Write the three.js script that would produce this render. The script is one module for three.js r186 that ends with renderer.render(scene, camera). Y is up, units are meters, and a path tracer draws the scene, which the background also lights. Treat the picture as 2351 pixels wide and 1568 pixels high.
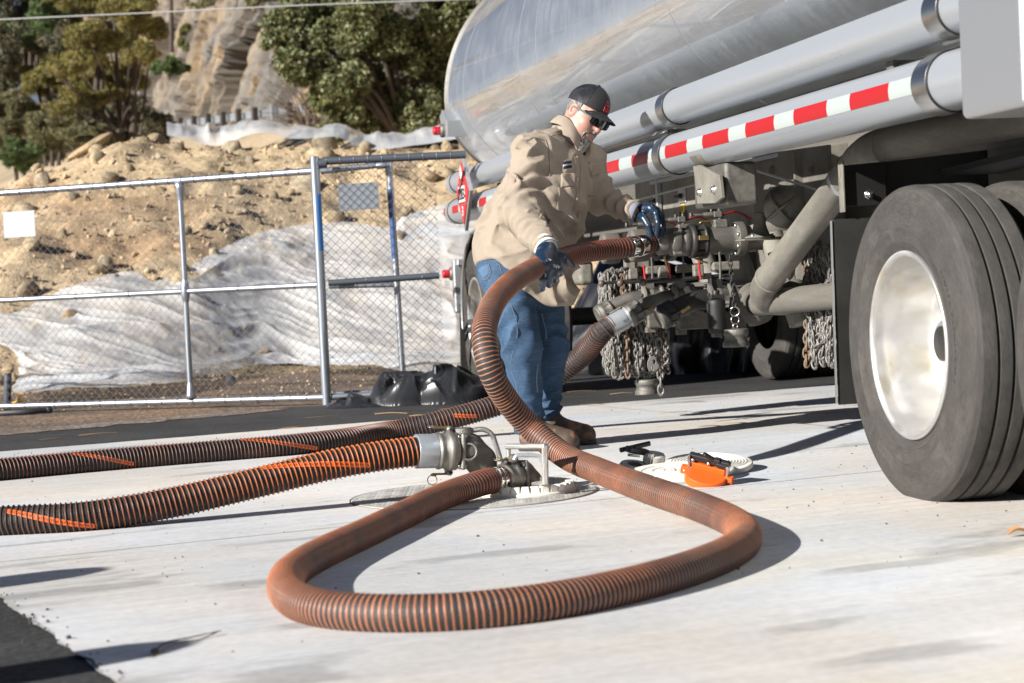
import * as THREE from 'three';
import { mergeGeometries, mergeVertices, toCreasedNormals } from 'three/addons/utils/BufferGeometryUtils.js';
import { RoundedBoxGeometry } from 'three/addons/geometries/RoundedBoxGeometry.js';
import { TextGeometry } from 'three/addons/geometries/TextGeometry.js';
import { FontLoader } from 'three/addons/loaders/FontLoader.js';

// ------------------------------------------------------------ camera, sky, sun, exposure
const scene = new THREE.Scene();
const camera = new THREE.PerspectiveCamera(20.4318, 1024 / 683, 0.1, 900);
camera.position.set(0, 0.82, 0);
camera.rotation.set(-0.031874, 0, -0.048);
camera.updateMatrixWorld(true);
camera.focus = 8.3;
camera.userData.fStop = 4.2;

const SUN = new THREE.Vector3(-0.80, 0.43, 0.425).normalize();
{
  const W = 1024, H = 512, d = new Float32Array(W * H * 4);
  for (let j = 0; j < H; j++) for (let i = 0; i < W; i++) {
    const el = ((j + 0.5) / H - 0.5) * Math.PI, az = ((i + 0.5) / W - 0.5) * 2 * Math.PI;
    const x = Math.cos(el) * Math.cos(az), y = Math.sin(el), z = Math.cos(el) * Math.sin(az);
    const t = 1 - Math.exp(-Math.max(y, 0) / 0.11), g = Math.max(0, x * SUN.x + y * SUN.y + z * SUN.z);
    const glow = 0.05 * Math.pow(g, 8) + 0.2 * Math.pow(g, 60);
    const k = (j * W + i) * 4, hz = [0.245, 0.29, 0.345], ze = [0.012, 0.027, 0.068];
    for (let c = 0; c < 3; c++) d[k + c] = (y < 0 ? 0.18 : hz[c] + (ze[c] - hz[c]) * t) + glow * [1, 0.95, 0.85][c];
    d[k + 3] = 1;
  }
  const sky = new THREE.DataTexture(d, W, H, THREE.RGBAFormat, THREE.FloatType);
  sky.mapping = THREE.EquirectangularReflectionMapping; sky.magFilter = THREE.LinearFilter; sky.needsUpdate = true;
  scene.background = sky; scene.environment = sky;
}
const sun = new THREE.DirectionalLight(new THREE.Color(1.0, 0.965, 0.915), 5.0);
sun.position.copy(SUN).multiplyScalar(60); sun.target.position.set(0, 0, -8);
sun.castShadow = true; sun.shadow.radius = 1; sun.shadow.mapSize.set(4096, 4096);
Object.assign(sun.shadow.camera, { left: -40, right: 40, top: 40, bottom: -40, near: 1, far: 160 });
scene.add(sun, sun.target);
const renderer = new THREE.WebGLRenderer();
renderer.toneMapping = THREE.LinearToneMapping;
renderer.toneMappingExposure = 1.9;
renderer.shadowMap.enabled = true;

// ------------------------------------------------------------ helpers
const V3 = (x, y, z) => new THREE.Vector3(x, y, z);
function rng(a) { return () => { a |= 0; a = a + 0x6D2B79F5 | 0; let t = Math.imul(a ^ a >>> 15, 1 | a); t = t + Math.imul(t ^ t >>> 7, 61 | t) ^ t; return ((t ^ t >>> 14) >>> 0) / 4294967296; }; }
const hash = (i, j, k) => { let h = Math.imul(i, 374761393) ^ Math.imul(j, 668265263) ^ Math.imul(k, 1274126177); h = Math.imul(h ^ h >>> 13, 1274126177); return ((h ^ h >>> 16) >>> 0) / 4294967295; };
const sm = t => t * t * (3 - 2 * t), mix = (a, b, t) => a + (b - a) * t, clamp = (x, a = 0, b = 1) => Math.min(b, Math.max(a, x));
const sstep = (a, b, x) => sm(clamp((x - a) / (b - a)));
function n3(x, y, z, P = 0) {                        // value noise 0..1; P makes x and y repeat
  const xi = Math.floor(x), yi = Math.floor(y), zi = Math.floor(z), u = sm(x - xi), v = sm(y - yi), w = sm(z - zi);
  const m = P ? (a => ((a % P) + P) % P) : (a => a), x0 = m(xi), x1 = m(xi + 1), y0 = m(yi), y1 = m(yi + 1);
  return mix(mix(mix(hash(x0, y0, zi), hash(x1, y0, zi), u), mix(hash(x0, y1, zi), hash(x1, y1, zi), u), v),
    mix(mix(hash(x0, y0, zi + 1), hash(x1, y0, zi + 1), u), mix(hash(x0, y1, zi + 1), hash(x1, y1, zi + 1), u), v), w);
}
const fbm = (x, y, z, o = 4) => { let s = 0, a = 0.5, t = 0; for (let i = 0; i < o; i++) { s += a * n3(x, y, z); t += a; a *= 0.5; x *= 2.03; y *= 2.03; z *= 2.03; } return s / t; };
const fbmP = (u, v, P, o, z = 0, ax = 1, ay = 1) => { let s = 0, a = 0.5, t = 0; for (let i = 0; i < o; i++) { s += a * nP(u * P * ax, v * P * ay, z + i * 7.3, P * ax, P * ay); t += a; a *= 0.55; P *= 2; } return s / t; };
function nP(x, y, z, PX, PY) {
  const xi = Math.floor(x), yi = Math.floor(y), zi = Math.floor(z), u = sm(x - xi), v = sm(y - yi);
  const x0 = xi % PX, x1 = (xi + 1) % PX, y0 = yi % PY, y1 = (yi + 1) % PY;
  return mix(mix(hash(x0, y0, zi), hash(x1, y0, zi), u), mix(hash(x0, y1, zi), hash(x1, y1, zi), u), v);
}
function tex(n, fn, srgb, rx = 1, ry = 1, h = n) {   // fn(u, v) -> number or [r, g, b], linear 0..1 values for data, display values when srgb
  const d = new Uint8Array(n * h * 4);
  for (let j = 0; j < h; j++) for (let i = 0; i < n; i++) {
    let c = fn((i + 0.5) / n, (j + 0.5) / h); if (typeof c === 'number') c = [c, c, c];
    const k = (j * n + i) * 4; for (let q = 0; q < 3; q++) d[k + q] = clamp(c[q]) * 255; d[k + 3] = 255;
  }
  const t = new THREE.DataTexture(d, n, h, THREE.RGBAFormat); t.wrapS = t.wrapT = THREE.RepeatWrapping; t.magFilter = THREE.LinearFilter; t.minFilter = THREE.LinearMipmapLinearFilter;
  if (srgb) t.colorSpace = THREE.SRGBColorSpace; t.repeat.set(rx, ry); t.needsUpdate = true; return t;
}
const rep = (t, rx, ry = rx) => { const c = t.clone(); c.repeat.set(rx, ry); c.needsUpdate = true; return c; };
const toS = v => v <= 0.0031308 ? 12.92 * v : 1.055 * Math.pow(v, 1 / 2.4) - 0.055;
const lin = (r, g, b) => new THREE.Color().setRGB(r, g, b);
function mat(r, g, b, rough = 0.8, metal = 0, more = {}) {
  const phys = ['clearcoat', 'transmission', 'sheen', 'anisotropy'].some(k => k in more);
  return new (phys ? THREE.MeshPhysicalMaterial : THREE.MeshStandardMaterial)({ color: lin(r, g, b), roughness: rough, metalness: metal, ...more });
}
const names = {};
const numbered = n => { const k = names[n] = (names[n] ?? -1) + 1; return k ? `${n}_${String(k).padStart(3, '0')}` : n; };
function tag(o, label, category, group) { o.userData.label = label; o.userData.category = category; if (group) o.userData.group = group; return o; }
function shade(o) { o.castShadow = o.receiveShadow = true; return o; }
function thing(name, label, category, pos = [0, 0, 0], rotY = 0, group) {
  const g = new THREE.Group(); g.name = numbered(name); g.position.set(...pos); g.rotation.y = rotY; scene.add(g);
  return tag(g, label, category, group);
}
function single(name, geo, m, label, category, group, pos) {   // a thing that is one mesh
  const o = shade(new THREE.Mesh(geo, m)); o.name = numbered(name); scene.add(o); if (pos) o.position.set(...pos);
  return tag(o, label, category, group);
}
function struct(name, geo, m, parent) { const o = shade(new THREE.Mesh(geo, m)); o.name = parent ? name : numbered(name); if (!parent) o.userData.kind = 'structure'; (parent || scene).add(o); return o; }
// a part whose geometry is given in world axes: it is moved back by the base of its thing
function part(name, geo, m, parent, label) {
  const o = shade(new THREE.Mesh(geo, m)); o.name = name; parent.add(o);
  if (parent.isGroup && parent.parent === scene && !localThings.has(parent)) o.position.copy(parent.position).negate();
  if (label) o.userData.label = label; return o;
}
function cells(x, y, z) {                              // nearest random cell: [its hash, distance to the border, offset from its centre]
  const xi = Math.floor(x), yi = Math.floor(y), zi = Math.floor(z); let b = 9, b2 = 9, bi = 0, ox = 0, oy = 0, oz = 0;
  for (let k = -1; k < 2; k++) for (let j = -1; j < 2; j++) for (let i = -1; i < 2; i++) { const a = xi + i, c = yi + j, e = zi + k, dx = a + hash(a, c, e) - x, dy = c + hash(a + 71, c, e) - y, dz = e + hash(a, c + 37, e) - z, d = dx * dx + dy * dy + dz * dz; if (d < b) { b2 = b; b = d; bi = hash(a, c, e + 13); ox = dx; oy = dy; oz = dz; } else if (d < b2) b2 = d; }
  return [bi, Math.sqrt(b2) - Math.sqrt(b), ox, oy, oz];
}
const localThings = new Set();
const stuff = o => { o.userData.kind = 'stuff'; return o; };
const M4 = () => new THREE.Matrix4();
function merge(list) {
  const nonIdx = list.some(g => !g.index), keep = ['position', 'normal', 'uv'];
  const hasCol = list.every(g => g.attributes.color), hasUv = list.every(g => g.attributes.uv);
  return mergeGeometries(list.map(g => { let q = nonIdx && g.index ? g.toNonIndexed() : g; for (const k of Object.keys(q.attributes)) if (!(keep.includes(k) || (k === 'color' && hasCol)) || (k === 'uv' && !hasUv)) { if (q === g) q = g.clone(); q.deleteAttribute(k); } return q; }), false);
}
function basis(dir) { const d = dir.clone().normalize(), a = Math.abs(d.y) < 0.9 ? V3(0, 1, 0) : V3(1, 0, 0), x = a.clone().cross(d).normalize(); return [x, d.clone().cross(x).normalize(), d]; }
const put = (geo, x, y, z, rx = 0, ry = 0, rz = 0) => geo.applyMatrix4(M4().makeRotationFromEuler(new THREE.Euler(rx, ry, rz)).setPosition(x, y, z));
const box = (w, h, d, x = 0, y = 0, z = 0, bevel = 0.004, rx = 0, ry = 0, rz = 0) => put(bevel ? new RoundedBoxGeometry(w, h, d, 2, Math.min(bevel, w / 2.1, h / 2.1, d / 2.1)) : new THREE.BoxGeometry(w, h, d), x, y, z, rx, ry, rz);
function lathe(p, dir, prof, seg = 32) {              // prof: [radius, distance along dir]
  const g = new THREE.LatheGeometry(prof.map(q => new THREE.Vector2(Math.max(q[0], 1e-4), q[1])), seg);
  const [x, y, d] = basis(dir); const m = M4().makeBasis(x, d, y.clone().negate()); m.setPosition(p); // lathe axis is y
  if (m.determinant() < 0) m.makeBasis(x, d, y).setPosition(p);
  return g.applyMatrix4(m);
}
function rod(a, b, r, seg = 10, r2 = r) { const d = b.clone().sub(a), L = d.length(); return lathe(a, d, [[0, 0], [r, 0], [r2, L], [0, L]].map((q, i) => q), seg); }
function ring(p, dir, R, r, seg = 32, seg2 = 8) { const g = new THREE.TorusGeometry(R, r, seg2, seg), [x, y, d] = basis(dir); return g.applyMatrix4(M4().makeBasis(x, y, d).setPosition(p)); }
function tube(pts, r, n = 40, seg = 8, closed = false) { return new THREE.TubeGeometry(new THREE.CatmullRomCurve3(pts, closed, 'centripetal'), n, r, seg, closed); }
function sheetGeo(nu, nv, fn, uvs) {                   // grid surface fn(u, v) -> Vector3
  const g = new THREE.BufferGeometry(), p = new Float32Array((nu + 1) * (nv + 1) * 3), t = new Float32Array((nu + 1) * (nv + 1) * 2), ix = [];
  for (let j = 0; j <= nv; j++) for (let i = 0; i <= nu; i++) { const k = j * (nu + 1) + i, q = fn(i / nu, j / nv); p.set([q.x, q.y, q.z], k * 3); const w = uvs ? uvs(i / nu, j / nv, q) : [i / nu, j / nv]; t.set(w, k * 2); }
  for (let j = 0; j < nv; j++) for (let i = 0; i < nu; i++) { const a = j * (nu + 1) + i, b = a + 1, c = a + nu + 1, d = c + 1; ix.push(a, b, d, a, d, c); }
  g.setAttribute('position', new THREE.BufferAttribute(p, 3)); g.setAttribute('uv', new THREE.BufferAttribute(t, 2)); g.setIndex(ix); g.computeVertexNormals(); return g;
}
function colour(geo, fn) { const p = geo.attributes.position, c = new Float32Array(p.count * 3), nn = geo.attributes.normal; for (let i = 0; i < p.count; i++) c.set(fn(p.getX(i), p.getY(i), p.getZ(i), nn && nn.getY(i), i), i * 3); geo.setAttribute('color', new THREE.BufferAttribute(c, 3)); return geo; }
function piece(xs, ys) { return x => { if (x <= xs[0]) return ys[0]; for (let i = 1; i < xs.length; i++) if (x <= xs[i]) return mix(ys[i - 1], ys[i], sm((x - xs[i - 1]) / (xs[i] - xs[i - 1]))); return ys[ys.length - 1]; }; }
// the ray through a point of a 2351 x 1568 frame, and points on it: at a distance in front of the camera, or at a height
function rayTo(x, y) { return V3((x - 1175.5) / 4350, -(y - 784) / 4350, -1).applyEuler(camera.rotation); }
function at(x, y, depth) { const d = rayTo(x, y); return d.multiplyScalar(depth / -d.z).add(camera.position); }
function onGround(x, y, h = 0) { const d = rayTo(x, y); return d.multiplyScalar((h - 0.82) / d.y).add(camera.position); }
// a mesh round the zero level of a signed distance function
function surface(sdf, lo, hi, c) {
  const nx = Math.ceil((hi[0] - lo[0]) / c) + 1, ny = Math.ceil((hi[1] - lo[1]) / c) + 1, nz = Math.ceil((hi[2] - lo[2]) / c) + 1;
  const f = new Float32Array(nx * ny * nz), id = (i, j, k) => (k * ny + j) * nx + i;
  // coarse pass: skip blocks far from the surface
  const B = 4; for (let k = 0; k < nz; k += B) for (let j = 0; j < ny; j += B) for (let i = 0; i < nx; i += B) {
    const d = sdf(lo[0] + (i + B / 2) * c, lo[1] + (j + B / 2) * c, lo[2] + (k + B / 2) * c), far = Math.abs(d) > c * B * 2.2 + 0.02;
    for (let kk = k; kk < Math.min(k + B, nz); kk++) for (let jj = j; jj < Math.min(j + B, ny); jj++) for (let ii = i; ii < Math.min(i + B, nx); ii++)
      f[id(ii, jj, kk)] = far ? d : sdf(lo[0] + ii * c, lo[1] + jj * c, lo[2] + kk * c);
  }
  const vi = new Int32Array(nx * ny * nz).fill(-1), pos = [], idx = [];
  for (let k = 0; k < nz - 1; k++) for (let j = 0; j < ny - 1; j++) for (let i = 0; i < nx - 1; i++) {
    let n = 0, sx = 0, sy = 0, sz = 0, neg = 0; const v = [];
    for (let q = 0; q < 8; q++) { const t = f[id(i + (q & 1), j + (q >> 1 & 1), k + (q >> 2))]; v.push(t); if (t < 0) neg++; }
    if (!neg || neg === 8) continue;
    for (let a = 0; a < 8; a++) for (let bit = 1; bit < 8; bit <<= 1) { const b = a | bit; if (b === a) continue; if ((v[a] < 0) !== (v[b] < 0)) { const t = v[a] / (v[a] - v[b]); n++; sx += (a & 1) + (bit === 1 ? t : 0); sy += (a >> 1 & 1) + (bit === 2 ? t : 0); sz += (a >> 2) + (bit === 4 ? t : 0); } }
    vi[id(i, j, k)] = pos.length / 3; pos.push(lo[0] + (i + sx / n) * c, lo[1] + (j + sy / n) * c, lo[2] + (k + sz / n) * c);
  }
  const quad = (a, b, cc, d, flip) => { if (a < 0 || b < 0 || cc < 0 || d < 0) return; flip ? idx.push(a, cc, b, a, d, cc) : idx.push(a, b, cc, a, cc, d); };
  for (let k = 1; k < nz - 1; k++) for (let j = 1; j < ny - 1; j++) for (let i = 1; i < nx - 1; i++) {
    const s = f[id(i, j, k)] < 0;
    if (s !== f[id(i + 1, j, k)] < 0) quad(vi[id(i, j - 1, k - 1)], vi[id(i, j, k - 1)], vi[id(i, j, k)], vi[id(i, j - 1, k)], !s);
    if (s !== f[id(i, j + 1, k)] < 0) quad(vi[id(i - 1, j, k - 1)], vi[id(i - 1, j, k)], vi[id(i, j, k)], vi[id(i, j, k - 1)], !s);
    if (s !== f[id(i, j, k + 1)] < 0) quad(vi[id(i - 1, j - 1, k)], vi[id(i, j - 1, k)], vi[id(i, j, k)], vi[id(i - 1, j, k)], !s);
  }
  const g = new THREE.BufferGeometry(); g.setAttribute('position', new THREE.Float32BufferAttribute(pos, 3)); g.setIndex(idx); g.computeVertexNormals();
  const uv = new Float32Array(pos.length / 3 * 2); for (let i = 0; i < uv.length / 2; i++) { uv[i * 2] = pos[i * 3] + pos[i * 3 + 2] * 0.8; uv[i * 2 + 1] = pos[i * 3 + 1]; }
  g.setAttribute('uv', new THREE.BufferAttribute(uv, 2)); return g;
}
const smin = (a, b, k) => { const h = Math.max(k - Math.abs(a - b), 0) / k; return Math.min(a, b) - h * h * k * 0.25; };
const smax = (a, b, k) => -smin(-a, -b, k);
function cap(a, b, ra, rb) {                            // tapered capsule between two joints
  const bx = b.x - a.x, by = b.y - a.y, bz = b.z - a.z, L = bx * bx + by * by + bz * bz || 1e-9;
  return (x, y, z) => { const px = x - a.x, py = y - a.y, pz = z - a.z, t = clamp((px * bx + py * by + pz * bz) / L), dx = px - bx * t, dy = py - by * t, dz = pz - bz * t; return Math.sqrt(dx * dx + dy * dy + dz * dz) - mix(ra, rb, t); };
}
function ell(c, ax, r) {                                // ellipsoid: centre, three axes, three radii
  return (x, y, z) => { const px = x - c.x, py = y - c.y, pz = z - c.z; let k0 = 0, k1 = 0; for (let i = 0; i < 3; i++) { const q = (px * ax[i].x + py * ax[i].y + pz * ax[i].z) / r[i]; k0 += q * q; k1 += (q / r[i]) ** 2; } k0 = Math.sqrt(k0); return k0 < 1e-6 ? -Math.min(...r) : k0 * (k0 - 1) / Math.sqrt(k1); };
}
const join = (list, k) => (x, y, z) => { let d = list[0](x, y, z); for (let i = 1; i < list.length; i++) d = smin(d, list[i](x, y, z), k); return d; };
// ------------------------------------------------------------ ground
const E = V3(0.9086, 0, -0.4176), F = V3(0.4176, 0, 0.9086), A0 = V3(-2.863, 0, -10.476);   // axes of the concrete apron
const AB = (a, b, h = 0) => A0.clone().addScaledVector(E, a).addScaledVector(F, b).setY(h);
function flat(outline, h, uvs = 1) {                    // a sheet from an outline of [a, b] in apron axes
  const s = new THREE.Shape(outline.map(p => new THREE.Vector2(p[0], p[1]))), g = new THREE.ShapeGeometry(s), p = g.attributes.position, n = g.attributes.normal;
  const uv = g.attributes.uv;
  for (let i = 0; i < p.count; i++) { const a = p.getX(i), b = p.getY(i), q = AB(a, b, h); uv.setXY(i, a * uvs, b * uvs); p.setXYZ(i, q.x, q.y, q.z); n.setXYZ(i, 0, 1, 0); }
  const ix = g.index.array; for (let i = 0; i < ix.length; i += 3) { const t = ix[i + 1]; ix[i + 1] = ix[i + 2]; ix[i + 2] = t; }   // face up
  return g;
}
function ragged(a0, b0, a1, b1, amp, seed, step = 0.04) { const L = Math.hypot(a1 - a0, b1 - b0), n = Math.max(2, Math.round(L / step)), o = []; const nx = -(b1 - b0) / L, ny = (a1 - a0) / L; for (let i = 0; i < n; i++) { const t = i / n, e = Math.min(t, 1 - t) * 10, w = amp * Math.min(1, e) * (fbm(t * L * 6, seed, 0.5, 4) - 0.5) * 2; o.push([mix(a0, a1, t) + nx * w, mix(b0, b1, t) + ny * w]); } return o; }
const dirtTex = tex(1024, (u, v) => { const a = fbmP(u, v, 6, 6, 1), b = fbmP(u, v, 60, 3, 9), c = b > 0.66 ? 0.2 : 0, k = 0.90 + 0.22 * (a - 0.5) + 0.22 * (b - 0.5) + c * 0.4; return [0.86 * k, 0.78 * k, 0.66 * k]; }, true);
const gravelTex = tex(1024, (u, v) => { const a = fbmP(u, v, 5, 4, 3), b = nP(u * 120, v * 120, 5, 120, 120), b2 = nP(u * 240, v * 240, 8, 240, 240), k = 0.62 + 0.35 * (a - 0.5) + 0.5 * (b - 0.5) + 0.4 * (b2 - 0.5), t = fbmP(u, v, 4, 3, 31); return [k * (0.80 + 0.12 * t), k * 0.76, k * (0.72 - 0.10 * t)]; }, true);
const roughBump = tex(512, (u, v) => 0.5 * fbmP(u, v, 40, 4, 2) + 0.5 * nP(u * 110, v * 110, 3, 110, 110), false);
{
  const g = new THREE.PlaneGeometry(700, 700, 1, 1).rotateX(-Math.PI / 2).translate(0, 0, -60), uv = g.attributes.uv;
  for (let i = 0; i < uv.count; i++) uv.setXY(i, uv.getX(i) * 350, uv.getY(i) * 350);
  struct('ground', g, new THREE.MeshStandardMaterial({ map: gravelTex, bumpMap: roughBump, bumpScale: 0.012, roughness: 0.95, color: lin(0.62, 0.55, 0.47) }));
}
// asphalt: new and black next to the apron, dusty towards the fence
const asphaltTex = tex(1024, (u, v) => { const b = nP(u * 300, v * 300, 5, 300, 300), c = nP(u * 150, v * 150, 2, 150, 150), a = fbmP(u, v, 4, 6, 4), d = clamp((a - 0.52) * 6); const k = 0.24 + 0.12 * (b - 0.5) + 0.08 * (c - 0.5) + (b > 0.9 ? 0.16 : 0) + 0.10 * d; return [k * 1.02, k * 1.0, k * 0.99]; }, true);
{
  const far = [[-14, -1.7], ...ragged(-1.05, -1.32, 2.1, -2.05, 0.10, 3, 0.05), ...ragged(2.1, -2.05, 4.2, -2.05, 0.15, 5, 0.06), [4.6, -2.6], [9, -9.2], [22, -9.2], [22, 14], [-14, 14]];
  struct('asphalt', flat(far, 0.004, 0.45), new THREE.MeshStandardMaterial({ map: asphaltTex, bumpMap: rep(roughBump, 1), bumpScale: 0.006, roughness: 0.9, color: lin(0.30, 0.30, 0.31) }));
  const dust = [...ragged(-1.4, -1.18, 2.0, -1.72, 0.16, 13, 0.05), [2.3, -1.9], ...ragged(2.1, -2.1, -1.4, -1.5, 0.12, 15, 0.05)];
  struct('dusty_verge', flat(dust, 0.008, 0.45), new THREE.MeshStandardMaterial({ map: gravelTex, bumpMap: rep(roughBump, 1), bumpScale: 0.004, roughness: 0.95, color: lin(0.74, 0.75, 0.76) }));
}
// the concrete apron: slabs with tooled joints between them
const concTex = tex(2048, (u, v) => {
  const P1 = fbmP(u, v, 3, 5, 11), P2 = fbmP(u, v, 5, 5, 23), br = nP(u * 10, v * 420, 7, 10, 420) + 0.6 * nP(u * 26, v * 800, 5, 26, 800), sp = nP(u * 300, v * 300, 9, 300, 300);
  const smear = fbmP(u, v, 6, 5, 41, 1, 3), tan = clamp((fbmP(u, v, 4, 4, 57, 1, 3) - 0.60) * 7), blot = clamp((fbmP(u, v, 9, 5, 67, 1, 3) - 0.63) * 9) * 0.6;
  let k = 0.80 + 0.19 * (P1 - 0.5) + 0.08 * (smear - 0.5) + 0.045 * (br - 0.8) + 0.05 * (sp - 0.5) - 0.20 * blot;
  if (sp > 0.985) k *= 0.55;
  const cool = (P2 - 0.5) * 0.24; return [k * (1.0 - cool * 0.5), k * (0.998 - 0.015 * tan), k * (0.992 + cool * 0.6 - 0.05 * tan)];
}, true);
const concBump = tex(1024, (u, v) => 0.5 * nP(u * 8, v * 210, 7, 8, 210) + 0.25 * nP(u * 20, v * 420, 3, 20, 420) + 0.35 * fbmP(u, v, 30, 4, 2), false);
{
  const m = new THREE.MeshStandardMaterial({ map: concTex, bumpMap: concBump, bumpScale: 0.0022, roughness: 0.8, color: lin(0.97, 0.97, 0.97) });
  const pad = struct('concrete_apron', flat([...ragged(14, 0, -0.9, 0, 0.012, 7, 0.06), ...ragged(-0.9, 0, -0.9, 9, 0.028, 9, 0.03), [-0.9, 9.5], [14, 9.5]], 0.008, 1 / 5.2), mat(0.40, 0.39, 0.37, 0.9));
  const cutA = [-0.9, 3.64, 14], cutB = [0, 4.62, 9.5], q = 0.004;
  for (let i = 0; i < 2; i++) for (let j = 0; j < 2; j++) {
    const a0 = cutA[i] + (i ? q : 0), a1 = cutA[i + 1] - (i ? 0 : q), b0 = cutB[j] + (j ? q : 0), b1 = cutB[j + 1] - (j ? 0 : q);
    const o = [...(j ? [[a1, b0], [a0, b0]] : ragged(a1, b0, a0, b0, 0.012, 7 + i, 0.06)), ...(i ? [[a0, b0], [a0, b1]] : ragged(a0, b0, a0, b1, 0.03, 19 + j, 0.025)), [a0, b1], [a1, b1]];
    struct('slab', flat(o, 0.013, 1 / 5.2), m, pad);
  }
  const r = rng(5), crumbs = [];                          // asphalt crumbs along the ragged edge and stray grit on the concrete
  for (let i = 0; i < 900; i++) { const edge = i < 130, a = edge ? -0.9 + (r() + r() - 1) * 0.10 : -0.7 + r() * 8, b = edge ? 4 + r() * 3.5 : 0.1 + r() * 6.6, s = (edge ? 0.002 : 0.0015) + r() * r() * r() * (edge ? 0.008 : 0.006), p = AB(a, b, 0.013 + s * 0.4); crumbs.push(put(new THREE.IcosahedronGeometry(s, 0), p.x, p.y, p.z, r() * 6, r() * 6, r() * 6)); }
  const g = merge(crumbs); stuff(struct('grit', g, mat(0.06, 0.055, 0.05, 0.95)));
}
// ------------------------------------------------------------ the dirt mound behind the fence
const crest = piece([-30, -16, -9, -6.75, -5.9, -5.3, -4.8, -3.9, -2.7, -1.6, -0.9, 3, 9, 16], [0.7, 1.0, 1.75, 2.30, 2.62, 2.84, 2.88, 2.8, 2.74, 2.68, 2.66, 2.6, 2.2, 0.6]);
const toe = piece([-30, -8, -6, -4.2, -2, 0, 4], [17, 16.4, 16.6, 17.1, 19.1, 19.5, 19.5]);
const smoothMound = (x, z) => { const t = (z - toe(x)) / (25 - toe(x)), c = crest(x); return t <= 0 ? 0 : t < 1 ? c * (t < 0.12 ? t * t / 0.24 * 1.06 : t * 1.06 - 0.0636) : Math.max(0.3, c - (z - 25) * (z - 25) * 0.05); };
const lumps = (x, z) => { const h = smoothMound(x, z); return h + clamp(h / 0.4) * ((fbm(x * 0.9, z * 0.9, 3, 3) - 0.5) * 0.40 + (fbm(x * 2.6, z * 2.6, 8, 3) - 0.5) * 0.19 + (fbm(x * 9, z * 9, 5, 3) - 0.5) * 0.085) + (h > 0 ? (fbm(x * 30, z * 30, 2, 2) - 0.5) * 0.03 : 0); };
{
  const g = sheetGeo(420, 190, (u, v) => { const x = -20 + u * 30, z = 16.2 + v * 13.5; return V3(x, lumps(x, z) - 0.02 + (v < 0.02 ? -0.05 : 0), -z); }, (u, v, q) => [q.x * 0.4, q.z * 0.45]);
  colour(g, (x, y, z) => { const a = fbm(x * 0.8, z * 0.8, 7, 4), b = fbm(x * 4, z * 4, 2, 3), w = clamp((a - 0.52) * 5), k = 0.86 + 0.5 * (b - 0.5); return [k * mix(1, 0.78, w), k * mix(1, 0.70, w), k * mix(1, 0.64, w)]; });
  struct('dirt_mound', g, new THREE.MeshStandardMaterial({ map: dirtTex, bumpMap: rep(roughBump, 2), bumpScale: 0.012, roughness: 0.97, vertexColors: true, color: lin(0.86, 0.81, 0.72) }));
}
function rockGeo(seed, flatY = 0.7, sharp = 0.5, det = 3) {
  const g = mergeVertices(new THREE.IcosahedronGeometry(1, det).deleteAttribute('normal').deleteAttribute('uv')), p = g.attributes.position, r = rng(seed), planes = [];
  for (let i = 0; i < 9; i++) { const d = V3(r() - 0.5, r() - 0.5, r() - 0.5).normalize(); planes.push([d, 0.62 + r() * 0.33]); }
  for (let i = 0; i < p.count; i++) { const q = V3().fromBufferAttribute(p, i); let k = 1; for (const [d, w] of planes) { const c = q.dot(d); if (c > w) k = Math.min(k, mix(1, w / c, sharp)); } k *= 0.93 + 0.2 * (fbm(q.x * 2 + seed, q.y * 2, q.z * 2, 4) - 0.5); q.multiplyScalar(k); p.setXYZ(i, q.x, q.y * flatY, q.z); }
  g.computeVertexNormals(); const uv = new Float32Array(p.count * 2); for (let i = 0; i < p.count; i++) { uv[i * 2] = p.getX(i) * 0.5 + p.getZ(i) * 0.3; uv[i * 2 + 1] = p.getY(i) * 0.5 + p.getZ(i) * 0.2; } g.setAttribute('uv', new THREE.BufferAttribute(uv, 2)); return g;
}
const stoneTex = tex(256, (u, v) => { const k = 0.72 + 0.5 * (fbmP(u, v, 6, 5, 71) - 0.5); return [k, k * 0.95, k * 0.86]; }, true);
const rockMat = [[0.80, 0.70, 0.55], [0.78, 0.72, 0.62], [0.56, 0.49, 0.40], [0.78, 0.64, 0.47]].map(c => new THREE.MeshStandardMaterial({ map: stoneTex, bumpMap: rep(roughBump, 0.6), bumpScale: 0.01, roughness: 0.95, color: lin(...c) }));
function hitMound(px, py, extra = 0) { const d = rayTo(px, py); d.multiplyScalar(1 / -d.z); for (let z = 15.5; z < 34; z += 0.03) { const x = d.x * z, y = 0.82 + d.y * z; if (y <= smoothMound(x, z) + extra + 0.001) return V3(x, y, -z); } return V3(d.x * 25.2, 0.82 + d.y * 25.2, -25.2); }
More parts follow.
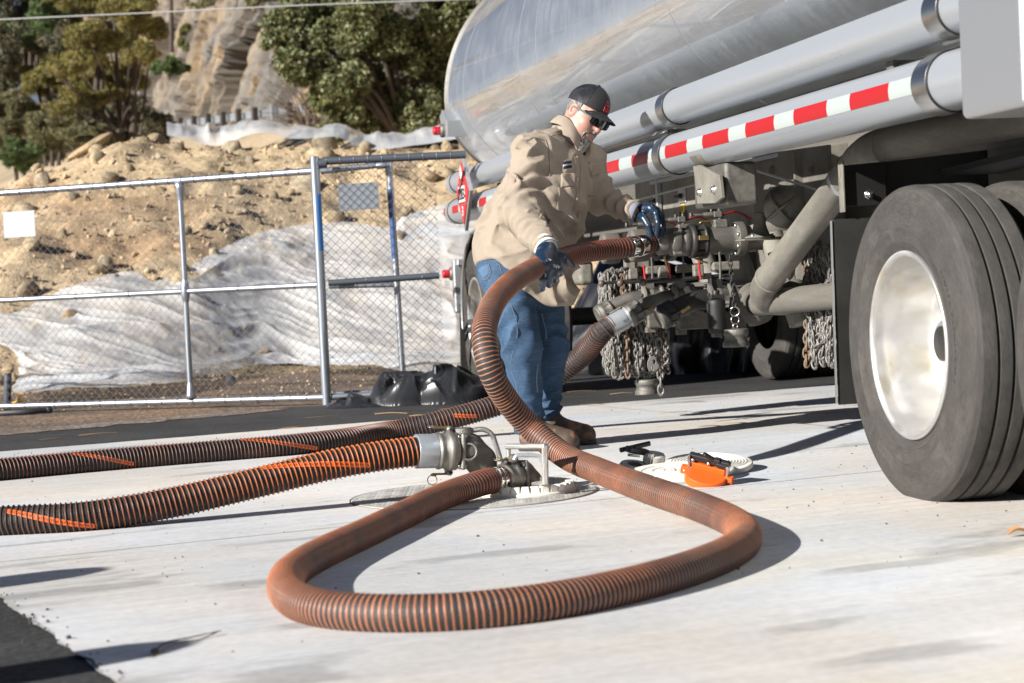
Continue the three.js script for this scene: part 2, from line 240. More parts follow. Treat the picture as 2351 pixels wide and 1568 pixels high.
{ // loose stones: single boulders first, the small ones as one mass
  const named = [
    [228, 378, 34, 0.1, 0, 'smooth pale boulder standing upright near the top of the dirt mound'], [205, 332, 50, 0.30, 3, 'long slanting slab of rock on the crest of the dirt mound'],
    [357, 318, 22, 0.3, 0, 'small square rock perched on the crest beside the plastic sheeting'], [405, 338, 22, 0, 2, 'darker brown rock under the tip of the top plastic sheet'],
    [530, 342, 26, 0.2, 1, 'rounded grey boulder below the middle of the top plastic sheet'], [745, 330, 32, 0.3, 1, 'broad grey boulder half buried just below the top plastic sheet'],
    [545, 440, 20, 0.2, 0, 'pale egg shaped rock just under the top fence rail'], [705, 425, 34, 0, 1, 'large pale rock at the tall gate post with a dark hollow beneath'],
    [365, 440, 22, 0.2, 3, 'brown rock behind the middle fence post near its top'], [770, 500, 30, 0.1, 0, 'large tan rock right below the small grey sign'],
    [85, 383, 16, 0.4, 0, 'small pale rock low on the far end of the mound crest'], [990, 400, 20, 0.3, 3, 'brown rock near the tank trailer above the upper tubes']];
  named.forEach(([x, y, s, tilt, c, label], i) => { const p = hitMound(x, y), k = s / 4350 * -p.z; const o = single('boulder', rockGeo(100 + i, i === 1 ? 0.26 : i === 0 ? 1.15 : 0.75, 0.9), rockMat[c], label, 'boulder', null, [p.x, p.y - 0.02, p.z]); o.scale.set(i === 1 ? k * 1.3 : i === 0 ? k * 0.8 : k * 1.1, k, k); o.rotation.set(i === 1 ? 0.1 : 0.3 * i, i === 1 ? 0.25 : i * 1.7, tilt + (i === 1 ? 0.15 : 0)); });
  const onSheet = [[597, 810, 26, 'tan rock holding down the clear plastic sheet near the gate post'], [530, 868, 15, 'dark stone at the lower edge of the plastic sheet'], [160, 728, 26, 'orange tan rock showing through a tear in the plastic sheet'], [165, 842, 22, 'brown rock at the lower lip of the plastic sheet'], [16, 846, 22, 'orange brown rock on the gravel beside the plastic sheet'], [243, 886, 18, 'small brown rock on the lowest strip of plastic sheet'], [112, 885, 20, 'crumpled yellowish rock under the corner of the plastic sheet']];
  onSheet.forEach(([x, y, s, label], i) => { const p = hitMound(x, y, 0.10), k = s / 4350 * -p.z; const o = single('rock', rockGeo(200 + i, 0.7, 0.9), i === 1 ? mat(0.05, 0.05, 0.05, 0.9) : rockMat[i % 2 ? 2 : 3], label, 'rock', null, [p.x, p.y - 0.02, p.z]); o.scale.set(k * 1.0, k * 0.65, k * 0.85); o.rotation.set(i, i * 2.1, 0.3); });
  const r = rng(77), base = []; for (let i = 0; i < 6; i++) base.push(rockGeo(300 + i, 0.75, 0.8, 2)); const tiny = [0, 1, 2].map(i => rockGeo(320 + i, 0.6, 1.0, 1).toNonIndexed()); for (const g of tiny) { g.computeVertexNormals(); }
  for (let i = 0; i < 120; i++) { const x = -11 + r() * 13, t = Math.pow(r(), 0.8), z = toe(x) + 0.5 + t * (25.4 - toe(x)), k = 0.05 + r() * r() * 0.14, o = single('stone', base[i % 6], rockMat[i % 3 ? i % 2 : 2], 'tan stone lying loose on the slope of the dirt mound', 'stone', 'stones on the dirt mound', [x, lumps(x, z) + k * 0.15, -z]); o.scale.set(k * 1.25, k, k); o.rotation.set(r() * 6, r() * 6, r() * 6); }
  const mats = [[0.95, 0.87, 0.75], [0.72, 0.69, 0.64], [0.55, 0.48, 0.40], [1, 0.84, 0.64]].map(c => new THREE.Color().setRGB(...c));
  for (let v = 0; v < 3; v++) { const N = 2000, im = new THREE.InstancedMesh(tiny[v], new THREE.MeshStandardMaterial({ roughness: 0.95, color: lin(0.52, 0.44, 0.34) }), N); im.name = numbered('loose_rubble'); const m = M4(), e = new THREE.Euler(), q = new THREE.Quaternion(); for (let i = 0; i < N; i++) { const x = -12 + r() * 13, low = r() < 0.2, z = low && x < -1 ? 14.2 + r() * 5 : toe(x) + r() * (25.6 - toe(x)), k = (low ? 0.008 : 0.012) + r() * r() * r() * r() * (low ? 0.045 : 0.085); m.compose(V3(x, (low ? 0.002 : lumps(x, z)), -z), q.setFromEuler(e.set(r() * 6, r() * 6, r() * 6)), V3(k * 1.3, k, k)); im.setMatrixAt(i, m); im.setColorAt(i, mats[Math.floor(r() * 4)]); } shade(im); scene.add(im); tag(stuff(im), 'small loose stones and clods scattered over the dirt mound', 'rubble'); }
}
// clear plastic sheeting
const filmMat = mat(0.91, 0.93, 0.95, 0.11, 0, { transmission: 0.60, thickness: 0, side: THREE.DoubleSide, ior: 1.45 });
const rdg = (x, y, z, o = 2) => 1 - Math.abs(2 * fbm(x, y, z, o) - 1), wr = (x, y, z, s) => { const q = fbm(x * 0.7, y * 0.9, z, 2) * 2.2; return Math.pow(rdg(x * 0.55 + q, y * 1.5 - x * 0.3, z), 3) * 0.085 + Math.pow(rdg(x * 0.8 - y + q, y * 5 + x * 0.9, z + 4), 4) * 0.035 + 0.10 * fbm(x * 0.9, y * 0.9, z, 2); };
{
  const film = (top, bot, nu, nv, seed, name, label) => {
    const T = top.map(p => hitMound(...p, 0.05)), B = bot.map(p => hitMound(...p, 0.05));
    const ct = new THREE.CatmullRomCurve3(T, false, 'centripetal'), cb = new THREE.CatmullRomCurve3(B, false, 'centripetal');
    const g = sheetGeo(nu, nv, (u, v) => { const p = ct.getPointAt(u).lerp(cb.getPointAt(u), v), h = smoothMound(p.x, -p.z), e = Math.min(1, 8 * Math.min(v, 1 - v, u + 0.02, 1 - u + 0.02)), w = wr(p.x, p.y - p.z * 0.5, seed, 1); p.y = Math.max(h, 0.01) + 0.06 + (w - 0.04) * (0.35 + 0.65 * e) + 0.02 * fbm(p.x * 9, p.z * 9, seed, 2); p.z += w * 0.5 * e; return p; });
    single(name, g, filmMat, label, 'plastic sheet');
  };
  film([[-40, 735], [40, 725], [94, 698], [169, 668], [262, 636], [310, 634], [350, 652], [412, 633], [450, 612], [525, 573], [600, 543], [675, 524], [731, 520], [795, 519], [890, 532], [1000, 530], [1130, 540]],
    [[-40, 800], [10, 802], [40, 830], [30, 900], [56, 926], [140, 917], [225, 908], [300, 911], [380, 896], [450, 881], [525, 862], [600, 845], [656, 846], [743, 850], [849, 858], [1000, 868], [1130, 870]], 620, 240, 3, 'plastic_sheet', 'large wrinkled clear plastic sheet over the lower dirt mound behind the fence');
  film([[905, 528], [925, 517], [970, 492], [1005, 478], [1060, 470], [1150, 470]], [[905, 560], [930, 560], [970, 556], [1005, 552], [1060, 545], [1150, 545]], 90, 24, 9, 'plastic_sheet', 'smaller plastic sheet edge lapping up the mound behind the trailer tubes');
  const T = [[384, 308], [425, 300], [470, 296], [505, 294], [560, 289], [600, 291], [660, 296], [720, 299], [770, 297], [810, 306], [850, 320], [885, 323], [930, 316], [975, 306], [1030, 292], [1090, 280]].map(p => at(...p, 26.2));
  const B = [[384, 311], [428, 318], [470, 331], [500, 334], [530, 326], [560, 313], [605, 305], [665, 318], [725, 317], [775, 315], [815, 334], [850, 343], [890, 342], [940, 335], [985, 330], [1030, 322], [1090, 312]].map(p => at(...p, 24.9));
  const ct = new THREE.CatmullRomCurve3(T), cb = new THREE.CatmullRomCurve3(B);
  single('plastic_sheet', sheetGeo(220, 14, (u, v) => { const p = ct.getPoint(u).lerp(cb.getPoint(u), v); p.y += 0.16 * (fbm(u * 20, v * 1.5, 4, 3) - 0.4) * Math.sin(Math.PI * v) + 0.12 * Math.sin(Math.PI * v); return p; }), filmMat, 'long strip of clear plastic sheeting draped along the crest of the mound', 'plastic sheet');
}
// ------------------------------------------------------------ hillside, road bench, cliff
const L0 = [-7.9, 72], LD = [-0.461, 0.888], LN = [0.888, 0.461];
const bench = t => 7.1 + 0.055 * clamp(t, -10, 42);
const hillH = (x, z) => { const dx = x - L0[0], dz = z - L0[1], w = dx * LN[0] + dz * LN[1], t = dx * LD[0] + dz * LD[1], b = bench(t); return w > -0.9 ? b : Math.max(0.2, b + (w + 0.9) * 0.42) ; };
const rockBump = rep(roughBump, 1);
{
  const g = sheetGeo(150, 110, (u, v) => { const x = -75 + u * 105, z = 29 + v * 120, h = hillH(x, z); return V3(x, h + (h < bench(0) - 0.3 ? (fbm(x * 0.4, z * 0.4, 3, 4) - 0.5) * 0.8 : 0), -z); }, (u, v, q) => [q.x * 0.12, q.z * 0.12]);
  colour(g, (x, y, z) => { const a = fbm(x * 0.25, z * 0.25, 7, 4), b = fbm(x * 1.5, z * 1.5, 2, 3); return [0.30 + 0.25 * (a - 0.5) + 0.1 * b, 0.23 + 0.16 * (a - 0.5) + 0.08 * b, 0.15 + 0.1 * (a - 0.5) + 0.05 * b]; });
  struct('hillside', g, new THREE.MeshStandardMaterial({ vertexColors: true, roughness: 0.97, bumpMap: rockBump, bumpScale: 0.05 }));
  const ridge = (x, y, z) => 1 - Math.abs(2 * fbm(x, y, z, 4) - 1), facet = (c, A, B) => (c[0] - 0.5) * A + ((c[2] * (c[0] * 7 % 1 - 0.5) + 0.30 * c[3] * (c[0] * 13 % 1 - 0.5) + c[4] * (c[0] * 29 % 1 - 0.5))) * B - (c[1] < 0.07 ? 0.35 * A : 0);
  const rockAt = (t, y) => { const wx = t + 1.2 * fbm(t * 0.3, y * 0.3, 3, 2), wy = y + 1.5 * fbm(t * 0.25, y * 0.25, 9, 2) + t * 0.25; return [cells(wx * 0.20, wy * 0.11, 2), cells(wx * 0.55, wy * 0.30, 5), cells(wx * 1.5, wy * 0.9, 8)]; };
  const c = sheetGeo(620, 170, (u, v) => {
    const t = -30 + u * 130, y = v * 40, gul = ridge(t * 0.11 + y * 0.03, y * 0.03, 3), q = rockAt(t, y);
    const w = 13 + y * 0.42 - gul * 3.0 - facet(q[0], 1.6, 1.6) - facet(q[1], 0.7, 0.8) - facet(q[2], 0.25, 0.3) - fbm(t * 2.6, y * 2, 5, 2) * 0.35;
    return V3(L0[0] + LD[0] * t + LN[0] * w, bench(t) - 0.3 + y, -(L0[1] + LD[1] * t + LN[1] * w));
  }, (u, v) => [u * 20, v * 6]);
  { const p = c.attributes.position, n = p.count, cl = new Float32Array(n * 3); for (let j = 0; j <= 170; j++) for (let i = 0; i <= 620; i++) { const t = -30 + i / 620 * 130, y = j / 170 * 40, q = rockAt(t, y), st = fbm(t * 1.3 + y * 0.25, y * 0.14, 4, 4), f = fbm(t * 2.4, y * 1.6, 7, 3), g1 = clamp((q[0][0] * 0.6 + q[1][0] * 0.4 + st - 0.85) * 2.6), or = clamp((fbm(t * 0.5, y * 0.3, 19, 4) - 0.56) * 5) * 0.7, k = (0.72 + 0.35 * q[1][0] + 0.25 * q[2][0] + 0.5 * (f - 0.5) + 1.3 * (st - 0.5)); cl.set([k * mix(mix(0.195, 0.125, g1), 0.25, or), k * mix(mix(0.158, 0.114, g1), 0.168, or), k * mix(mix(0.118, 0.102, g1), 0.088, or)], (j * 621 + i) * 3); } c.setAttribute('color', new THREE.BufferAttribute(cl, 3)); }
  struct('cliff', c.toNonIndexed(), new THREE.MeshStandardMaterial({ vertexColors: true, flatShading: true, roughness: 0.95, bumpMap: rockBump, bumpScale: 0.05 }));
}
{ // guard rail along the road on the bench
  const g = thing('guard_rail', 'weathered steel guard rail on posts along the road under the cliff', 'guard rail', [L0[0], bench(0), -L0[1]]);
  const P = (t, h, w = 0) => V3(L0[0] + LD[0] * t + LN[0] * w, bench(t) + h, -(L0[1] + LD[1] * t + LN[1] * w));
  const steel = mat(0.48, 0.52, 0.55, 0.45, 0.7), wood = mat(0.06, 0.05, 0.045, 0.9), old = mat(0.20, 0.20, 0.20, 0.6, 0.4);
  const prof = [[0, 0.31], [0.04, 0.27], [0.04, 0.21], [0, 0.16], [0.04, 0.1], [0.04, 0.04], [0, 0]];
  for (let i = 0; i < 11; i++) { const t0 = -4 + i * 3.8, s = sheetGeo(1, 6, (u, v) => { const q = prof[Math.round(v * 6)]; return P(t0 + u * 3.85, 0.44 + q[1], 0.10 - q[0]); }); part('rail_beam', s, i % 4 === 1 ? old : steel, g); }
  for (let i = 0; i < 22; i++) { const p = P(-4 + i * 1.9, 0.38, i % 7 === 3 ? -0.10 : -0.18), m = M4().makeRotationY(Math.atan2(LN[0], -LN[1])); const b = new THREE.BoxGeometry(i % 7 === 3 ? 0.12 : 0.22, 0.95, 0.22).applyMatrix4(m).translate(p.x, p.y, p.z); part('rail_post', b, i % 7 === 3 ? steel : wood, g); }
}
// ------------------------------------------------------------ trees
function leafCloud(clumps, N, size, seed, cols, aspect = 0.5, droop = 0) {
  const r = rng(seed), pos = new Float32Array(N * 12), col = new Float32Array(N * 12), idx = new Uint32Array(N * 6), vol = clumps.map(c => Math.cbrt(c[3] * c[4] * c[5]) ** 2), tot = vol.reduce((a, b) => a + b, 0), a = V3(), b = V3(), c = V3();
  let n = 0; for (let tries = 0; n < N && tries < N * 4; tries++) {
    let k = r() * tot, i = 0; while (k > vol[i] && i < clumps.length - 1) k -= vol[i++]; const q = clumps[i];
    c.set(r() - 0.5, r() - 0.5, r() - 0.5); if (c.lengthSq() < 1e-4) continue; c.normalize(); const rad = Math.pow(r(), 0.42) * 1.06, x = q[0] + c.x * q[3] * rad, y = q[1] + c.y * q[4] * rad, z = q[2] + c.z * q[5] * rad;
    if (fbm(x * 2.1 / (size * 9), y * 2.1 / (size * 9), z * 2.1 / (size * 9), 2) < 0.36 + 0.10 * r()) continue;
    a.set(r() - 0.5, r() - 0.5 - droop, r() - 0.5).normalize(); b.set(r() - 0.5, r() - 0.5, r() - 0.5).cross(a).normalize(); const s = size * (0.6 + 0.8 * r()), w = s * aspect;
    const o = n * 12; [[-1, 0], [0, -1], [1, 0], [0, 1]].forEach(([p1, p2], j) => { pos[o + j * 3] = x + a.x * s * p1 * 0.5 + b.x * w * p2 * 0.5; pos[o + j * 3 + 1] = y + a.y * s * p1 * 0.5 + b.y * w * p2 * 0.5 + (j % 2 ? 0.12 * s : 0); pos[o + j * 3 + 2] = z + a.z * s * p1 * 0.5 + b.z * w * p2 * 0.5; });
    const t = r(), u = cols[Math.floor(r() * cols.length)], kk = 0.75 + 0.5 * t; for (let j = 0; j < 4; j++) col.set([u[0] * kk, u[1] * kk, u[2] * kk], o + j * 3);
    const v = n * 4; idx.set([v, v + 1, v + 2, v, v + 2, v + 3], n * 6); n++;
  }
  const g = new THREE.BufferGeometry(); g.setAttribute('position', new THREE.BufferAttribute(pos.slice(0, n * 12), 3)); g.setAttribute('color', new THREE.BufferAttribute(col.slice(0, n * 12), 3)); g.setIndex(new THREE.BufferAttribute(idx.slice(0, n * 6), 1)); g.computeVertexNormals(); return g;
}
const leafMat = mat(1, 1, 1, 0.6, 0, { vertexColors: true, side: THREE.DoubleSide, transmission: 0.25, thickness: 0 }), dullLeaf = mat(1, 1, 1, 0.8, 0, { vertexColors: true, side: THREE.DoubleSide, transmission: 0.4, thickness: 0 });
const barkMat = new THREE.MeshStandardMaterial({ color: lin(0.09, 0.07, 0.055), roughness: 0.95, bumpMap: rockBump, bumpScale: 0.02 }), greyBark = mat(0.26, 0.22, 0.19, 0.95);
function finer(clumps, seed, n = 6) { const r = rng(seed), o = []; for (const c of clumps) for (let i = 0; i < n; i++) { const d = V3(r() - 0.5, r() - 0.5, r() - 0.5).normalize().multiplyScalar(0.35 + 0.75 * r()), k = 0.32 + 0.30 * r(); o.push([c[0] + d.x * c[3], c[1] + d.y * c[4], c[2] + d.z * c[5], c[3] * k, c[4] * k * 1.15, c[5] * k]); } return o; }
function tree(name, label, cat, base, clumps, N, size, seed, cols, trunks, m = leafMat, group, aspect = 0.5, bark = barkMat) {
  if (N) clumps = finer(clumps, seed + 3, cat === 'bush' ? 3 : 7);
  const t = thing(name, label, cat, base, 0, group), r = rng(seed + 1), tr = [];
  for (const [pts, r0, r1] of trunks) { const cv = new THREE.CatmullRomCurve3(pts), n = 14, g = new THREE.TubeGeometry(cv, n, 1, 7), p = g.attributes.position; for (let i = 0; i <= n; i++) { const c = cv.getPointAt(i / n), rad = mix(r0, r1, i / n) * (0.9 + 0.2 * r()); for (let j = 0; j <= 7; j++) { const k = i * 8 + j; p.setXYZ(k, c.x + (p.getX(k) - c.x) * rad, c.y + (p.getY(k) - c.y) * rad, c.z + (p.getZ(k) - c.z) * rad); } } tr.push(g); }
  part('trunk', merge(tr), bark, t);
  if (N) part('crown', leafCloud(clumps, N, size, seed, cols, aspect), m, t);
  return t;
}
const clumpAt = (list, Z, dz = 0.8, seed = 1) => { const r = rng(seed); return list.map(([x, y, rx, ry]) => { const z = Z + (r() - 0.5) * 2 * dz, p = at(x, y, z), k = z / 4350; return [p.x, p.y, p.z, rx * k, ry * k, Math.min(rx, ry) * k * 1.1]; }); };
{ // the evergreen oak behind the trailer
  const Z = 44, L = [[760, 40, 90, 80], [690, 70, 70, 60], [650, 110, 55, 50], [720, 150, 70, 55], [850, 60, 100, 90], [960, 50, 110, 90], [800, 190, 75, 70], [900, 170, 95, 80], [1000, 170, 90, 90], [780, 260, 60, 52], [850, 270, 75, 50], [940, 265, 80, 55], [1020, 260, 70, 60], [1080, 120, 80, 100], [880, -40, 140, 70], [1030, -40, 120, 80], [740, -30, 90, 60], [690, 15, 60, 50], [1110, 230, 80, 80], [1000, 330, 80, 40], [870, 310, 60, 30], [770, 300, 40, 26], [1150, 20, 100, 100], [830, 120, 60, 55], [745, 230, 32, 40]];
  const cl = clumpAt(L, Z, 1.0, 4), base = at(930, 560, Z), limbs = [];
  const root = V3(base.x, smoothMound(base.x, 34) + 0.2, base.z); limbs.push([[root, at(935, 380, Z), at(920, 250, Z)], 0.24, 0.15]);
  for (const c of cl.slice(0, 18)) { const q = V3(c[0], c[1], c[2]); limbs.push([[at(928, 330, Z), V3(q.x * 0.55 + at(925, 240, Z).x * 0.45, (q.y + at(925, 260, Z).y) / 2 + 0.15, q.z), q], 0.09, 0.02]); }
  tree('oak_tree', 'dense evergreen oak rising behind the dirt mound next to the tank', 'tree', [root.x, root.y, root.z], cl, 130000, 0.105, 41, [[0.115, 0.138, 0.0414], [0.167, 0.19, 0.0575], [0.0805, 0.101, 0.0322], [0.253, 0.241, 0.103], [0.196, 0.207, 0.103]], limbs);
}
{ // bare shrubs beside it, in front of the rail
  const r = rng(8), Z = 47;
  [[660, 262, 'tangled leafless grey shrub with long curving twigs beside the oak'], [706, 268, 'low leafless brown shrub at the foot of the oak foliage']].forEach(([x, y, label], q) => {
    const root = at(x + 60, y + 75, Z), limbs = []; for (let i = 0; i < 34; i++) { const e = at(x - 70 + r() * 130, y - 105 + r() * 120, Z + (r() - 0.5) * 1.5), m = root.clone().lerp(e, 0.5).add(V3((r() - 0.5) * 0.3, 0.2 * r() + 0.2, 0)); limbs.push([[root, m, e], 0.022, 0.006]); }
    tree('bare_shrub', label, 'shrub', [root.x, root.y, root.z], [], 0, 0.1, 50 + q, [], limbs, leafMat, null, 0.5, mat(0.16, 0.12, 0.09, 0.95));
  });
}
{ // conifers on the bank beyond the mound
  const Y = [[0.277, 0.244, 0.0462], [0.343, 0.29, 0.066], [0.172, 0.165, 0.0396], [0.396, 0.33, 0.099]], G = [[0.113, 0.18, 0.039], [0.15, 0.226, 0.051], [0.0826, 0.127, 0.036]], OL = [[0.21, 0.21, 0.0825], [0.27, 0.247, 0.105], [0.15, 0.158, 0.0675], [0.345, 0.293, 0.15]];
  const stem = (px, py0, qx, py1, Z, r) => [[at(px, py0, Z), at((px * 0.6 + qx * 0.4), (py0 + py1) / 2, Z), at(qx, py1, Z)], r, r * 0.4];
  let Z = 52, cl = clumpAt([[250, 30, 90, 34], [200, 70, 70, 30], [300, 80, 70, 34], [240, 110, 85, 30], [180, 140, 60, 28], [320, 130, 45, 32], [150, 165, 50, 22], [250, 165, 60, 30], [200, 190, 55, 22], [160, 215, 45, 20], [300, 175, 45, 26], [230, 230, 45, 22], [140, 250, 34, 16], [290, 40, 60, 40], [210, -10, 90, 40], [275, 215, 35, 20], [330, 65, 34, 24]], Z, 1.2, 6);
  const b1 = at(255, 380, Z);
  tree('pine_tree', 'tall olive yellow conifer with several dark stems standing above the mound', 'tree', [b1.x, b1.y, b1.z], cl, 60000, 0.15, 61, Y, [stem(210, 380, 240, 0, Z, 0.11), stem(236, 380, 232, 40, Z, 0.09), stem(275, 380, 262, 10, Z, 0.10), stem(305, 380, 312, 30, Z, 0.13), stem(318, 380, 345, 120, Z, 0.06), ...cl.map(c => [[at(250 + (c[3] * 40), 300, Z), V3(c[0], c[1] - 0.3, c[2]), V3(c[0] - c[3], c[1] + 0.1, c[2])], 0.035, 0.01])], dullLeaf, null, 0.12);
  const small = [[70, 40, 66, 70, G, 58, 'bright green conifer at the top corner beyond the olive conifer', 9000], [30, 150, 70, 60, OL, 60, 'grey green scrubby tree at the frame edge under the bright green conifer', 9000], [110, 175, 62, 55, Y, 57, 'yellow green bushy conifer beside the tall multi stemmed one', 8000], [30, 260, 70, 60, OL, 55, 'olive tree low on the bank at the frame edge', 9000], [120, 290, 66, 52, OL, 54, 'broad olive shrub above the far end of the dirt mound', 9000], [55, 350, 62, 40, G, 52, 'low dark green shrub right behind the far end of the mound', 6000], [190, 312, 70, 28, OL, 51, 'spreading grey green shrub between mound crest and guard rail', 6000], [15, 90, 40, 60, G, 61, 'narrow dark green tree at the very edge of the view', 5000]];
  small.forEach(([x, y, rx, ry, c, z, label, N], i) => {
    const r = rng(90 + i), L = []; for (let k = 0; k < 9; k++) { const a = r() * 6.28, q = 0.2 + 0.55 * r(); L.push([x + Math.cos(a) * rx * q, y + Math.sin(a) * ry * q, rx * 0.5, ry * 0.42]); }
    const b = at(x, y + ry + 40, z); tree(i % 3 === 1 || i === 4 ? 'scrub_tree' : 'conifer', label, 'tree', [b.x, b.y, b.z], clumpAt(L, z, 1, 10 + i), Math.round(N * 2.2), 0.15, 70 + i, c, [0, 1, 2].map(k => stem(x + (k - 1) * 14, y + ry + 40, x + (k - 1) * rx * 0.5, y - ry * 0.6, z, 0.07)), dullLeaf, null, 0.16);
  });
  const cb = clumpAt([[368, 150, 22, 18], [392, 146, 26, 20], [412, 152, 18, 16], [385, 160, 30, 14]], 88, 0.8, 3), bb = at(388, 182, 88);
  tree('cliff_bush', 'round dark green bush clinging to the bare cliff', 'bush', [bb.x, bb.y, bb.z], cb, 4500, 0.2, 91, G, [[[bb, at(390, 165, 88), at(392, 145, 88)], 0.08, 0.03]], dullLeaf, null, 0.4);
  const cy = clumpAt([[418, 72, 16, 16], [425, 95, 12, 18], [412, 88, 14, 12]], 90, 0.6, 3), by = at(420, 118, 90);
  tree('cliff_bush', 'small yellow green bush high on the cliff beside the thin pole', 'bush', [by.x, by.y, by.z], cy, 1200, 0.2, 92, [[0.16, 0.17, 0.03]], [[[by, at(420, 100, 90), at(419, 80, 90)], 0.05, 0.02]], dullLeaf, null, 0.4);
  const ct = clumpAt([[470, -5, 40, 18], [560, -12, 60, 22], [620, -5, 50, 24], [410, -8, 34, 16]], 96, 0.8, 3), bt = at(540, 20, 96);
  tree('cliff_bush', 'dark scrub hanging over the top of the cliff', 'bush', [bt.x, bt.y, bt.z], ct, 3000, 0.22, 93, OL, [[[bt, at(545, 5, 96), at(540, -20, 96)], 0.05, 0.02]], dullLeaf, null, 0.4);
  const pp = at(394, 120, 84); single('utility_pole', rod(pp, at(391, -160, 84), 0.11, 8, 0.08), mat(0.07, 0.055, 0.045, 0.9), 'thin dark wooden pole standing against the cliff', 'pole');
}
single('power_line', tube([at(-500, 72, 30), at(0, 45, 30), at(350, 29, 30), at(700, 12, 30), at(1180, -6, 30), at(1800, -30, 30)], 0.011, 60, 6), mat(0.5, 0.5, 0.5, 0.6, 0.3), 'single pale overhead cable crossing in front of the cliff', 'cable');

{ // scrub covering the bank behind the conifers
  const L = [], r = rng(33); for (let i = 0; i < 74; i++) { const x = -40 + r() * 370, y = -60 + r() * 430; if (x > 150 && y < 240) continue; L.push([x, y, 34 + r() * 26, 24 + r() * 18]); }
  for (let i = 0; i < 26; i++) { const x = -40 + r() * 400; L.push([x, 285 + r() * 80 - Math.max(0, x - 150) * 0.16, 40 + r() * 22, 22 + r() * 14]); }
  const g = leafCloud(finer(clumpAt(L, 58, 4, 9), 5, 4), 110000, 0.19, 12, [[0.13, 0.13, 0.055], [0.18, 0.155, 0.08], [0.09, 0.095, 0.04], [0.24, 0.19, 0.12], [0.08, 0.09, 0.035]], 0.2);
  tag(stuff(single('undergrowth', g, dullLeaf, 'mixed olive and brown scrub covering the bank behind the conifers', 'undergrowth')), 'mixed olive and brown scrub covering the bank behind the conifers', 'undergrowth');
}
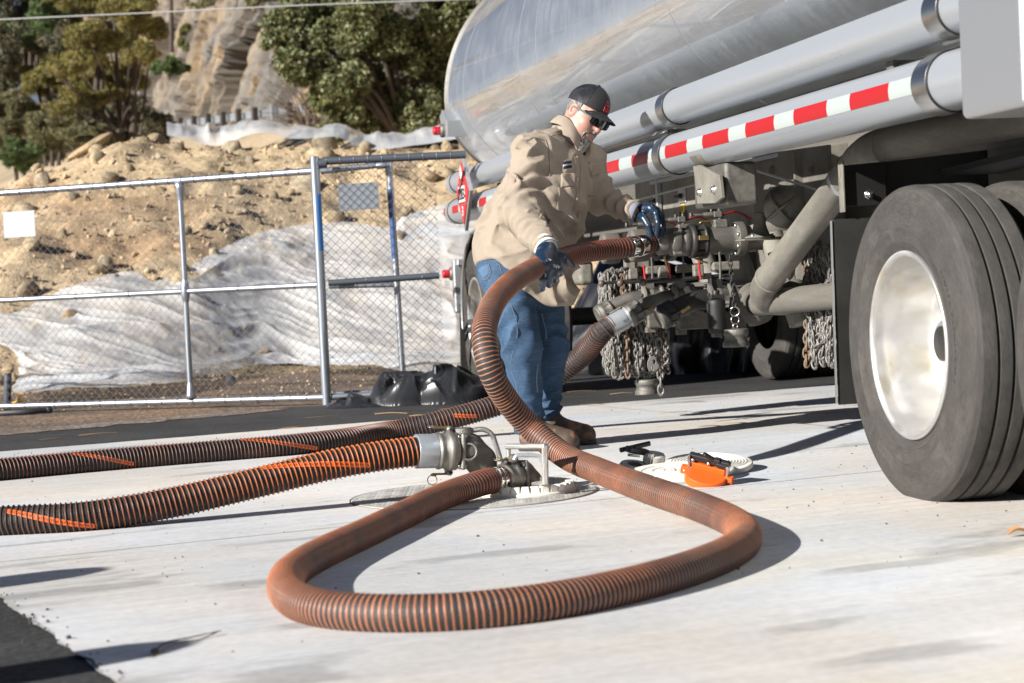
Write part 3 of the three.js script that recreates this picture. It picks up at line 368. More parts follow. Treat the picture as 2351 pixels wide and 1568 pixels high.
// ------------------------------------------------------------ chain link fence and gate
{
  const zinc = tex(512, (u, v) => { const a = fbmP(u, v, 10, 5, 61), b = fbmP(u, v, 40, 3, 63), k = 0.86 + 0.4 * (a - 0.5) + 0.15 * (b - 0.5), r = clamp((a - 0.68) * 6) * 0.5; return [k, k * (1 - 0.15 * r), k * (1 - 0.3 * r)]; }, true), galv = new THREE.MeshStandardMaterial({ map: zinc, color: lin(0.50, 0.54, 0.60), roughness: 0.42, metalness: 0.8 }), dull = mat(0.075, 0.085, 0.105, 0.5, 0.3), wireM = mat(0.20, 0.20, 0.20, 0.5, 0.6), wireD = mat(0.13, 0.13, 0.13, 0.5, 0.5), tie = mat(0.30, 0.31, 0.33, 0.4, 0.7);
  const P0 = V3(-1.339, 0, -13.491), D = V3(-0.945, 0, -0.327).normalize();
  const A = (t, h, o = 0) => P0.clone().addScaledVector(D, t).addScaledVector(V3(-D.z, 0, D.x), o).setY(h);
  const B = (t, h, o = 0) => V3(-1.315 + t, h, -13.5 - o);                    // the run towards the trailer
  const cross = (f, w, h0, h1, pitch, r) => {                                  // two sets of slanting wires, cut off at the frame
    const out = [], H = h1 - h0; for (let k = -Math.ceil(H / pitch); k * pitch < w; k++) for (const s of [0, 1]) {
      let t0 = k * pitch, t1 = t0 + H, y0 = h0, y1 = h1; if (t0 < 0) { y0 -= t0; t0 = 0; } if (t1 > w) { y1 -= t1 - w; t1 = w; } if (t1 - t0 < 0.02) continue;
      const a = f(t0, s ? h0 + h1 - y0 : y0, s ? 0.0022 : -0.0022), b = f(t1, s ? h0 + h1 - y1 : y1, s ? 0.0022 : -0.0022); out.push(rod(a, b, r, 4));
    } return merge(out);
  };
  const ties = (f, t0, t1, h, r, step) => { const o = []; for (let t = t0; t < t1; t += step) { const p = f(t, h), q = f(t + 0.01, h).sub(p); o.push(ring(p, q, r, 0.0022, 12, 5)); } return merge(o); };
  const elbow = (p, r) => put(new THREE.SphereGeometry(r, 16, 12), p.x, p.y, p.z);
  const fa = thing('chain_link_fence', 'long galvanised chain link fence panel in front of the dirt mound and plastic sheet', 'fence', [P0.x, 0, P0.z]);
  part('top_rail', rod(A(0, 1.668), A(7, 1.668), 0.024, 16), galv, fa); part('middle_rail', rod(A(0.02, 0.859), A(7, 0.859), 0.020, 16), galv, fa); part('bottom_rail', rod(A(0, 0.056), A(7, 0.056), 0.022, 16), galv, fa);
  part('gate_post', merge([rod(A(0, -0.02), A(0, 1.765), 0.033, 20), put(new THREE.SphereGeometry(0.033, 16, 8).scale(1, 0.25, 1), P0.x, 1.765, P0.z)]), galv, fa);
  const post = t => merge([rod(A(t, 0.05), A(t, 1.65), 0.021, 16), lathe(A(t, 0.07), V3(0, 1, 0), [[0, 0], [0.040, 0], [0.034, 0.03], [0.0215, 0.12]], 14), lathe(A(t, 1.655), V3(0, -1, 0), [[0, 0], [0.036, 0], [0.033, 0.04], [0.0215, 0.13]], 14), lathe(A(t, 0.78), V3(0, 1, 0), [[0.0215, 0], [0.031, 0.045], [0.034, 0.08], [0.031, 0.115], [0.0215, 0.16]], 14)]);
  for (const t of [1.086, 3.9]) part('post', post(t), galv, fa);
  part('end_post', rod(A(2.73, -0.02, 0.1), A(2.70, 0.30, 0.1), 0.03, 12), dull, fa);
  stuff(part('wire_tie', merge([ties(A, 0.12, 7, 1.668, 0.0255, 0.105), ties(A, 0.15, 7, 0.056, 0.0235, 0.13), ties(A, 0.2, 7, 0.859, 0.0215, 0.45)]), dull, fa));
  stuff(part('wire_mesh', cross(A, 6.6, 0.06, 1.66, 0.062, 0.00125), wireM, fa));
  part('blue_tape', merge([sheetGeo(10, 30, (u, v) => { const a = -0.2 + u * (1.3 + 0.5 * fbm(v * 9, 3, 2, 2)) + 1.2, q = A(0, 1.10 + 0.40 * v); return V3(q.x + 0.0342 * Math.sin(a - 0.9), q.y, q.z + 0.0342 * Math.cos(a - 0.9)); })]), mat(0.035, 0.17, 0.46, 0.5), fa);
  const ws = thing('blank_sign', 'blank white sign board wired to the long fence panel', 'sign', [A(2.45, 1.33).x, 0, A(2.45, 1.33).z]);
  part('board', box(0.276, 0.196, 0.003, 0, 0, 0, 0.001).applyMatrix4(M4().makeRotationY(Math.atan2(-D.z, D.x) + Math.PI).setPosition(A(2.452, 1.424, -0.012))), mat(0.36, 0.37, 0.39, 0.6), ws);
  // run with the dark rails
  const fb = thing('chain_link_fence', 'shorter chain link run with dark rails between the gate post and the trailer', 'fence', [-0.6, 0, -13.5]);
  part('top_rail', rod(B(0.03, 1.735), B(1.05, 1.733), 0.028, 16), dull, fb); part('middle_rail', rod(B(0.03, 0.868), B(0.82, 0.884), 0.023, 16), dull, fb); part('bottom_rail', rod(B(0, 0.056), B(0.85, 0.06), 0.022, 16), galv, fb);
  stuff(part('wire_tie', merge([ties(B, 0.06, 1.0, 1.735, 0.030, 0.098), ties(B, 0.3, 0.8, 0.875, 0.0245, 0.4)]), tie, fb));
  stuff(part('wire_mesh', cross(B, 0.83, 0.06, 1.735, 0.062, 0.0016), wireD, fb));
  part('clamp_band', lathe(B(-0.01, 1.72), V3(1, 0, 0), [[0.03, 0], [0.034, 0], [0.034, 0.07], [0.03, 0.07]], 18), dull, fb);
  // gate frame behind it
  const Gt = (t, h) => V3(-1.31 + t, h, -13.63), gf = thing('chain_link_gate', 'light galvanised gate frame with rounded corner standing behind the dark rails', 'gate', [-1.0, 0, -13.63]);
  part('top_rail', merge([rod(Gt(0, 1.672), Gt(0.475, 1.700), 0.022, 16), elbow(Gt(0.485, 1.697), 0.025)]), galv, gf); part('middle_rail', rod(Gt(0.02, 0.845), Gt(0.49, 0.835), 0.019, 14), galv, gf);
  part('post', rod(Gt(0.49, 1.69), Gt(0.515, 0.06), 0.023, 16), galv, gf); part('corner_fitting', merge([rod(Gt(0.40, 1.69), Gt(0.485, 1.697), 0.0255, 16), rod(Gt(0.487, 1.62), Gt(0.485, 1.70), 0.0265, 16)]), galv, gf);
  part('blue_tape', sheetGeo(10, 30, (u, v) => { const a = -1.2 + u * (1.2 + 1.1 * fbm(v * 7, 9, 2, 2)), q = Gt(0.4995 - 0.010 * v, 1.02 + 0.5 * v); return V3(q.x + 0.0245 * Math.sin(a), q.y, q.z + 0.0245 * Math.cos(a)); }), mat(0.03, 0.085, 0.24, 0.5), gf); part('bottom_rail', rod(Gt(0, 0.07), Gt(0.52, 0.07), 0.02, 12), galv, gf);
  const gs = thing('blank_sign', 'plain dark grey sign hung behind the wire of the dark railed run', 'sign', [B(0.27, 1).x, 0, -13.515]);
  part('board', box(0.285, 0.19, 0.003, -1.042, 1.472, -13.519, 0.001, 0, 0, 0.025), mat(0.20, 0.22, 0.25, 0.6), gs);
  const rag = onGround(32, 945), bar = [onGround(-30, 950, 0.02), onGround(60, 945, 0.025), onGround(112, 941, 0.025)];
  single('yellow_rag', surface((() => { const e = join([cap(V3(-0.06, 0.03, 0), V3(0.05, 0.05, 0), 0.035, 0.03), cap(V3(0.04, 0.05, 0), V3(0.06, 0.11, 0.01), 0.025, 0.015)], 0.03); return (x, y, z) => e(x, y, z) + 0.02 * (fbm(x * 30, y * 30, z * 30, 2) - 0.5); })(), [-0.12, -0.01, -0.07], [0.12, 0.15, 0.07], 0.006), mat(0.80, 0.42, 0.03, 0.7), 'crumpled yellow rag lying at the foot of the fence', 'rag', null, [rag.x, 0.0, rag.z]);
  single('black_bar', merge([tube(bar, 0.022, 20, 10), elbow(bar[2], 0.03)]), mat(0.035, 0.035, 0.04, 0.5), 'black bar lying on the ground next to the yellow rag', 'bar');
}
// black plastic heap by the trailer
{
  const o = at(930, 920, 13.2), sk = (x, z) => { const rr = (cx, cz, rx, rz, h) => { const q = ((x - cx) / rx) ** 2 + ((z - cz) / rz) ** 2; return q < 1 ? h * Math.pow(1 - q, 0.5) : 0; };
    const b = Math.max(rr(0.05, 0, 0.30, 0.3, 0.285), rr(0.34, 0.03, 0.34, 0.32, 0.25), rr(-0.36, 0.06, 0.20, 0.2, 0.10), rr(-0.18, 0.1, 0.16, 0.15, 0.05));
    const q = cells(x * 5.5 + 0.8 * fbm(x * 4, z * 4, 2, 2), z * 3.2 + x * 1.5, b * 2.5), q2 = cells(x * 13, z * 9 + x * 3, 4), f = 1 - Math.abs(2 * fbm(x * 3 + z * 2.4, z * 2 - x * 0.8, 4, 2) - 1); const m = Math.min(1, b * 8); return b * (0.42 + 0.62 * f) + m * (0.09 * (q[0] - 0.5) * Math.min(1, q[1] * 3.5) + 0.11 * (q[2] * (q[0] * 7 % 1 - 0.5) + q[3] * (q[0] * 13 % 1 - 0.5)) + 0.02 * (q2[0] - 0.5) * Math.min(1, q2[1] * 3)) + (b > 0.02 ? 0 : 0.004); };
  const g = sheetGeo(150, 80, (u, v) => { const x = -0.62 + u * 1.4, z = -0.42 + v * 0.85, h = sk(x, z); return V3(o.x + x + 0.05 * (fbm(x * 6, z * 6, 3, 2) - 0.5), Math.max(0.0, h) + 0.002, o.z + z + h * 0.35); });
  const ix = g.index.array, p = g.attributes.position, keep = []; for (let i = 0; i < ix.length; i += 3) if (p.getY(ix[i]) > 0.009 || p.getY(ix[i + 1]) > 0.009 || p.getY(ix[i + 2]) > 0.009) keep.push(ix[i], ix[i + 1], ix[i + 2]); g.setIndex(keep);
  single('black_tarp', g, mat(0.020, 0.021, 0.024, 0.34), 'crumpled black plastic tarp heaped between the fence and the trailer wheel', 'tarp');
}

{ // partly seen black tarp, built up into a bank to darken under the trailer
  const path = new THREE.CatmullRomCurve3([V3(0.2, 0, -15.9), V3(1.2, 0, -16.2), V3(2.6, 0, -15.7), V3(4.2, 0, -13.6), V3(6.2, 0, -10)]), fb = (x, y, z) => 1 - Math.abs(2 * fbm(x, y, z, 3) - 1);
  const g = sheetGeo(220, 44, (u, v) => { const p = path.getPointAt(u), t = path.getTangentAt(u), nx = V3(-t.z, 0, t.x), s = u * 9, a = v * Math.PI, f = fb(s * 1.6 + v, v * 4, 3), q = fb(s * 4 - v * 5, v * 7 + s, 7), k = 1 + 0.30 * (f - 0.5) + 0.16 * (q - 0.5), e = Math.min(1, u * 9), h = Math.sin(a) * (1.15 + 0.35 * fbm(s * 0.8, 2, 1, 2)) * k * e; return p.addScaledVector(nx, Math.cos(a) * 0.8 * k * e).setY(Math.max(0.002, h)); });
  single('black_tarp', g, mat(0.014, 0.015, 0.019, 0.3), 'long black plastic bank added behind the trailer to darken the view beneath', 'tarp');
}
// ------------------------------------------------------------ the tank trailer; local axes: x across (away from the camera), y up, z towards its front
const TA = 0.201703, tn0 = 3.8, ts0 = 9.5;
const TB = V3(Math.cos(TA) * tn0 - Math.sin(TA) * ts0, 0, -(Math.sin(TA) * tn0 + Math.cos(TA) * ts0));
const truck = thing('tank_trailer', 'polished aluminium tank trailer with hose tubes, manifold and big dual wheels', 'tank trailer', [TB.x, 0, TB.z], TA);
localThings.add(truck);
const T = (n, h, s) => V3(n - tn0, h, -(s - ts0));        // across, height, distance from the camera along the trailer
const fromWorld = p => truck.worldToLocal(p.clone());
const tw = (n, h, s) => T(n, h, s).applyAxisAngle(V3(0, 1, 0), TA).add(TB);   // the same point in world axes
const DN = V3(1, 0, 0), DS = V3(0, 0, -1), UP = V3(0, 1, 0);
const scuff = tex(512, (u, v) => 0.42 + 0.30 * (fbmP(u, v, 6, 5, 3) - 0.5) + 0.16 * (fbmP(u, v, 5, 4, 7, 1, 8) - 0.5), false), hammered = tex(512, (u, v) => 0.5 * fbmP(u, v, 5, 3, 3) + 0.12 * fbmP(u, v, 40, 2, 5), false);
const dustTex = tex(512, (u, v) => { const a = fbmP(u, v, 8, 5, 13), b = nP(u * 200, v * 200, 4, 200, 200), k = 0.78 + 0.35 * (a - 0.5) + 0.10 * (b - 0.5) - (b > 0.93 ? 0.1 : 0); return [k, k * 0.985, k * 0.95]; }, true);
const tankM = new THREE.MeshPhysicalMaterial({ color: lin(0.66, 0.70, 0.74), metalness: 0.80, roughness: 0.36, roughnessMap: scuff, bumpMap: hammered, bumpScale: 0.0014, clearcoat: 1, clearcoatRoughness: 0.03 });
tankM.roughness = 0.9;
const aluM = new THREE.MeshStandardMaterial({ color: lin(0.42, 0.445, 0.475), metalness: 0.45, roughness: 0.72, roughnessMap: scuff });
const aluDull = new THREE.MeshStandardMaterial({ color: lin(0.55, 0.56, 0.57), metalness: 0.85, roughness: 0.45, bumpMap: rep(roughBump, 3), bumpScale: 0.0006 });
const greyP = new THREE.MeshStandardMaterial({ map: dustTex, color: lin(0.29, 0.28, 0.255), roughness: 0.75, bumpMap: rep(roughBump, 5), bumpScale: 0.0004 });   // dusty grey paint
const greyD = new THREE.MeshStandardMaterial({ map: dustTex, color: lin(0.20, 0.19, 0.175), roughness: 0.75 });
const blackP = new THREE.MeshStandardMaterial({ map: dustTex, color: lin(0.020, 0.020, 0.021), roughness: 0.6 });
const rubberM = new THREE.MeshStandardMaterial({ map: dustTex, color: lin(0.036, 0.035, 0.034), roughness: 0.85 });
const castM = new THREE.MeshStandardMaterial({ map: dustTex, color: lin(0.28, 0.275, 0.265), roughness: 0.5, metalness: 0.5, bumpMap: rep(roughBump, 4), bumpScale: 0.0008 });
const darkCast = new THREE.MeshStandardMaterial({ map: dustTex, color: lin(0.06, 0.06, 0.062), roughness: 0.5, metalness: 0.4 });
const steelM = mat(0.60, 0.60, 0.58, 0.3, 1), chromeM = mat(0.72, 0.70, 0.66, 0.12, 1), brassM = mat(0.45, 0.33, 0.14, 0.35, 0.9), redM = mat(0.55, 0.02, 0.025, 0.45), redLens = mat(0.42, 0.015, 0.03, 0.25, 0, { clearcoat: 0.6 });
const tp = (name, geo, m, parent = truck, label) => { const o = shade(new THREE.Mesh(geo, m)); o.name = name; parent.add(o); if (label) o.userData.label = label; return o; };
const sub = name => { const g = new THREE.Group(); g.name = name; truck.add(g); return g; };
// --- tank shell: an oval, flatter above than below
const tc = 3.865, th = 2.28, ta = 1.22, tbU = 1.16, tbL = 0.80;
const oval = (a, k = 1) => { const c = Math.cos(a), s = Math.sin(a); return [tc - ta * k * c, th + (s > 0 ? tbU : tbL) * k * s]; };
{
  const prof = []; for (let i = 0; i <= 40; i++) prof.push([1.5 + 13.62 * i / 40, 1]);
  for (const [ds, k] of [[0.02, 0.997], [0.05, 0.985], [0.09, 0.955], [0.13, 0.90], [0.19, 0.78], [0.26, 0.55], [0.30, 0.3], [0.315, 0.001]]) prof.push([15.12 + ds, k]);
  const g = sheetGeo(140, prof.length - 1, (u, v) => { const [s, k] = prof[Math.round(v * (prof.length - 1))], [n, h] = oval(-u * 2 * Math.PI, k); return T(n, h, s); }, (u, v) => [u * 7, prof[Math.round(v * (prof.length - 1))][0] * 0.9]);
  const tank = tp('tank', g, tankM);
  for (const s of [14.35, 12.3, 11.75, 8.9, 6.2]) { const r = sheetGeo(120, 2, (u, v) => { const [n, h] = oval(-u * 2 * Math.PI, 1 + (v === 0.5 ? 0.0032 : -0.001)); return T(n, h, s + (v - 0.5) * 0.022); }); tp('weld_seam', r, tankM, tank); }
  const rim = sheetGeo(120, 4, (u, v) => { const [n, h] = oval(-u * 2 * Math.PI, [0.995, 1.012, 1.014, 1.012, 0.995][Math.round(v * 4)]); return T(n, h, 15.09 + v * 0.05); }); tp('end_rim', rim, castM, tank);
}
// --- hose tubes along the side
function hoseTube(h, r, bands, rear) {
  const g = sub('hose_tube'), pr = [[0, rear + 0.03], [r * 0.8, rear + 0.025], [r * 0.96, rear], [r, rear - 0.05], [r, 3.9], [0, 3.9]].map(q => [q[0], rear + 0.1 - q[1]]);
  tp('tube', lathe(T(2.62, h, rear + 0.1), V3(0, 0, 1), pr, 56), aluM, g);
  const cuff = s => lathe(T(2.62, h, s + 0.1), V3(0, 0, 1), [[r, 0], [r + 0.0035, 0.002], [r + 0.0035, 0.018], [r + 0.005, 0.02], [r + 0.005, 0.165], [r, 0.17]], 56);
  for (const s of bands) tp('strap', lathe(T(2.62, h, s + 0.06), V3(0, 0, 1), [[r, 0], [r + 0.006, 0.0], [r + 0.006, 0.11], [r, 0.11]], 56), steelM, g), tp('strap_edge', ring(T(2.62, h, s - 0.055), DS, r + 0.002, 0.005, 56, 6), blackP, g);
  tp('end_lip', ring(T(2.62, h, rear - 0.22), DS, r + 0.001, 0.006, 48, 6), blackP, g);
  return g;
}
const upT = hoseTube(1.606, 0.0828, [8.665, 5.595], 14.74), loT = hoseTube(1.386, 0.095, [8.72, 5.67], 14.83);
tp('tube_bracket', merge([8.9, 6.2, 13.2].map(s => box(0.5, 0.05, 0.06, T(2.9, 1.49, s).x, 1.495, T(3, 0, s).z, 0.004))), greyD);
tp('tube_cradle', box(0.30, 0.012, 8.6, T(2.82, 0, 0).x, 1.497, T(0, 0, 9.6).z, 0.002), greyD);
{ // reflective tape: red and white pieces curved round the lower tube
  const tR = new THREE.MeshStandardMaterial({ color: lin(0.36, 0.012, 0.015), roughness: 0.42, bumpMap: rep(roughBump, 4), bumpScale: 0.0003 }), tW = mat(0.36, 0.40, 0.385, 0.4);
  const piece2 = (s0, s1, m) => tp('reflective_tape', sheetGeo(4, 8, (u, v) => { const a = Math.PI - 0.02 + (v - 0.5) * 0.62, R = 0.0963; return T(2.62 + R * Math.cos(a), 1.386 + R * Math.sin(a), mix(s0, s1, u)); }), m, loT);
  const cuts = [5.714, 5.923, 6.265, 6.486, 6.83, 7.05, 7.397, 7.618, 7.982, 8.217, 8.566]; cuts.forEach((s, i) => { if (i) piece2(cuts[i - 1], s, i % 2 ? tW : tR); });
  for (const [a, b, w] of [[8.566, 8.646, 1], [8.796, 8.87, 1], [8.87, 9.161, 0], [9.161, 9.404, 1], [9.404, 9.731, 0], [12.73, 13.01, 1], [13.01, 13.29, 0], [13.29, 13.52, 1], [13.52, 13.85, 0], [13.85, 14.13, 1], [14.13, 14.41, 0], [14.74, 14.8, 0]]) piece2(a, b, w ? tW : tR);
}
// --- end cabinet at the front of the tubes
tp('tool_cabinet', merge([box(0.9, 1.3, 0.40, T(2.883, 0, 0).x, 1.228 + 0.65, T(0, 0, 4.985).z, 0.02)]), aluDull);
tp('cabinet_trim', merge([box(0.86, 1.3, 0.05, T(2.883, 0, 0).x, 1.235 + 0.65, T(0, 0, 4.785).z, 0.022)]), aluM);
tp('front_bulkhead', box(0.8, 1.4, 0.02, T(3.12, 0, 0).x, 2.0, T(0, 0, 4.70).z, 0.002), blackP);
// --- wheels
const tyreTex = tex(512, (u, v) => { const a = fbmP(u, v, 8, 5, 5, 4, 1), b = nP(u * 256, v * 256, 6, 256, 256), c = fbmP(u, v, 6, 4, 15, 6, 1), k = 0.84 + 0.26 * (a - 0.5) + 0.20 * (b - 0.5) + 0.10 * clamp((c - 0.6) * 6); return [k * 1.01, k, k * 0.98]; }, true);
const tyreM = new THREE.MeshStandardMaterial({ map: tyreTex, color: lin(0.072, 0.067, 0.063), roughness: 0.8, bumpMap: rep(tyreTex, 1), bumpScale: 0.001 }), treadM = new THREE.MeshStandardMaterial({ map: tyreTex, color: lin(0.086, 0.084, 0.081), roughness: 0.85 }), grooveM = mat(0.012, 0.012, 0.012, 0.9);
const rimTex = tex(512, (u, v) => { const s = fbmP(u, v, 4, 5, 25, 5, 1), d = clamp((fbmP(u, v, 5, 5, 29, 3, 1) - 0.56) * 5); const k = 0.90 + 0.12 * (s - 0.5); return [k * (1 - 0.05 * d), k * (1 - 0.075 * d), k * (1 - 0.13 * d)]; }, true), rimRough = tex(256, (u, v) => 0.45 + 0.7 * (fbmP(u, v, 6, 5, 33, 3, 1) - 0.4), false);
const rimM = new THREE.MeshStandardMaterial({ map: rimTex, color: lin(0.74, 0.73, 0.71), metalness: 0.75, roughness: 0.95, roughnessMap: rimRough });
const font = await new FontLoader().loadAsync('fonts/droid/droid_sans_bold.typeface.json');
const text = (t, size, depth = 0.001) => { const g = new TextGeometry(t, { font, size, depth, curveSegments: 3, bevelEnabled: false }); g.computeBoundingBox(); const b = g.boundingBox; return g.translate(-(b.max.x + b.min.x) / 2, -(b.max.y + b.min.y) / 2, 0); };
function tyreGeo(R, w) {                                    // around +x, outer face at 0, width w
  const g = 0.012, tread = [], step = (w - 0.07) / 4; const q = [[0.315, 0.028], [0.34, 0.010], [0.352, 0.006], [0.354, 0.003], [0.358, 0.003], [0.36, 0.006], [0.39, 0.0], [0.398, -0.0045], [0.405, -0.0045], [0.408, -0.001], [0.45, -0.003], [0.455, 0.001], [0.50, 0.004], [R - 0.030, 0.012], [R - 0.020, 0.016], [R - 0.018, 0.015], [R - 0.012, 0.021], [R - 0.010, 0.026], [R - 0.004, 0.033]];
  for (let i = 0; i < 4; i++) { const x0 = 0.035 + step * i, x1 = x0 + step; tread.push([R - (i ? 0.0 : 0.003), x0 + (i ? g / 2 : 0)], [R + 0.001, (x0 + x1) / 2], [R, x1 - (i < 3 ? g / 2 : 0)]); if (i < 3) tread.push([R - 0.016, x1 - g / 2 + 0.001], [R - 0.016, x1 + g / 2 - 0.001]); }
  const back = q.map(p => [p[0], w - p[1]]).reverse(); return [[...q, ...tread.slice(0, 1)], tread, [tread[tread.length - 1], ...back]];
}
function wheel(n, s, outer, detail, far) {
  const g = sub('wheel'), c = T(n, 0.536, s), seg = detail ? 160 : 72, dir = far ? V3(-1, 0, 0) : DN, w = 0.275, R = 0.545, [a, b, d] = tyreGeo(R, w);
  const ty = tp('tyre', merge([lathe(c, dir, a, seg), lathe(c, dir, d, seg)]), tyreM, g); const tr = toCreasedNormals(lathe(c, dir, b, seg), 0.5); tp('tread', tr, treadM, ty);
  const gr = []; for (let i = 0; i < 3; i++) { const st = (w - 0.07) / 4, x1 = 0.035 + st * (i + 1); gr.push(lathe(c, dir, [[R - 0.0135, x1 - 0.003], [R - 0.0135, x1 + 0.003]], seg)); } tp('groove', merge(gr), grooveM, ty);
  if (outer) {
    tp('rim', lathe(c, dir, [[0.316, 0.045], [0.321, 0.032], [0.324, 0.018], [0.3235, 0.012], [0.319, 0.008], [0.312, 0.009], [0.305, 0.016], [0.3015, 0.026], [0.300, 0.045], [0.296, 0.060], [0.287, 0.080], [0.280, 0.110], [0.276, 0.15], [0.272, 0.20], [0.262, 0.228], [0.24, 0.248], [0.20, 0.258], [0.155, 0.26], [0.15, 0.275], [0.10, 0.275]], seg), rimM, g);
    const hub = tp('hub', lathe(c, dir, [[0.14, 0.28], [0.14, 0.255], [0.112, 0.24], [0.104, 0.215], [0.098, 0.185], [0.080, 0.18], [0.080, 0.150], [0.072, 0.142], [0, 0.142]], 40), aluDull, g);
    for (let i = 0; i < 10; i++) { const an = i / 10 * 6.283, p = c.clone().add(V3(0, Math.cos(an) * 0.168, Math.sin(an) * 0.168)).addScaledVector(dir, 0.259); tp('wheel_nut', lathe(p, dir.clone().negate(), [[0, 0.045], [0.011, 0.042], [0.013, 0.028], [0.019, 0.018], [0.021, 0], [0, 0]], 6), steelM, hub); }
    if (detail) { tp('hub_cap', lathe(c, dir, [[0.060, 0.143], [0.060, 0.137], [0.052, 0.133], [0, 0.131]], 32), darkCast, hub); }
  }
  return [g, ty, c];
}
for (const [s, d, n] of [[6.06, 1, 2.60], [4.73, 0, 2.60], [13.5, 0, 2.49]]) {
  const [g, ty, c] = wheel(n, s, true, d); wheel(n + 0.34, s, false, 0); wheel(4.95, s, false, 0, true); wheel(5.29, s, true, 0, true);
  tp('axle', rod(T(3.0, 0.538, s), T(4.9, 0.538, s), 0.065, 20), blackP);
  if (d) for (const [str, a0, rr, sz] of [['24.5', 3.75, 0.435, 0.045], ['Continental', 0.62, 0.425, 0.045]]) [...str].forEach((chr, i) => { const an = a0 - i * (str.length > 5 ? 0.088 : 0.105); const t = text(chr, sz, 0.002); t.applyMatrix4(M4().makeRotationZ(an - Math.PI / 2)); t.translate(Math.cos(an) * rr, Math.sin(an) * rr, 0); t.applyMatrix4(M4().makeRotationY(-Math.PI / 2)); t.translate(c.x + 0.0005, c.y, c.z); tp('raised_letter', t, rubberM, ty); });
}
// --- mud flaps and fenders
const plate = (pts, s, t, m, name, bevel = 0.002) => { const g = new THREE.ExtrudeGeometry(new THREE.Shape(pts.map(p => new THREE.Vector2(p[0] - tn0, p[1]))), { depth: t, bevelEnabled: bevel > 0, bevelSize: bevel, bevelThickness: bevel, bevelSegments: 1 }); g.translate(0, 0, -(s - ts0)); return tp(name, g, m); };
const sidePlate = (pts, n, t, m, name, parent = truck) => { const g = new THREE.ExtrudeGeometry(new THREE.Shape(pts.map(p => new THREE.Vector2(p[0] - ts0, p[1]))), { depth: t, bevelEnabled: true, bevelSize: 0.002, bevelThickness: 0.002, bevelSegments: 1 }); g.applyMatrix4(M4().makeRotationY(Math.PI / 2)); g.translate(n - tn0, 0, 0); return tp(name, g, m, parent); };   // pts: [s, h]
{
  const flap = sheetGeo(10, 24, (u, v) => { const h = mix(1.00, 0.275, v), bulge = 0.05 * Math.sin(v * Math.PI * 0.9); return T(2.73 + 0.62 * u - bulge * 0.4 * (1 - u), h, 6.99 - bulge + 0.02 * v); });
  const back = flap.clone(); back.translate(0, 0, -0.012); const edge = sheetGeo(1, 24, (u, v) => { const h = mix(1.00, 0.275, v), bulge = 0.05 * Math.sin(v * Math.PI * 0.9); return T(2.73 - bulge * 0.4, h, 6.99 - bulge + 0.02 * v + 0.012 * u); });
  tp('mud_flap', merge([flap, back, edge]), rubberM);
  tp('flap_lit_edge', sheetGeo(2, 24, (u, v) => { const h = mix(0.995, 0.28, v), bulge = 0.05 * Math.sin(v * Math.PI * 0.9); return T(2.722 - bulge * 0.4 - 0.004 * Math.sin(u * Math.PI), h, 6.985 - bulge + 0.02 * v + 0.024 * u); }), mat(0.13, 0.13, 0.13, 0.6));  // lighter strip paints the sunlit outer edge of the black flap
  plate([[2.77, 1.05], [2.77, 1.205], [2.95, 1.215], [2.95, 1.05]], 7.0, 0.012, blackP, 'flap_bracket'); plate([[2.955, 0.98], [2.955, 1.215], [3.42, 1.25], [3.42, 1.0]], 7.02, 0.012, blackP, 'fender_plate');
  tp('bracket_flange', box(0.008, 0.20, 0.05, T(2.768, 0, 0).x, 1.125, T(0, 0, 6.985).z, 0.003), greyP);
  tp('bracket_bolt', lathe(T(2.88, 1.09, 6.99), V3(0, 0, 1), [[0, 0.022], [0.012, 0.022], [0.012, 0.006], [0.02, 0.005], [0.02, 0]], 6), steelM);
  sidePlate([[6.9, 1.15], [5.2, 1.22], [5.2, 1.24], [6.9, 1.17]], 3.15, 0.3, blackP, 'fender_top');
  // rear: mud flap, bracket with marker lamps, fender arc
  plate([[2.53, 0.02], [2.55, 0.66], [2.95, 0.66], [2.95, 0.02]], 14.42, 0.012, rubberM, 'mud_flap'); 
  tp('lamp_bracket', merge([box(0.07, 0.42, 0.10, T(2.60, 0, 0).x, 0.80, T(0, 0, 14.75).z, 0.012), box(0.14, 0.05, 0.10, T(2.66, 0, 0).x, 0.985, T(0, 0, 14.7).z, 0.01)]), aluDull);
  for (const [n, h, s] of [[2.53, 0.90, 14.8], [2.52, 2.035, 14.85]]) { const L = sub('marker_lamp'); tp('lamp_base', lathe(T(n + 0.05, h, s), V3(-1, 0, 0), [[0, 0], [0.052, 0], [0.056, 0.01], [0.05, 0.03], [0.038, 0.034]], 28), castM, L); tp('lens', lathe(T(n + 0.018, h, s), V3(-1, 0, 0), [[0.034, 0], [0.034, 0.045], [0.028, 0.058], [0, 0.060]], 28), redLens, L); }
  sidePlate([[15.02, 2.16], [14.9, 2.2], [14.7, 2.1], [14.72, 1.98], [14.9, 1.99]], 2.57, 0.16, aluDull, 'lamp_housing');
  const arc = sheetGeo(40, 1, (u, v) => { const a = -0.1 + u * 1.75; return T(2.56 + v * 0.62, 0.538 + 0.66 * Math.sin(a), 13.6 + 0.74 * Math.cos(a)); }); tp('rear_fender', arc, blackP);
  tp('fender_edge', tube(Array.from({ length: 20 }, (_, i) => { const a = -0.1 + i / 19 * 1.75; return T(2.555, 0.538 + 0.662 * Math.sin(a), 13.6 + 0.742 * Math.cos(a)); }), 0.014, 60, 8), aluDull);
}
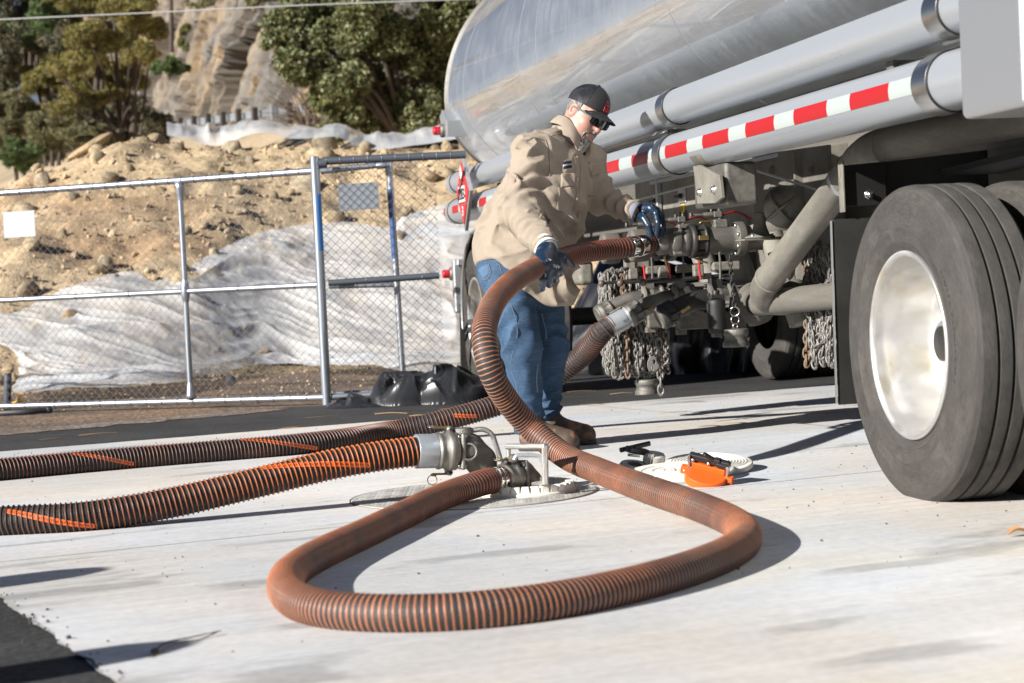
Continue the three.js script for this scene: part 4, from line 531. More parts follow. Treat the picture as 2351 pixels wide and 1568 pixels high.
// --- chassis
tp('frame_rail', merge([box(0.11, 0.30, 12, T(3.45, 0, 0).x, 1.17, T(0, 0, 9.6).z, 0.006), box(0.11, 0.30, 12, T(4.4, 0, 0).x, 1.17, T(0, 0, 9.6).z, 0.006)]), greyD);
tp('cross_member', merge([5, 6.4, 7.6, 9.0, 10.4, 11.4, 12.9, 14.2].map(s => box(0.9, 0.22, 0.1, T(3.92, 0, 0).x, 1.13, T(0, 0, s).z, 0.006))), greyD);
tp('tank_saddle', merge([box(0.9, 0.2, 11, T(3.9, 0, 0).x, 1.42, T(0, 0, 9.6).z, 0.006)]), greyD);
plate([[3.15, 0.86], [3.15, 1.36], [3.42, 1.40], [3.42, 0.80]], 8.55, 0.014, greyP, 'gusset_plate'); sidePlate([[8.2, 0.92], [8.2, 1.37], [9.25, 1.40], [9.25, 0.80], [8.7, 0.72]], 3.19, 0.014, greyD, 'side_plate');
sidePlate([[8.15, 0.86], [8.15, 0.99], [8.85, 1.0], [8.85, 0.87]], 3.17, 0.012, greyP, 'stiffener_plate');
for (const [s, h] of [[8.4, 1.28], [8.95, 1.30], [8.3, 0.93], [8.7, 0.94]]) tp('plate_bolt', lathe(T(3.172 + (h > 1.1 ? 0.014 : 0), h, s), V3(-1, 0, 0), [[0, 0.02], [0.02, 0.018], [0.021, 0.004], [0.03, 0.003], [0.03, 0]], 10), greyD);
// --- big dusty pipe
{
  const P = [T(2.95, 1.275, 4.6), T(2.95, 1.285, 6.95), T(2.95, 1.285, 7.12), T(2.95, 1.22, 7.30), T(2.95, 0.76, 8.42), T(2.95, 0.70, 8.52), T(2.98, 0.665, 8.62), T(3.12, 0.66, 8.64), T(3.4, 0.665, 8.5)];
  const g = sub('transfer_pipe'); const cv = new THREE.CurvePath(); cv.add(new THREE.LineCurve3(P[0], P[1])); cv.add(new THREE.QuadraticBezierCurve3(P[1], V3(P[2].x, 1.285, T(0, 0, 7.17).z), P[3])); cv.add(new THREE.LineCurve3(P[3], P[4])); cv.add(new THREE.QuadraticBezierCurve3(P[4], T(2.95, 0.655, 8.62), P[7]));
  const seg = (c, n) => new THREE.TubeGeometry(c, n, 0.066, 24); tp('pipe', merge(cv.curves.map((c, i) => seg(c, i % 2 ? 12 : 2))), greyP, g);
  const dir = P[4].clone().sub(P[3]).normalize(); for (const [t, r] of [[0.02, 0.003], [0.97, 0.004]]) tp('weld_bead', ring(P[3].clone().lerp(P[4], t), dir, 0.066, 0.004 + r * 0.5, 30, 6), greyP, g); tp('weld_bead', ring(P[1], DS, 0.066, 0.005, 30, 6), greyP, g);
  tp('pipe_clamp', lathe(P[3].clone().lerp(P[4], 0.10), dir, [[0.066, 0], [0.069, 0.003], [0.069, 0.028], [0.066, 0.03]], 30), steelM, g);
  const uc = P[3].clone().lerp(P[4], 0.86), [ax, ay] = basis(dir); tp('u_bolt', tube(Array.from({ length: 17 }, (_, i) => { const a = Math.PI * (0.15 + 1.0 * i / 16) + 0.6; return uc.clone().addScaledVector(ax, Math.cos(a) * 0.074).addScaledVector(ay, Math.sin(a) * 0.074); }).concat([uc.clone().add(V3(0.05, 0.16, 0.02))]), 0.007, 50, 8), steelM, g);
  tp('cross_pipe', merge([rod(T(3.02, 0.655, 8.75), T(3.1, 0.70, 7.55), 0.06, 24), lathe(T(3.1, 0.70, 7.6), V3(0, 0, 1), [[0, 0], [0.10, 0], [0.10, 0.02], [0.06, 0.022]], 30), lathe(T(3.02, 0.655, 8.82), V3(0, 0, 1), [[0, 0], [0.105, 0], [0.105, 0.03], [0.06, 0.04]], 30)]), greyD, g);
}
// --- placard holder
{
  const C = [13.53, 1.475], g = sub('placard'), dm = (w, h, k = 1) => [[C[0] + w * k, C[1]], [C[0], C[1] + h * k], [C[0] - w * k, C[1]], [C[0], C[1] - h * k]];
  sidePlate(dm(0.279, 0.274), 2.461, 0.02, aluDull, 'holder', g); const cut = (y0, y1, w, h) => { const q = []; const half = y => w * (1 - Math.abs(y) / h); q.push([C[0] - half(y0), C[1] + y0]); if (y0 < 0 && y1 > 0) q.push([C[0] - w, C[1]]); q.push([C[0] - half(y1), C[1] + y1], [C[0] + half(y1), C[1] + y1]); if (y0 < 0 && y1 > 0) q.push([C[0] + w, C[1]]); q.push([C[0] + half(y0), C[1] + y0]); return q; };
  const pr = mat(0.62, 0.03, 0.03, 0.5), wh = mat(0.8, 0.8, 0.8, 0.5), bk = mat(0.015, 0.015, 0.015, 0.6);
  for (const [a, b] of [[-0.225, -0.085], [-0.075, 0.075], [0.085, 0.225]]) { const q = cut(a, b, 0.231, 0.223); if (a < -0.2) q.splice(0, 1); sidePlate(q, 2.453, 0.003, pr, 'placard_flap', g); }
  sidePlate([[C[0] - 0.115, C[1] - 0.066], [C[0] - 0.115, C[1] + 0.046], [C[0] + 0.115, C[1] + 0.046], [C[0] + 0.115, C[1] - 0.066]], 2.447, 0.002, wh, 'number_panel', g);
  const lay = (str, sz, ds, dh, m, n = 2.444) => { const t = text(str, sz, 0.002); t.applyMatrix4(M4().makeRotationY(-Math.PI / 2)); const p = T(n, C[1] + dh, C[0] + ds); t.translate(p.x, p.y, p.z); return tp('lettering', t, m, g); };
  lay('1203', 0.082, 0, -0.010, bk); lay('3', 0.07, 0, -0.132, wh, 2.450); lay('P O', 0.02, 0, 0.06, wh, 2.450);
  tp('flame_symbol', (() => { const s = new THREE.Shape(); s.moveTo(-0.035, -0.04); s.bezierCurveTo(-0.06, 0, -0.02, 0.02, -0.015, 0.055); s.bezierCurveTo(0.0, 0.03, 0.02, 0.035, 0.012, 0.01); s.bezierCurveTo(0.04, 0.0, 0.05, -0.02, 0.035, -0.04); s.closePath(); const e = new THREE.ExtrudeGeometry(s, { depth: 0.002, bevelEnabled: false }); e.applyMatrix4(M4().makeRotationY(-Math.PI / 2)); const p = T(2.450, C[1] + 0.145, C[0]); return e.translate(p.x, p.y, p.z); })(), wh, g);
}
// --- bracket with lamp box under the tube
sidePlate([[7.954, 1.119], [8.215, 1.129], [8.234, 1.241], [8.253, 1.297], [8.16, 1.297], [7.879, 1.232], [7.86, 1.138]], 2.564, 0.012, greyP, 'box_bracket'); tp('lamp_box', box(0.15, 0.187, 0.468, T(2.667, 0, 0).x, 1.199, T(0, 0, 8.122).z, 0.02), castM);
for (const s of [8.16, 7.954]) tp('box_bolt', lathe(T(2.563, 1.176, s), V3(-1, 0, 0), [[0, 0.018], [0.014, 0.016], [0.014, 0.004], [0.022, 0.003], [0.022, 0]], 6), steelM);
tp('clamp_saddle', sheetGeo(24, 4, (u, v) => { const a = Math.PI * 1.16 + u * Math.PI * 0.8, R = [0.0953, 0.0995, 0.0995, 0.0995, 0.0953][Math.round(v * 4)]; return T(2.62 + R * Math.cos(a), 1.386 + R * Math.sin(a), 8.06 + 0.15 * [0, 0, 0.5, 1, 1][Math.round(v * 4)]); }), greyP);
{ // ribbed round air chamber
  const g = sub('air_chamber'), c = T(2.98, 1.10, 8.22), d = V3(-0.55, -0.15, 0.82).normalize(); tp('chamber', lathe(c, d, [[0, -0.09], [0.07, -0.085], [0.085, -0.04], [0.09, 0], [0.098, 0.005], [0.098, 0.022], [0.09, 0.028], [0.082, 0.07], [0.05, 0.1], [0, 0.105]], 40), greyP, g);
  const [x, y] = basis(d); for (const a of [0.6, 2.2]) tp('chamber_rib', tube([-1.2, -0.6, 0, 0.6, 1.2].map(q => c.clone().addScaledVector(d, 0.03 + 0.085 * Math.cos(q)).addScaledVector(x, Math.cos(a) * Math.sin(q) * 0.09).addScaledVector(y, Math.sin(a) * Math.sin(q) * 0.09)), 0.008, 20, 6), greyP, g);
}
tp('brace_rod', merge([rod(T(3.0, 1.36, 9.05), T(3.05, 1.16, 8.0), 0.006, 8), rod(T(2.95, 1.25, 10.9), T(2.98, 1.29, 9.0), 0.007, 8), rod(T(3.05, 0.98, 11.2), T(3.2, 0.74, 9.4), 0.012, 8)]), aluM);
// --- discharge manifold
const NX = V3(-1, 0, 0);
function camArm(parent, p, dir, side, flip = 1) { // brass cam lever with its pull ring
  tp('cam_lever', tube([p, p.clone().addScaledVector(side, 0.010), p.clone().addScaledVector(side, 0.012).addScaledVector(dir, 0.04 * flip), p.clone().addScaledVector(side, 0.008).addScaledVector(dir, 0.075 * flip)], 0.0055, 16, 6), brassM, parent);
}
const flangeBolts = (p, dir, R, n, m, parent) => { const [x, y] = basis(dir), o = []; for (let i = 0; i < n; i++) { const a = i / n * 6.283 + 0.3; o.push(lathe(p.clone().addScaledVector(x, Math.cos(a) * R).addScaledVector(y, Math.sin(a) * R), dir, [[0, 0.014], [0.009, 0.013], [0.010, 0], [0, 0]], 6)); } for (const g of o) tp('flange_bolt', g, m, parent); };
for (const [i, s] of [8.28, 8.85, 9.4].entries()) {
  const v = sub('valve'); v.position.set(0.167, 0.0095, -0.068 * s); const h = 0.962, P = n => T(n, h, s), L = (n0, prof, m, name, seg = 40) => tp(name, lathe(P(n0), NX, prof, seg), m, v);
  L(2.80, [[0, -0.30], [0.06, -0.30], [0.058, -0.02], [0.082, -0.018], [0.085, -0.01], [0.085, 0.022], [0.082, 0.026], [0.064, 0.028], [0.066, 0.06], [0.064, 0.185], [0.066, 0.19], [0.060, 0.20], [0, 0.20]], castM, 'valve_body');
  flangeBolts(T(2.776, h, s), NX, 0.074, 8, steelM, v); tp('actuator_block', box(0.07, 0.045, 0.06, T(2.70, 0, 0).x, h + 0.078, T(0, 0, s).z, 0.008), castM, v);
  L(2.625, [[0.06, 0], [0.079, 0.002], [0.081, 0.01], [0.081, 0.018], [0.070, 0.022], [0.070, 0.052], [0.074, 0.055], [0.082, 0.060], [0.084, 0.068], [0.082, 0.082], [0.072, 0.086], [0.06, 0.086]], darkCast, 'adapter_collar');
  for (let k = 0; k < 8; k++) { const a = k / 8 * 6.283; tp('collar_rib', box(0.036, 0.006, 0.012, T(2.588, 0, 0).x, h + Math.sin(a) * 0.073, T(0, 0, s).z + Math.cos(a) * 0.073, 0.002, -a), darkCast, v); }
  tp('dust_latch', box(0.05, 0.022, 0.012, T(2.59, 0, 0).x, h + 0.012, T(0, 0, s).z + 0.084, 0.003), brassM, v);
  if (i === 0) { // hose coupler
    L(2.54, [[0.05, 0], [0.066, 0.002], [0.067, 0.03], [0.060, 0.034], [0.060, 0.05], [0.069, 0.056], [0.069, 0.09], [0.060, 0.096], [0.052, 0.105], [0.056, 0.115], [0.061, 0.12], [0.062, 0.155], [0.054, 0.162], [0.044, 0.165]], castM, 'hose_coupler'); for (let k = 0; k < 4; k++) { const a = k / 4 * 6.283 + 0.7; tp('coupler_lug', box(0.045, 0.016, 0.03, T(2.468, 0, 0).x, h + Math.sin(a) * 0.070, T(0, 0, s).z + Math.cos(a) * 0.070, 0.005, -a), castM, v); }
    camArm(v, T(2.42, h - 0.062, s), V3(0.2, -1, 0), V3(-0.6, -0.4, 0.3)); camArm(v, T(2.56, h - 0.075, s), V3(0.9, -0.4, 0), V3(0.2, -0.6, 0.4)); camArm(v, T(2.60, h + 0.082, s), V3(1, 0.1, 0), V3(0, 0.6, 0.2));
  } else {
    L(2.55, [[0.05, 0], [0.060, 0.01], [0.060, 0.035], [0.078, 0.045], [0.082, 0.05], [0.084, 0.06], [0.084, 0.125], [0.080, 0.138], [0.066, 0.142], [0.060, 0.138], [0, 0.138]], greyD, 'dust_cap'); for (const a of [0.5, 2.6, 4.2]) tp('cap_lug', box(0.03, 0.014, 0.02, T(2.47, 0, 0).x, h + Math.sin(a) * 0.086, T(0, 0, s).z + Math.cos(a) * 0.086, 0.004, -a), greyD, v);
  }
  // little air valve on top with its red line
  tp('air_fitting', merge([rod(T(2.62, h + 0.125, s), T(2.70, h + 0.125, s), 0.012, 10), rod(T(2.56, h + 0.125, s), T(2.62, h + 0.125, s), 0.007, 8), rod(T(2.55, h + 0.125, s), T(2.558, h + 0.125, s), 0.013, 12), box(0.04, 0.03, 0.03, T(2.69, 0, 0).x, h + 0.125, T(0, 0, s).z, 0.004), rod(T(2.66, h + 0.13, s), T(2.66, h + 0.152, s), 0.006, 8), rod(T(2.70, h + 0.13, s), T(2.70, h + 0.155, s), 0.007, 8), rod(T(2.70, h + 0.09, s), T(2.70, h + 0.12, s), 0.012, 8)]), castM, v);
  tp('air_line', tube([T(2.72, h + 0.12, s), T(2.80, h + 0.135, s + 0.05), T(2.9, h + 0.10, s + 0.12)], 0.0055, 20, 8), redM, v);
  tp('red_hose', tube([T(2.56 + 0.03 * i, h - 0.10, s - 0.08), T(2.565 + 0.03 * i, h - 0.15, s - 0.07), T(2.57 + 0.03 * i, h - 0.185, s - 0.07)], 0.0055, 12, 8), redM, v);
  tp('grey_hose', tube([T(2.66, h - 0.06, s - 0.1), T(2.665, h - 0.12, s - 0.09), T(2.665, h - 0.19, s - 0.08)], 0.006, 12, 8), greyD, v);
  // lower outlet: flange, bent pipe, camlock end
  const w = sub('lower_outlet'); w.position.set(0.167, -0.012, -0.068 * s); const e0 = T(2.80, 0.70, s), e1 = T(2.60, 0.70, s), e2 = T(2.50, 0.675, s), e3 = T(2.40, 0.628, s), dn = e3.clone().sub(e2).normalize(), pm = i === 0 ? darkCast : castM;
  tp('outlet_pipe', new THREE.TubeGeometry(new THREE.CatmullRomCurve3([e0, e1, e2, e3]), 24, 0.047, 26), pm, w);
  tp('outlet_valve', lathe(T(2.74, 0.70, s), NX, [[0, -0.2], [0.058, -0.2], [0.058, 0], [0.072, 0.003], [0.072, 0.02], [0.058, 0.024], [0.060, 0.08], [0.058, 0.10], [0.074, 0.102], [0.076, 0.106], [0.076, 0.120], [0.074, 0.124], [0.05, 0.126]], 36), i === 0 ? greyD : greyP, w);
  flangeBolts(T(2.616, 0.70, s), NX, 0.064, 6, darkCast, w); tp('outlet_block', box(0.06, 0.05, 0.05, T(2.66, 0, 0).x, 0.775, T(0, 0, s).z + 0.01, 0.006), i === 0 ? darkCast : castM, w);
  tp('steel_band', lathe(T(2.715, 0.70, s), NX, [[0.0605, 0], [0.0615, 0.002], [0.0615, 0.035], [0.0605, 0.037]], 36), steelM, w);
  if (i === 1) tp('round_sticker', lathe(T(2.69, 0.70 + 0.045, s - 0.044), V3(0, 0.72, 0.72), [[0, 0.002], [0.017, 0.002], [0.017, 0], [0, 0]], 20), mat(0.7, 0.7, 0.68, 0.5), w);
  const em = i === 0 ? darkCast : castM, eg = prof => lathe(e3, dn, prof, 36);
  tp('camlock', eg([[0.047, -0.06], [0.060, -0.055], [0.062, -0.045], [0.056, -0.04], [0.056, -0.012], [0.060, -0.008], [0.062, 0.0], [0.060, 0.018], [0.05, 0.022]]), em, w); const [ex, ey] = basis(dn); for (let k = 0; k < 8; k++) { const a = k / 8 * 6.283, q = e3.clone().addScaledVector(dn, -0.026).addScaledVector(ex, Math.cos(a) * 0.057).addScaledVector(ey, Math.sin(a) * 0.057); tp('camlock_rib', rod(q.clone().addScaledVector(dn, -0.016), q.clone().addScaledVector(dn, 0.016), 0.004, 5), em, w); }
  tp('cam_latch', rod(e3.clone().add(V3(0.02, 0.0, 0.062)), e3.clone().add(V3(0.085, 0.035, 0.075)), 0.006, 8), i === 0 ? darkCast : castM, w); tp('cam_lever', box(0.05, 0.016, 0.008, e3.x + 0.085, e3.y + 0.028, e3.z + 0.078, 0.002, 0, 0.1, 0.5), brassM, w);
  if (i !== 1) tp('end_plug', eg([[0, 0.012], [0.05, 0.012], [0.056, 0.018], [0.058, 0.026], [0.052, 0.033], [0.046, 0.033], [0.044, 0.028], [0, 0.028]]), i === 0 ? greyD : castM, w);
  else { tp('hose_adapter', eg([[0.05, 0], [0.056, 0.004], [0.056, 0.022], [0.050, 0.026], [0.050, 0.036], [0.055, 0.040], [0.055, 0.125], [0.053, 0.13], [0.045, 0.13]]), aluM, w); }
  // hand lever above it
  const lv = sub('lever'); lv.position.set(0.167, -0.002, -0.068 * s); const q0 = T(2.30 + 0.05 * i, 0.785, s), q1 = T(2.74, 0.80, s); tp('lever_bar', merge([rod(q0, q1, 0.008, 8, 0.011), box(0.05, 0.03, 0.03, T(2.62, 0, 0).x, 0.80, T(0, 0, s).z, 0.004)]), darkCast, lv); tp('lever_ball', put(new THREE.SphereGeometry(0.019, 18, 12), q0.x, q0.y, q0.z), mat(0.10, 0.07, 0.06, 0.4), lv);
  tp('lever_yoke', merge([box(0.14, 0.045, 0.05, T(2.72, 0, 0).x, 0.845, T(0, 0, s).z, 0.01), box(0.05, 0.06, 0.04, T(2.58, 0, 0).x, 0.83, T(0, 0, s).z, 0.008), rod(T(2.60, 0.86, s), T(2.60, 0.90, s), 0.008, 8)]), greyP, lv);
}
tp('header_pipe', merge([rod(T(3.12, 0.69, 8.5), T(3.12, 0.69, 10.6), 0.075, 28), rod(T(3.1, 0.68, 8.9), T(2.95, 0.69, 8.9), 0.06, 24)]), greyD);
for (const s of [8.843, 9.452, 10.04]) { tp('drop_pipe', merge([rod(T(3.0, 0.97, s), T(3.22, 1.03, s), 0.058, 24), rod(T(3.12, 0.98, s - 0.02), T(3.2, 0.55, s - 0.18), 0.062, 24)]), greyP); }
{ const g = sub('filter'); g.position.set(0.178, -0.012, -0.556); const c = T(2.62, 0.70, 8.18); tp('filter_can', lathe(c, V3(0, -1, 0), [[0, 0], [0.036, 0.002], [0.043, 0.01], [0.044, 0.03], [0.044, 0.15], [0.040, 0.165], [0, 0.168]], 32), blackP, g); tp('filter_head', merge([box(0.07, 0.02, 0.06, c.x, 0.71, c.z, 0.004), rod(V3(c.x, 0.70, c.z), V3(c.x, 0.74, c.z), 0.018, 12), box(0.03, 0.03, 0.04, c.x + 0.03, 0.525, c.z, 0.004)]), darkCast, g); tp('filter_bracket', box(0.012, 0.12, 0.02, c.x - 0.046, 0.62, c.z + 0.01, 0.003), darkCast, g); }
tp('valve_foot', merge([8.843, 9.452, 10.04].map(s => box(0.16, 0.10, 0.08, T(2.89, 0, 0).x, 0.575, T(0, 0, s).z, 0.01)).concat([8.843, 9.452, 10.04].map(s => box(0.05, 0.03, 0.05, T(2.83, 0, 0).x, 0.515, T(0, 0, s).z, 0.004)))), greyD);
{ // bell shaped vent on its plate
  const g = sub('vent'); g.position.set(0.10, 0.006, -0.30); const c = T(2.80, 0.955, 8.05); tp('bell', lathe(c, UP, [[0, 0], [0.070, 0], [0.070, 0.010], [0.055, 0.014], [0.044, 0.02], [0.034, 0.045], [0.029, 0.065], [0.0285, 0.115], [0.025, 0.120], [0, 0.120]], 36), greyP, g); tp('vent_plate', box(0.24, 0.008, 0.13, c.x + 0.02, 0.951, c.z, 0.003), greyP, g); for (const a of [0.4, 2.6]) tp('plate_bolt', lathe(V3(c.x + Math.cos(a) * 0.055, 0.965, c.z + Math.sin(a) * 0.055), UP, [[0.008, 0], [0.008, 0.01], [0, 0.012]], 6), steelM, g);
  tp('flat_bar', box(0.16, 0.006, 0.03, c.x + 0.16, 0.958, c.z, 0.002), aluM, g);
}
{ // number panel behind the valves
  sidePlate([[9.3, 1.03], [9.3, 1.38], [11.6, 1.40], [11.6, 1.0]], 3.215, 0.01, greyP, 'number_panel'); const ink = mat(0.012, 0.012, 0.012, 0.6), yel = mat(0.75, 0.48, 0.02, 0.5);
  const lay = (str, sz, n, h, s, m) => { const t = text(str, sz, 0.002); t.applyMatrix4(M4().makeRotationY(-Math.PI / 2)); const p = T(n, h, s); t.translate(p.x, p.y, p.z); t.computeVertexNormals(); return tp('lettering', t, m); };
  for (const [str, s, k] of [['2100', 10.04, '1'], ['1900', 10.57, '2'], ['2100', 11.1, '3']]) { lay(str, 0.052, 3.2085, 1.152, s, ink); sidePlate([[s - 0.025, 1.168], [s - 0.025, 1.215], [s + 0.025, 1.215], [s + 0.025, 1.168]], 3.208, 0.003, yel, 'yellow_tag'); lay(k, 0.028, 3.204, 1.192, s, ink); sidePlate([[s - 0.07, 1.228], [s - 0.07, 1.30], [s + 0.07, 1.30], [s + 0.07, 1.228]], 3.206, 0.003, aluDull, 'latch_plate'); tp('panel_latch', merge([box(0.03, 0.012, 0.09, T(3.19, 0, 0).x, 1.265, T(0, 0, s + 0.02).z, 0.004), box(0.02, 0.03, 0.02, T(3.195, 0, 0).x, 1.265, T(0, 0, s).z, 0.004)]), blackP); }
  lay('1977', 0.024, 3.2085, 1.11, 9.86, ink);
  tp('panel_frame', merge([box(0.03, 0.4, 0.03, T(3.19, 0, 0).x, 1.2, T(0, 0, 11.0).z, 0.004), box(0.02, 0.02, 2.3, T(3.19, 0, 0).x, 1.375, T(0, 0, 10.0).z, 0.003)]), aluDull);
}
tp('air_spring', merge([box(0.10, 0.16, 0.3, T(3.06, 0, 0).x, 0.85, T(0, 0, 12.5).z, 0.03), box(0.14, 0.05, 0.34, T(3.04, 0, 0).x, 0.95, T(0, 0, 12.5).z, 0.01)]), greyP);
tp('hanger', box(0.16, 0.62, 0.06, T(3.2, 0, 0).x, 0.72, T(0, 0, 11.6).z, 0.01), greyP);
// --- chains: links one after another along a path
const linkG = new THREE.TorusGeometry(0.011, 0.0042, 5, 10).scale(1, 1.75, 1);
function chainAlong(pts, kScale = 1) { const cv = new THREE.CatmullRomCurve3(pts), L = cv.getLength(), st = 0.0275 * kScale, n = Math.floor(L / st), o = []; for (let i = 0; i < n; i++) { const p = cv.getPointAt((i + 0.5) / n), d = cv.getTangentAt((i + 0.5) / n), [x, y, z] = basis(d); const sw = i % 2, m = M4().makeBasis(sw ? x : y, z, sw ? y.clone().negate() : x).scale(V3(kScale, kScale, kScale)).setPosition(p); o.push(linkG.clone().applyMatrix4(m)); } return o; }
const chainM = mat(0.20, 0.19, 0.175, 0.5, 0.5), chainRust = mat(0.20, 0.14, 0.095, 0.7, 0.3);
function heap(name, label, c, w, hTop, hBot, seed, loops, k, along = 0) {
  const r = rng(seed), wc = p => tw(p[0], p[1], p[2]), g = thing(name, label, 'chains', (() => { const q = tw(c[0], hBot, c[1]); return [q.x, q.y, q.z]; })(), 0), A = [], Bm = [];
  for (let i = 0; i < loops; i++) { const a = (r() - 0.5) * w, dn = (r() - 0.5) * 0.12, low = mix(hBot, hTop, r() * r() * 0.85), top = hTop - r() * 0.06, da = (r() - 0.5) * w * 0.9, a2 = clamp(a + da, -w / 2, w / 2), n = c[0] + dn, s = c[1];
    let pts = [[n, top, s + a], [n + (r() - 0.5) * 0.06, mix(top, low, 0.5), s + mix(a, a2, 0.2) + (r() - 0.5) * 0.05], [n - 0.02, low, s + (a + a2) / 2], [n + (r() - 0.5) * 0.06, mix(top, low, 0.45), s + mix(a, a2, 0.8)], [n, top - r() * 0.05, s + a2]]; if (along) pts = pts.map(q => [c[0] + q[2] - c[1], q[1], c[1] + q[0] - c[0]]); pts = pts.map(wc); (r() < 0.12 ? Bm : A).push(...chainAlong(pts, k)); }
  stuff(part('chain_links', merge(A), chainM, g)); if (Bm.length) stuff(part('rusty_links', merge(Bm), chainRust, g)); return g;
}
const h1 = heap('tyre_chains', 'big tangle of grey tyre chains hanging behind the manifold outlets', [2.79, 10.22], 0.34, 0.86, 0.26, 3, 120, 1.2, 1);
const h2 = heap('tyre_chains', 'second tangle of tyre chains hanging in shadow behind the diagonal pipe', [3.18, 8.15], 0.50, 0.92, 0.36, 9, 60, 1.2);
{ // hooks and the two plugs hanging on their own chains
  const plug = (name, label, n, h, s, R, links) => { const p = tw(n, h, s), g = thing(name, label, 'dust plug', [p.x, p.y, p.z], 0); part('plug', lathe(p, UP, [[0, 0], [R, 0], [R + 0.002, 0.006], [R, 0.022], [R - 0.007, 0.030], [R - 0.009, 0.045], [R - 0.006, 0.055], [R, 0.062], [R, 0.082], [R - 0.005, 0.087], [0, 0.089]], 40), castM, g); part('eye', ring(p.clone().add(V3(0, 0.10, 0)), V3(0.4, 0, 1), 0.012, 0.004, 16, 6), steelM, g); for (const [dy, d] of links.rings) part('split_ring', ring(p.clone().add(V3(0, dy, 0)), d, 0.022, 0.003, 24, 6), steelM, g); for (const q of chainAlong([p.clone().add(V3(0, links.y0, 0)), p.clone().add(V3(-0.006, (links.y0 + links.y1) / 2, 0)), p.clone().add(V3(-0.012, links.y1, -0.01))], 0.85)) part('link', q, darkCast, g); };
  plug('dust_plug', 'grooved metal dust plug hanging by a dark chain in front of the diagonal pipe', 2.88, 0.452, 8.71, 0.063, { rings: [[0.13, V3(0.5, 0, 1)], [0.17, V3(-0.3, 0, 1)]], y0: 0.195, y1: 0.44 });
  plug('dust_plug', 'grooved metal dust plug hanging lowest under the tangle of tyre chains', 2.84, 0.15, 10.2, 0.066, { rings: [], y0: 0.115, y1: 0.36 });
  const hookP = tw(2.77, 0.335, 9.8), hk = thing('chain_hook', 'flat grey hook dangling at the side of the tyre chain tangle', 'hook', [hookP.x, hookP.y, hookP.z]); const hs = new THREE.Shape(); hs.absellipse(0, 0, 0.03, 0.045, 0, 6.283); const ho = new THREE.Path(); ho.absellipse(0.004, 0.016, 0.012, 0.014, 0, 6.283); hs.holes.push(ho); const h3 = new THREE.Path(); h3.absellipse(-0.006, -0.018, 0.008, 0.016, 0, 6.283); hs.holes.push(h3); part('hook', new THREE.ExtrudeGeometry(hs, { depth: 0.006, bevelSize: 0.002, bevelThickness: 0.002, bevelSegments: 1 }).translate(hookP.x, hookP.y, hookP.z), chainM, hk);
  const lc = [tw(2.75, 0.48, 9.6), tw(2.75, 0.34, 9.6), tw(2.75, 0.19, 9.6)], g = thing('loose_chain', 'short straight length of chain hanging apart from the tangle', 'chain', [lc[2].x, lc[2].y, lc[2].z]); for (const q of chainAlong(lc, 1.4)) part('link', q, chainM, g);
}
// ------------------------------------------------------------ hoses
function hosePath(points) {
  const cv = new THREE.CatmullRomCurve3(points, false, 'centripetal'); cv.arcLengthDivisions = 2000; const L = cv.getLength(), N = Math.ceil(L / 0.006), P = [], Tn = []; for (let i = 0; i <= N; i++) { P.push(cv.getPointAt(i / N)); Tn.push(cv.getTangentAt(i / N)); }
  const X = [], Y = []; let x = V3(0, 1, 0).cross(Tn[0]).normalize(); for (let i = 0; i <= N; i++) { x = x.clone().addScaledVector(Tn[i], -x.dot(Tn[i])).normalize(); X.push(x); Y.push(Tn[i].clone().cross(x)); }
  const at_ = s => { const f = clamp(s / L, 0, 1) * N, i = Math.min(Math.floor(f), N - 1), t = f - i; return [P[i].clone().lerp(P[i + 1], t), X[i].clone().lerp(X[i + 1], t), Y[i].clone().lerp(Y[i + 1], t), Tn[i]]; };
  return { L, at: at_, near: q => { let b = 0, d = 1e9; P.forEach((p, i) => { const e = p.distanceTo(q); if (e < d) { d = e; b = i; } }); return b / N * L; } };
}
function hoseWall(path, R, step, seg, colFn) { const n = Math.ceil(path.L / step); const g = sheetGeo(seg, n, (u, v) => { const [p, x, y] = path.at(v * path.L), a = u * 2 * Math.PI; return p.addScaledVector(x, Math.cos(a) * R).addScaledVector(y, Math.sin(a) * R); }, (u, v) => [u * 2, v * path.L * 8]); const c = new Float32Array(g.attributes.position.count * 3); for (let i = 0; i < c.length / 3; i++) { const s = Math.floor(i / (seg + 1)) / n * path.L; c.set(colFn(s, g.attributes.position.getX(i), g.attributes.position.getY(i), g.attributes.position.getZ(i)), i * 3); } g.setAttribute('color', new THREE.BufferAttribute(c, 3)); return g; }
function hoseHelix(path, R, pitch, half, rise, perTurn, colFn, phase = 0) { // half(s): half width along the hose; rise: how far it stands out
  const rings = []; let s = 0.004, a = phase; while (s < path.L - 0.004) { rings.push([s, a]); s += pitch(s) / perTurn; a += 2 * Math.PI / perTurn; }
  const C = [[-1, -0.2], [-0.72, 0.62], [0, 1], [0.72, 0.62], [1, -0.2]], n = rings.length, p = new Float32Array(n * 5 * 3), c = new Float32Array(n * 5 * 3), ix = [];
  rings.forEach(([s, a], i) => { const [q, x, y, t] = path.at(s), w = half(s), rad = x.clone().multiplyScalar(Math.cos(a)).addScaledVector(y, Math.sin(a)); C.forEach(([e, f], j) => { const v = q.clone().addScaledVector(rad, R + f * rise).addScaledVector(t, e * w); p.set([v.x, v.y, v.z], (i * 5 + j) * 3); c.set(colFn(s, v.x, v.y, v.z, f, e), (i * 5 + j) * 3); }); if (i) for (let j = 0; j < 4; j++) { const k = (i - 1) * 5 + j; ix.push(k, k + 1, k + 5, k + 1, k + 6, k + 5); } });
  const g = new THREE.BufferGeometry(); g.setAttribute('position', new THREE.BufferAttribute(p, 3)); g.setAttribute('color', new THREE.BufferAttribute(c, 3)); g.setIndex(ix); g.computeVertexNormals(); return g;
}
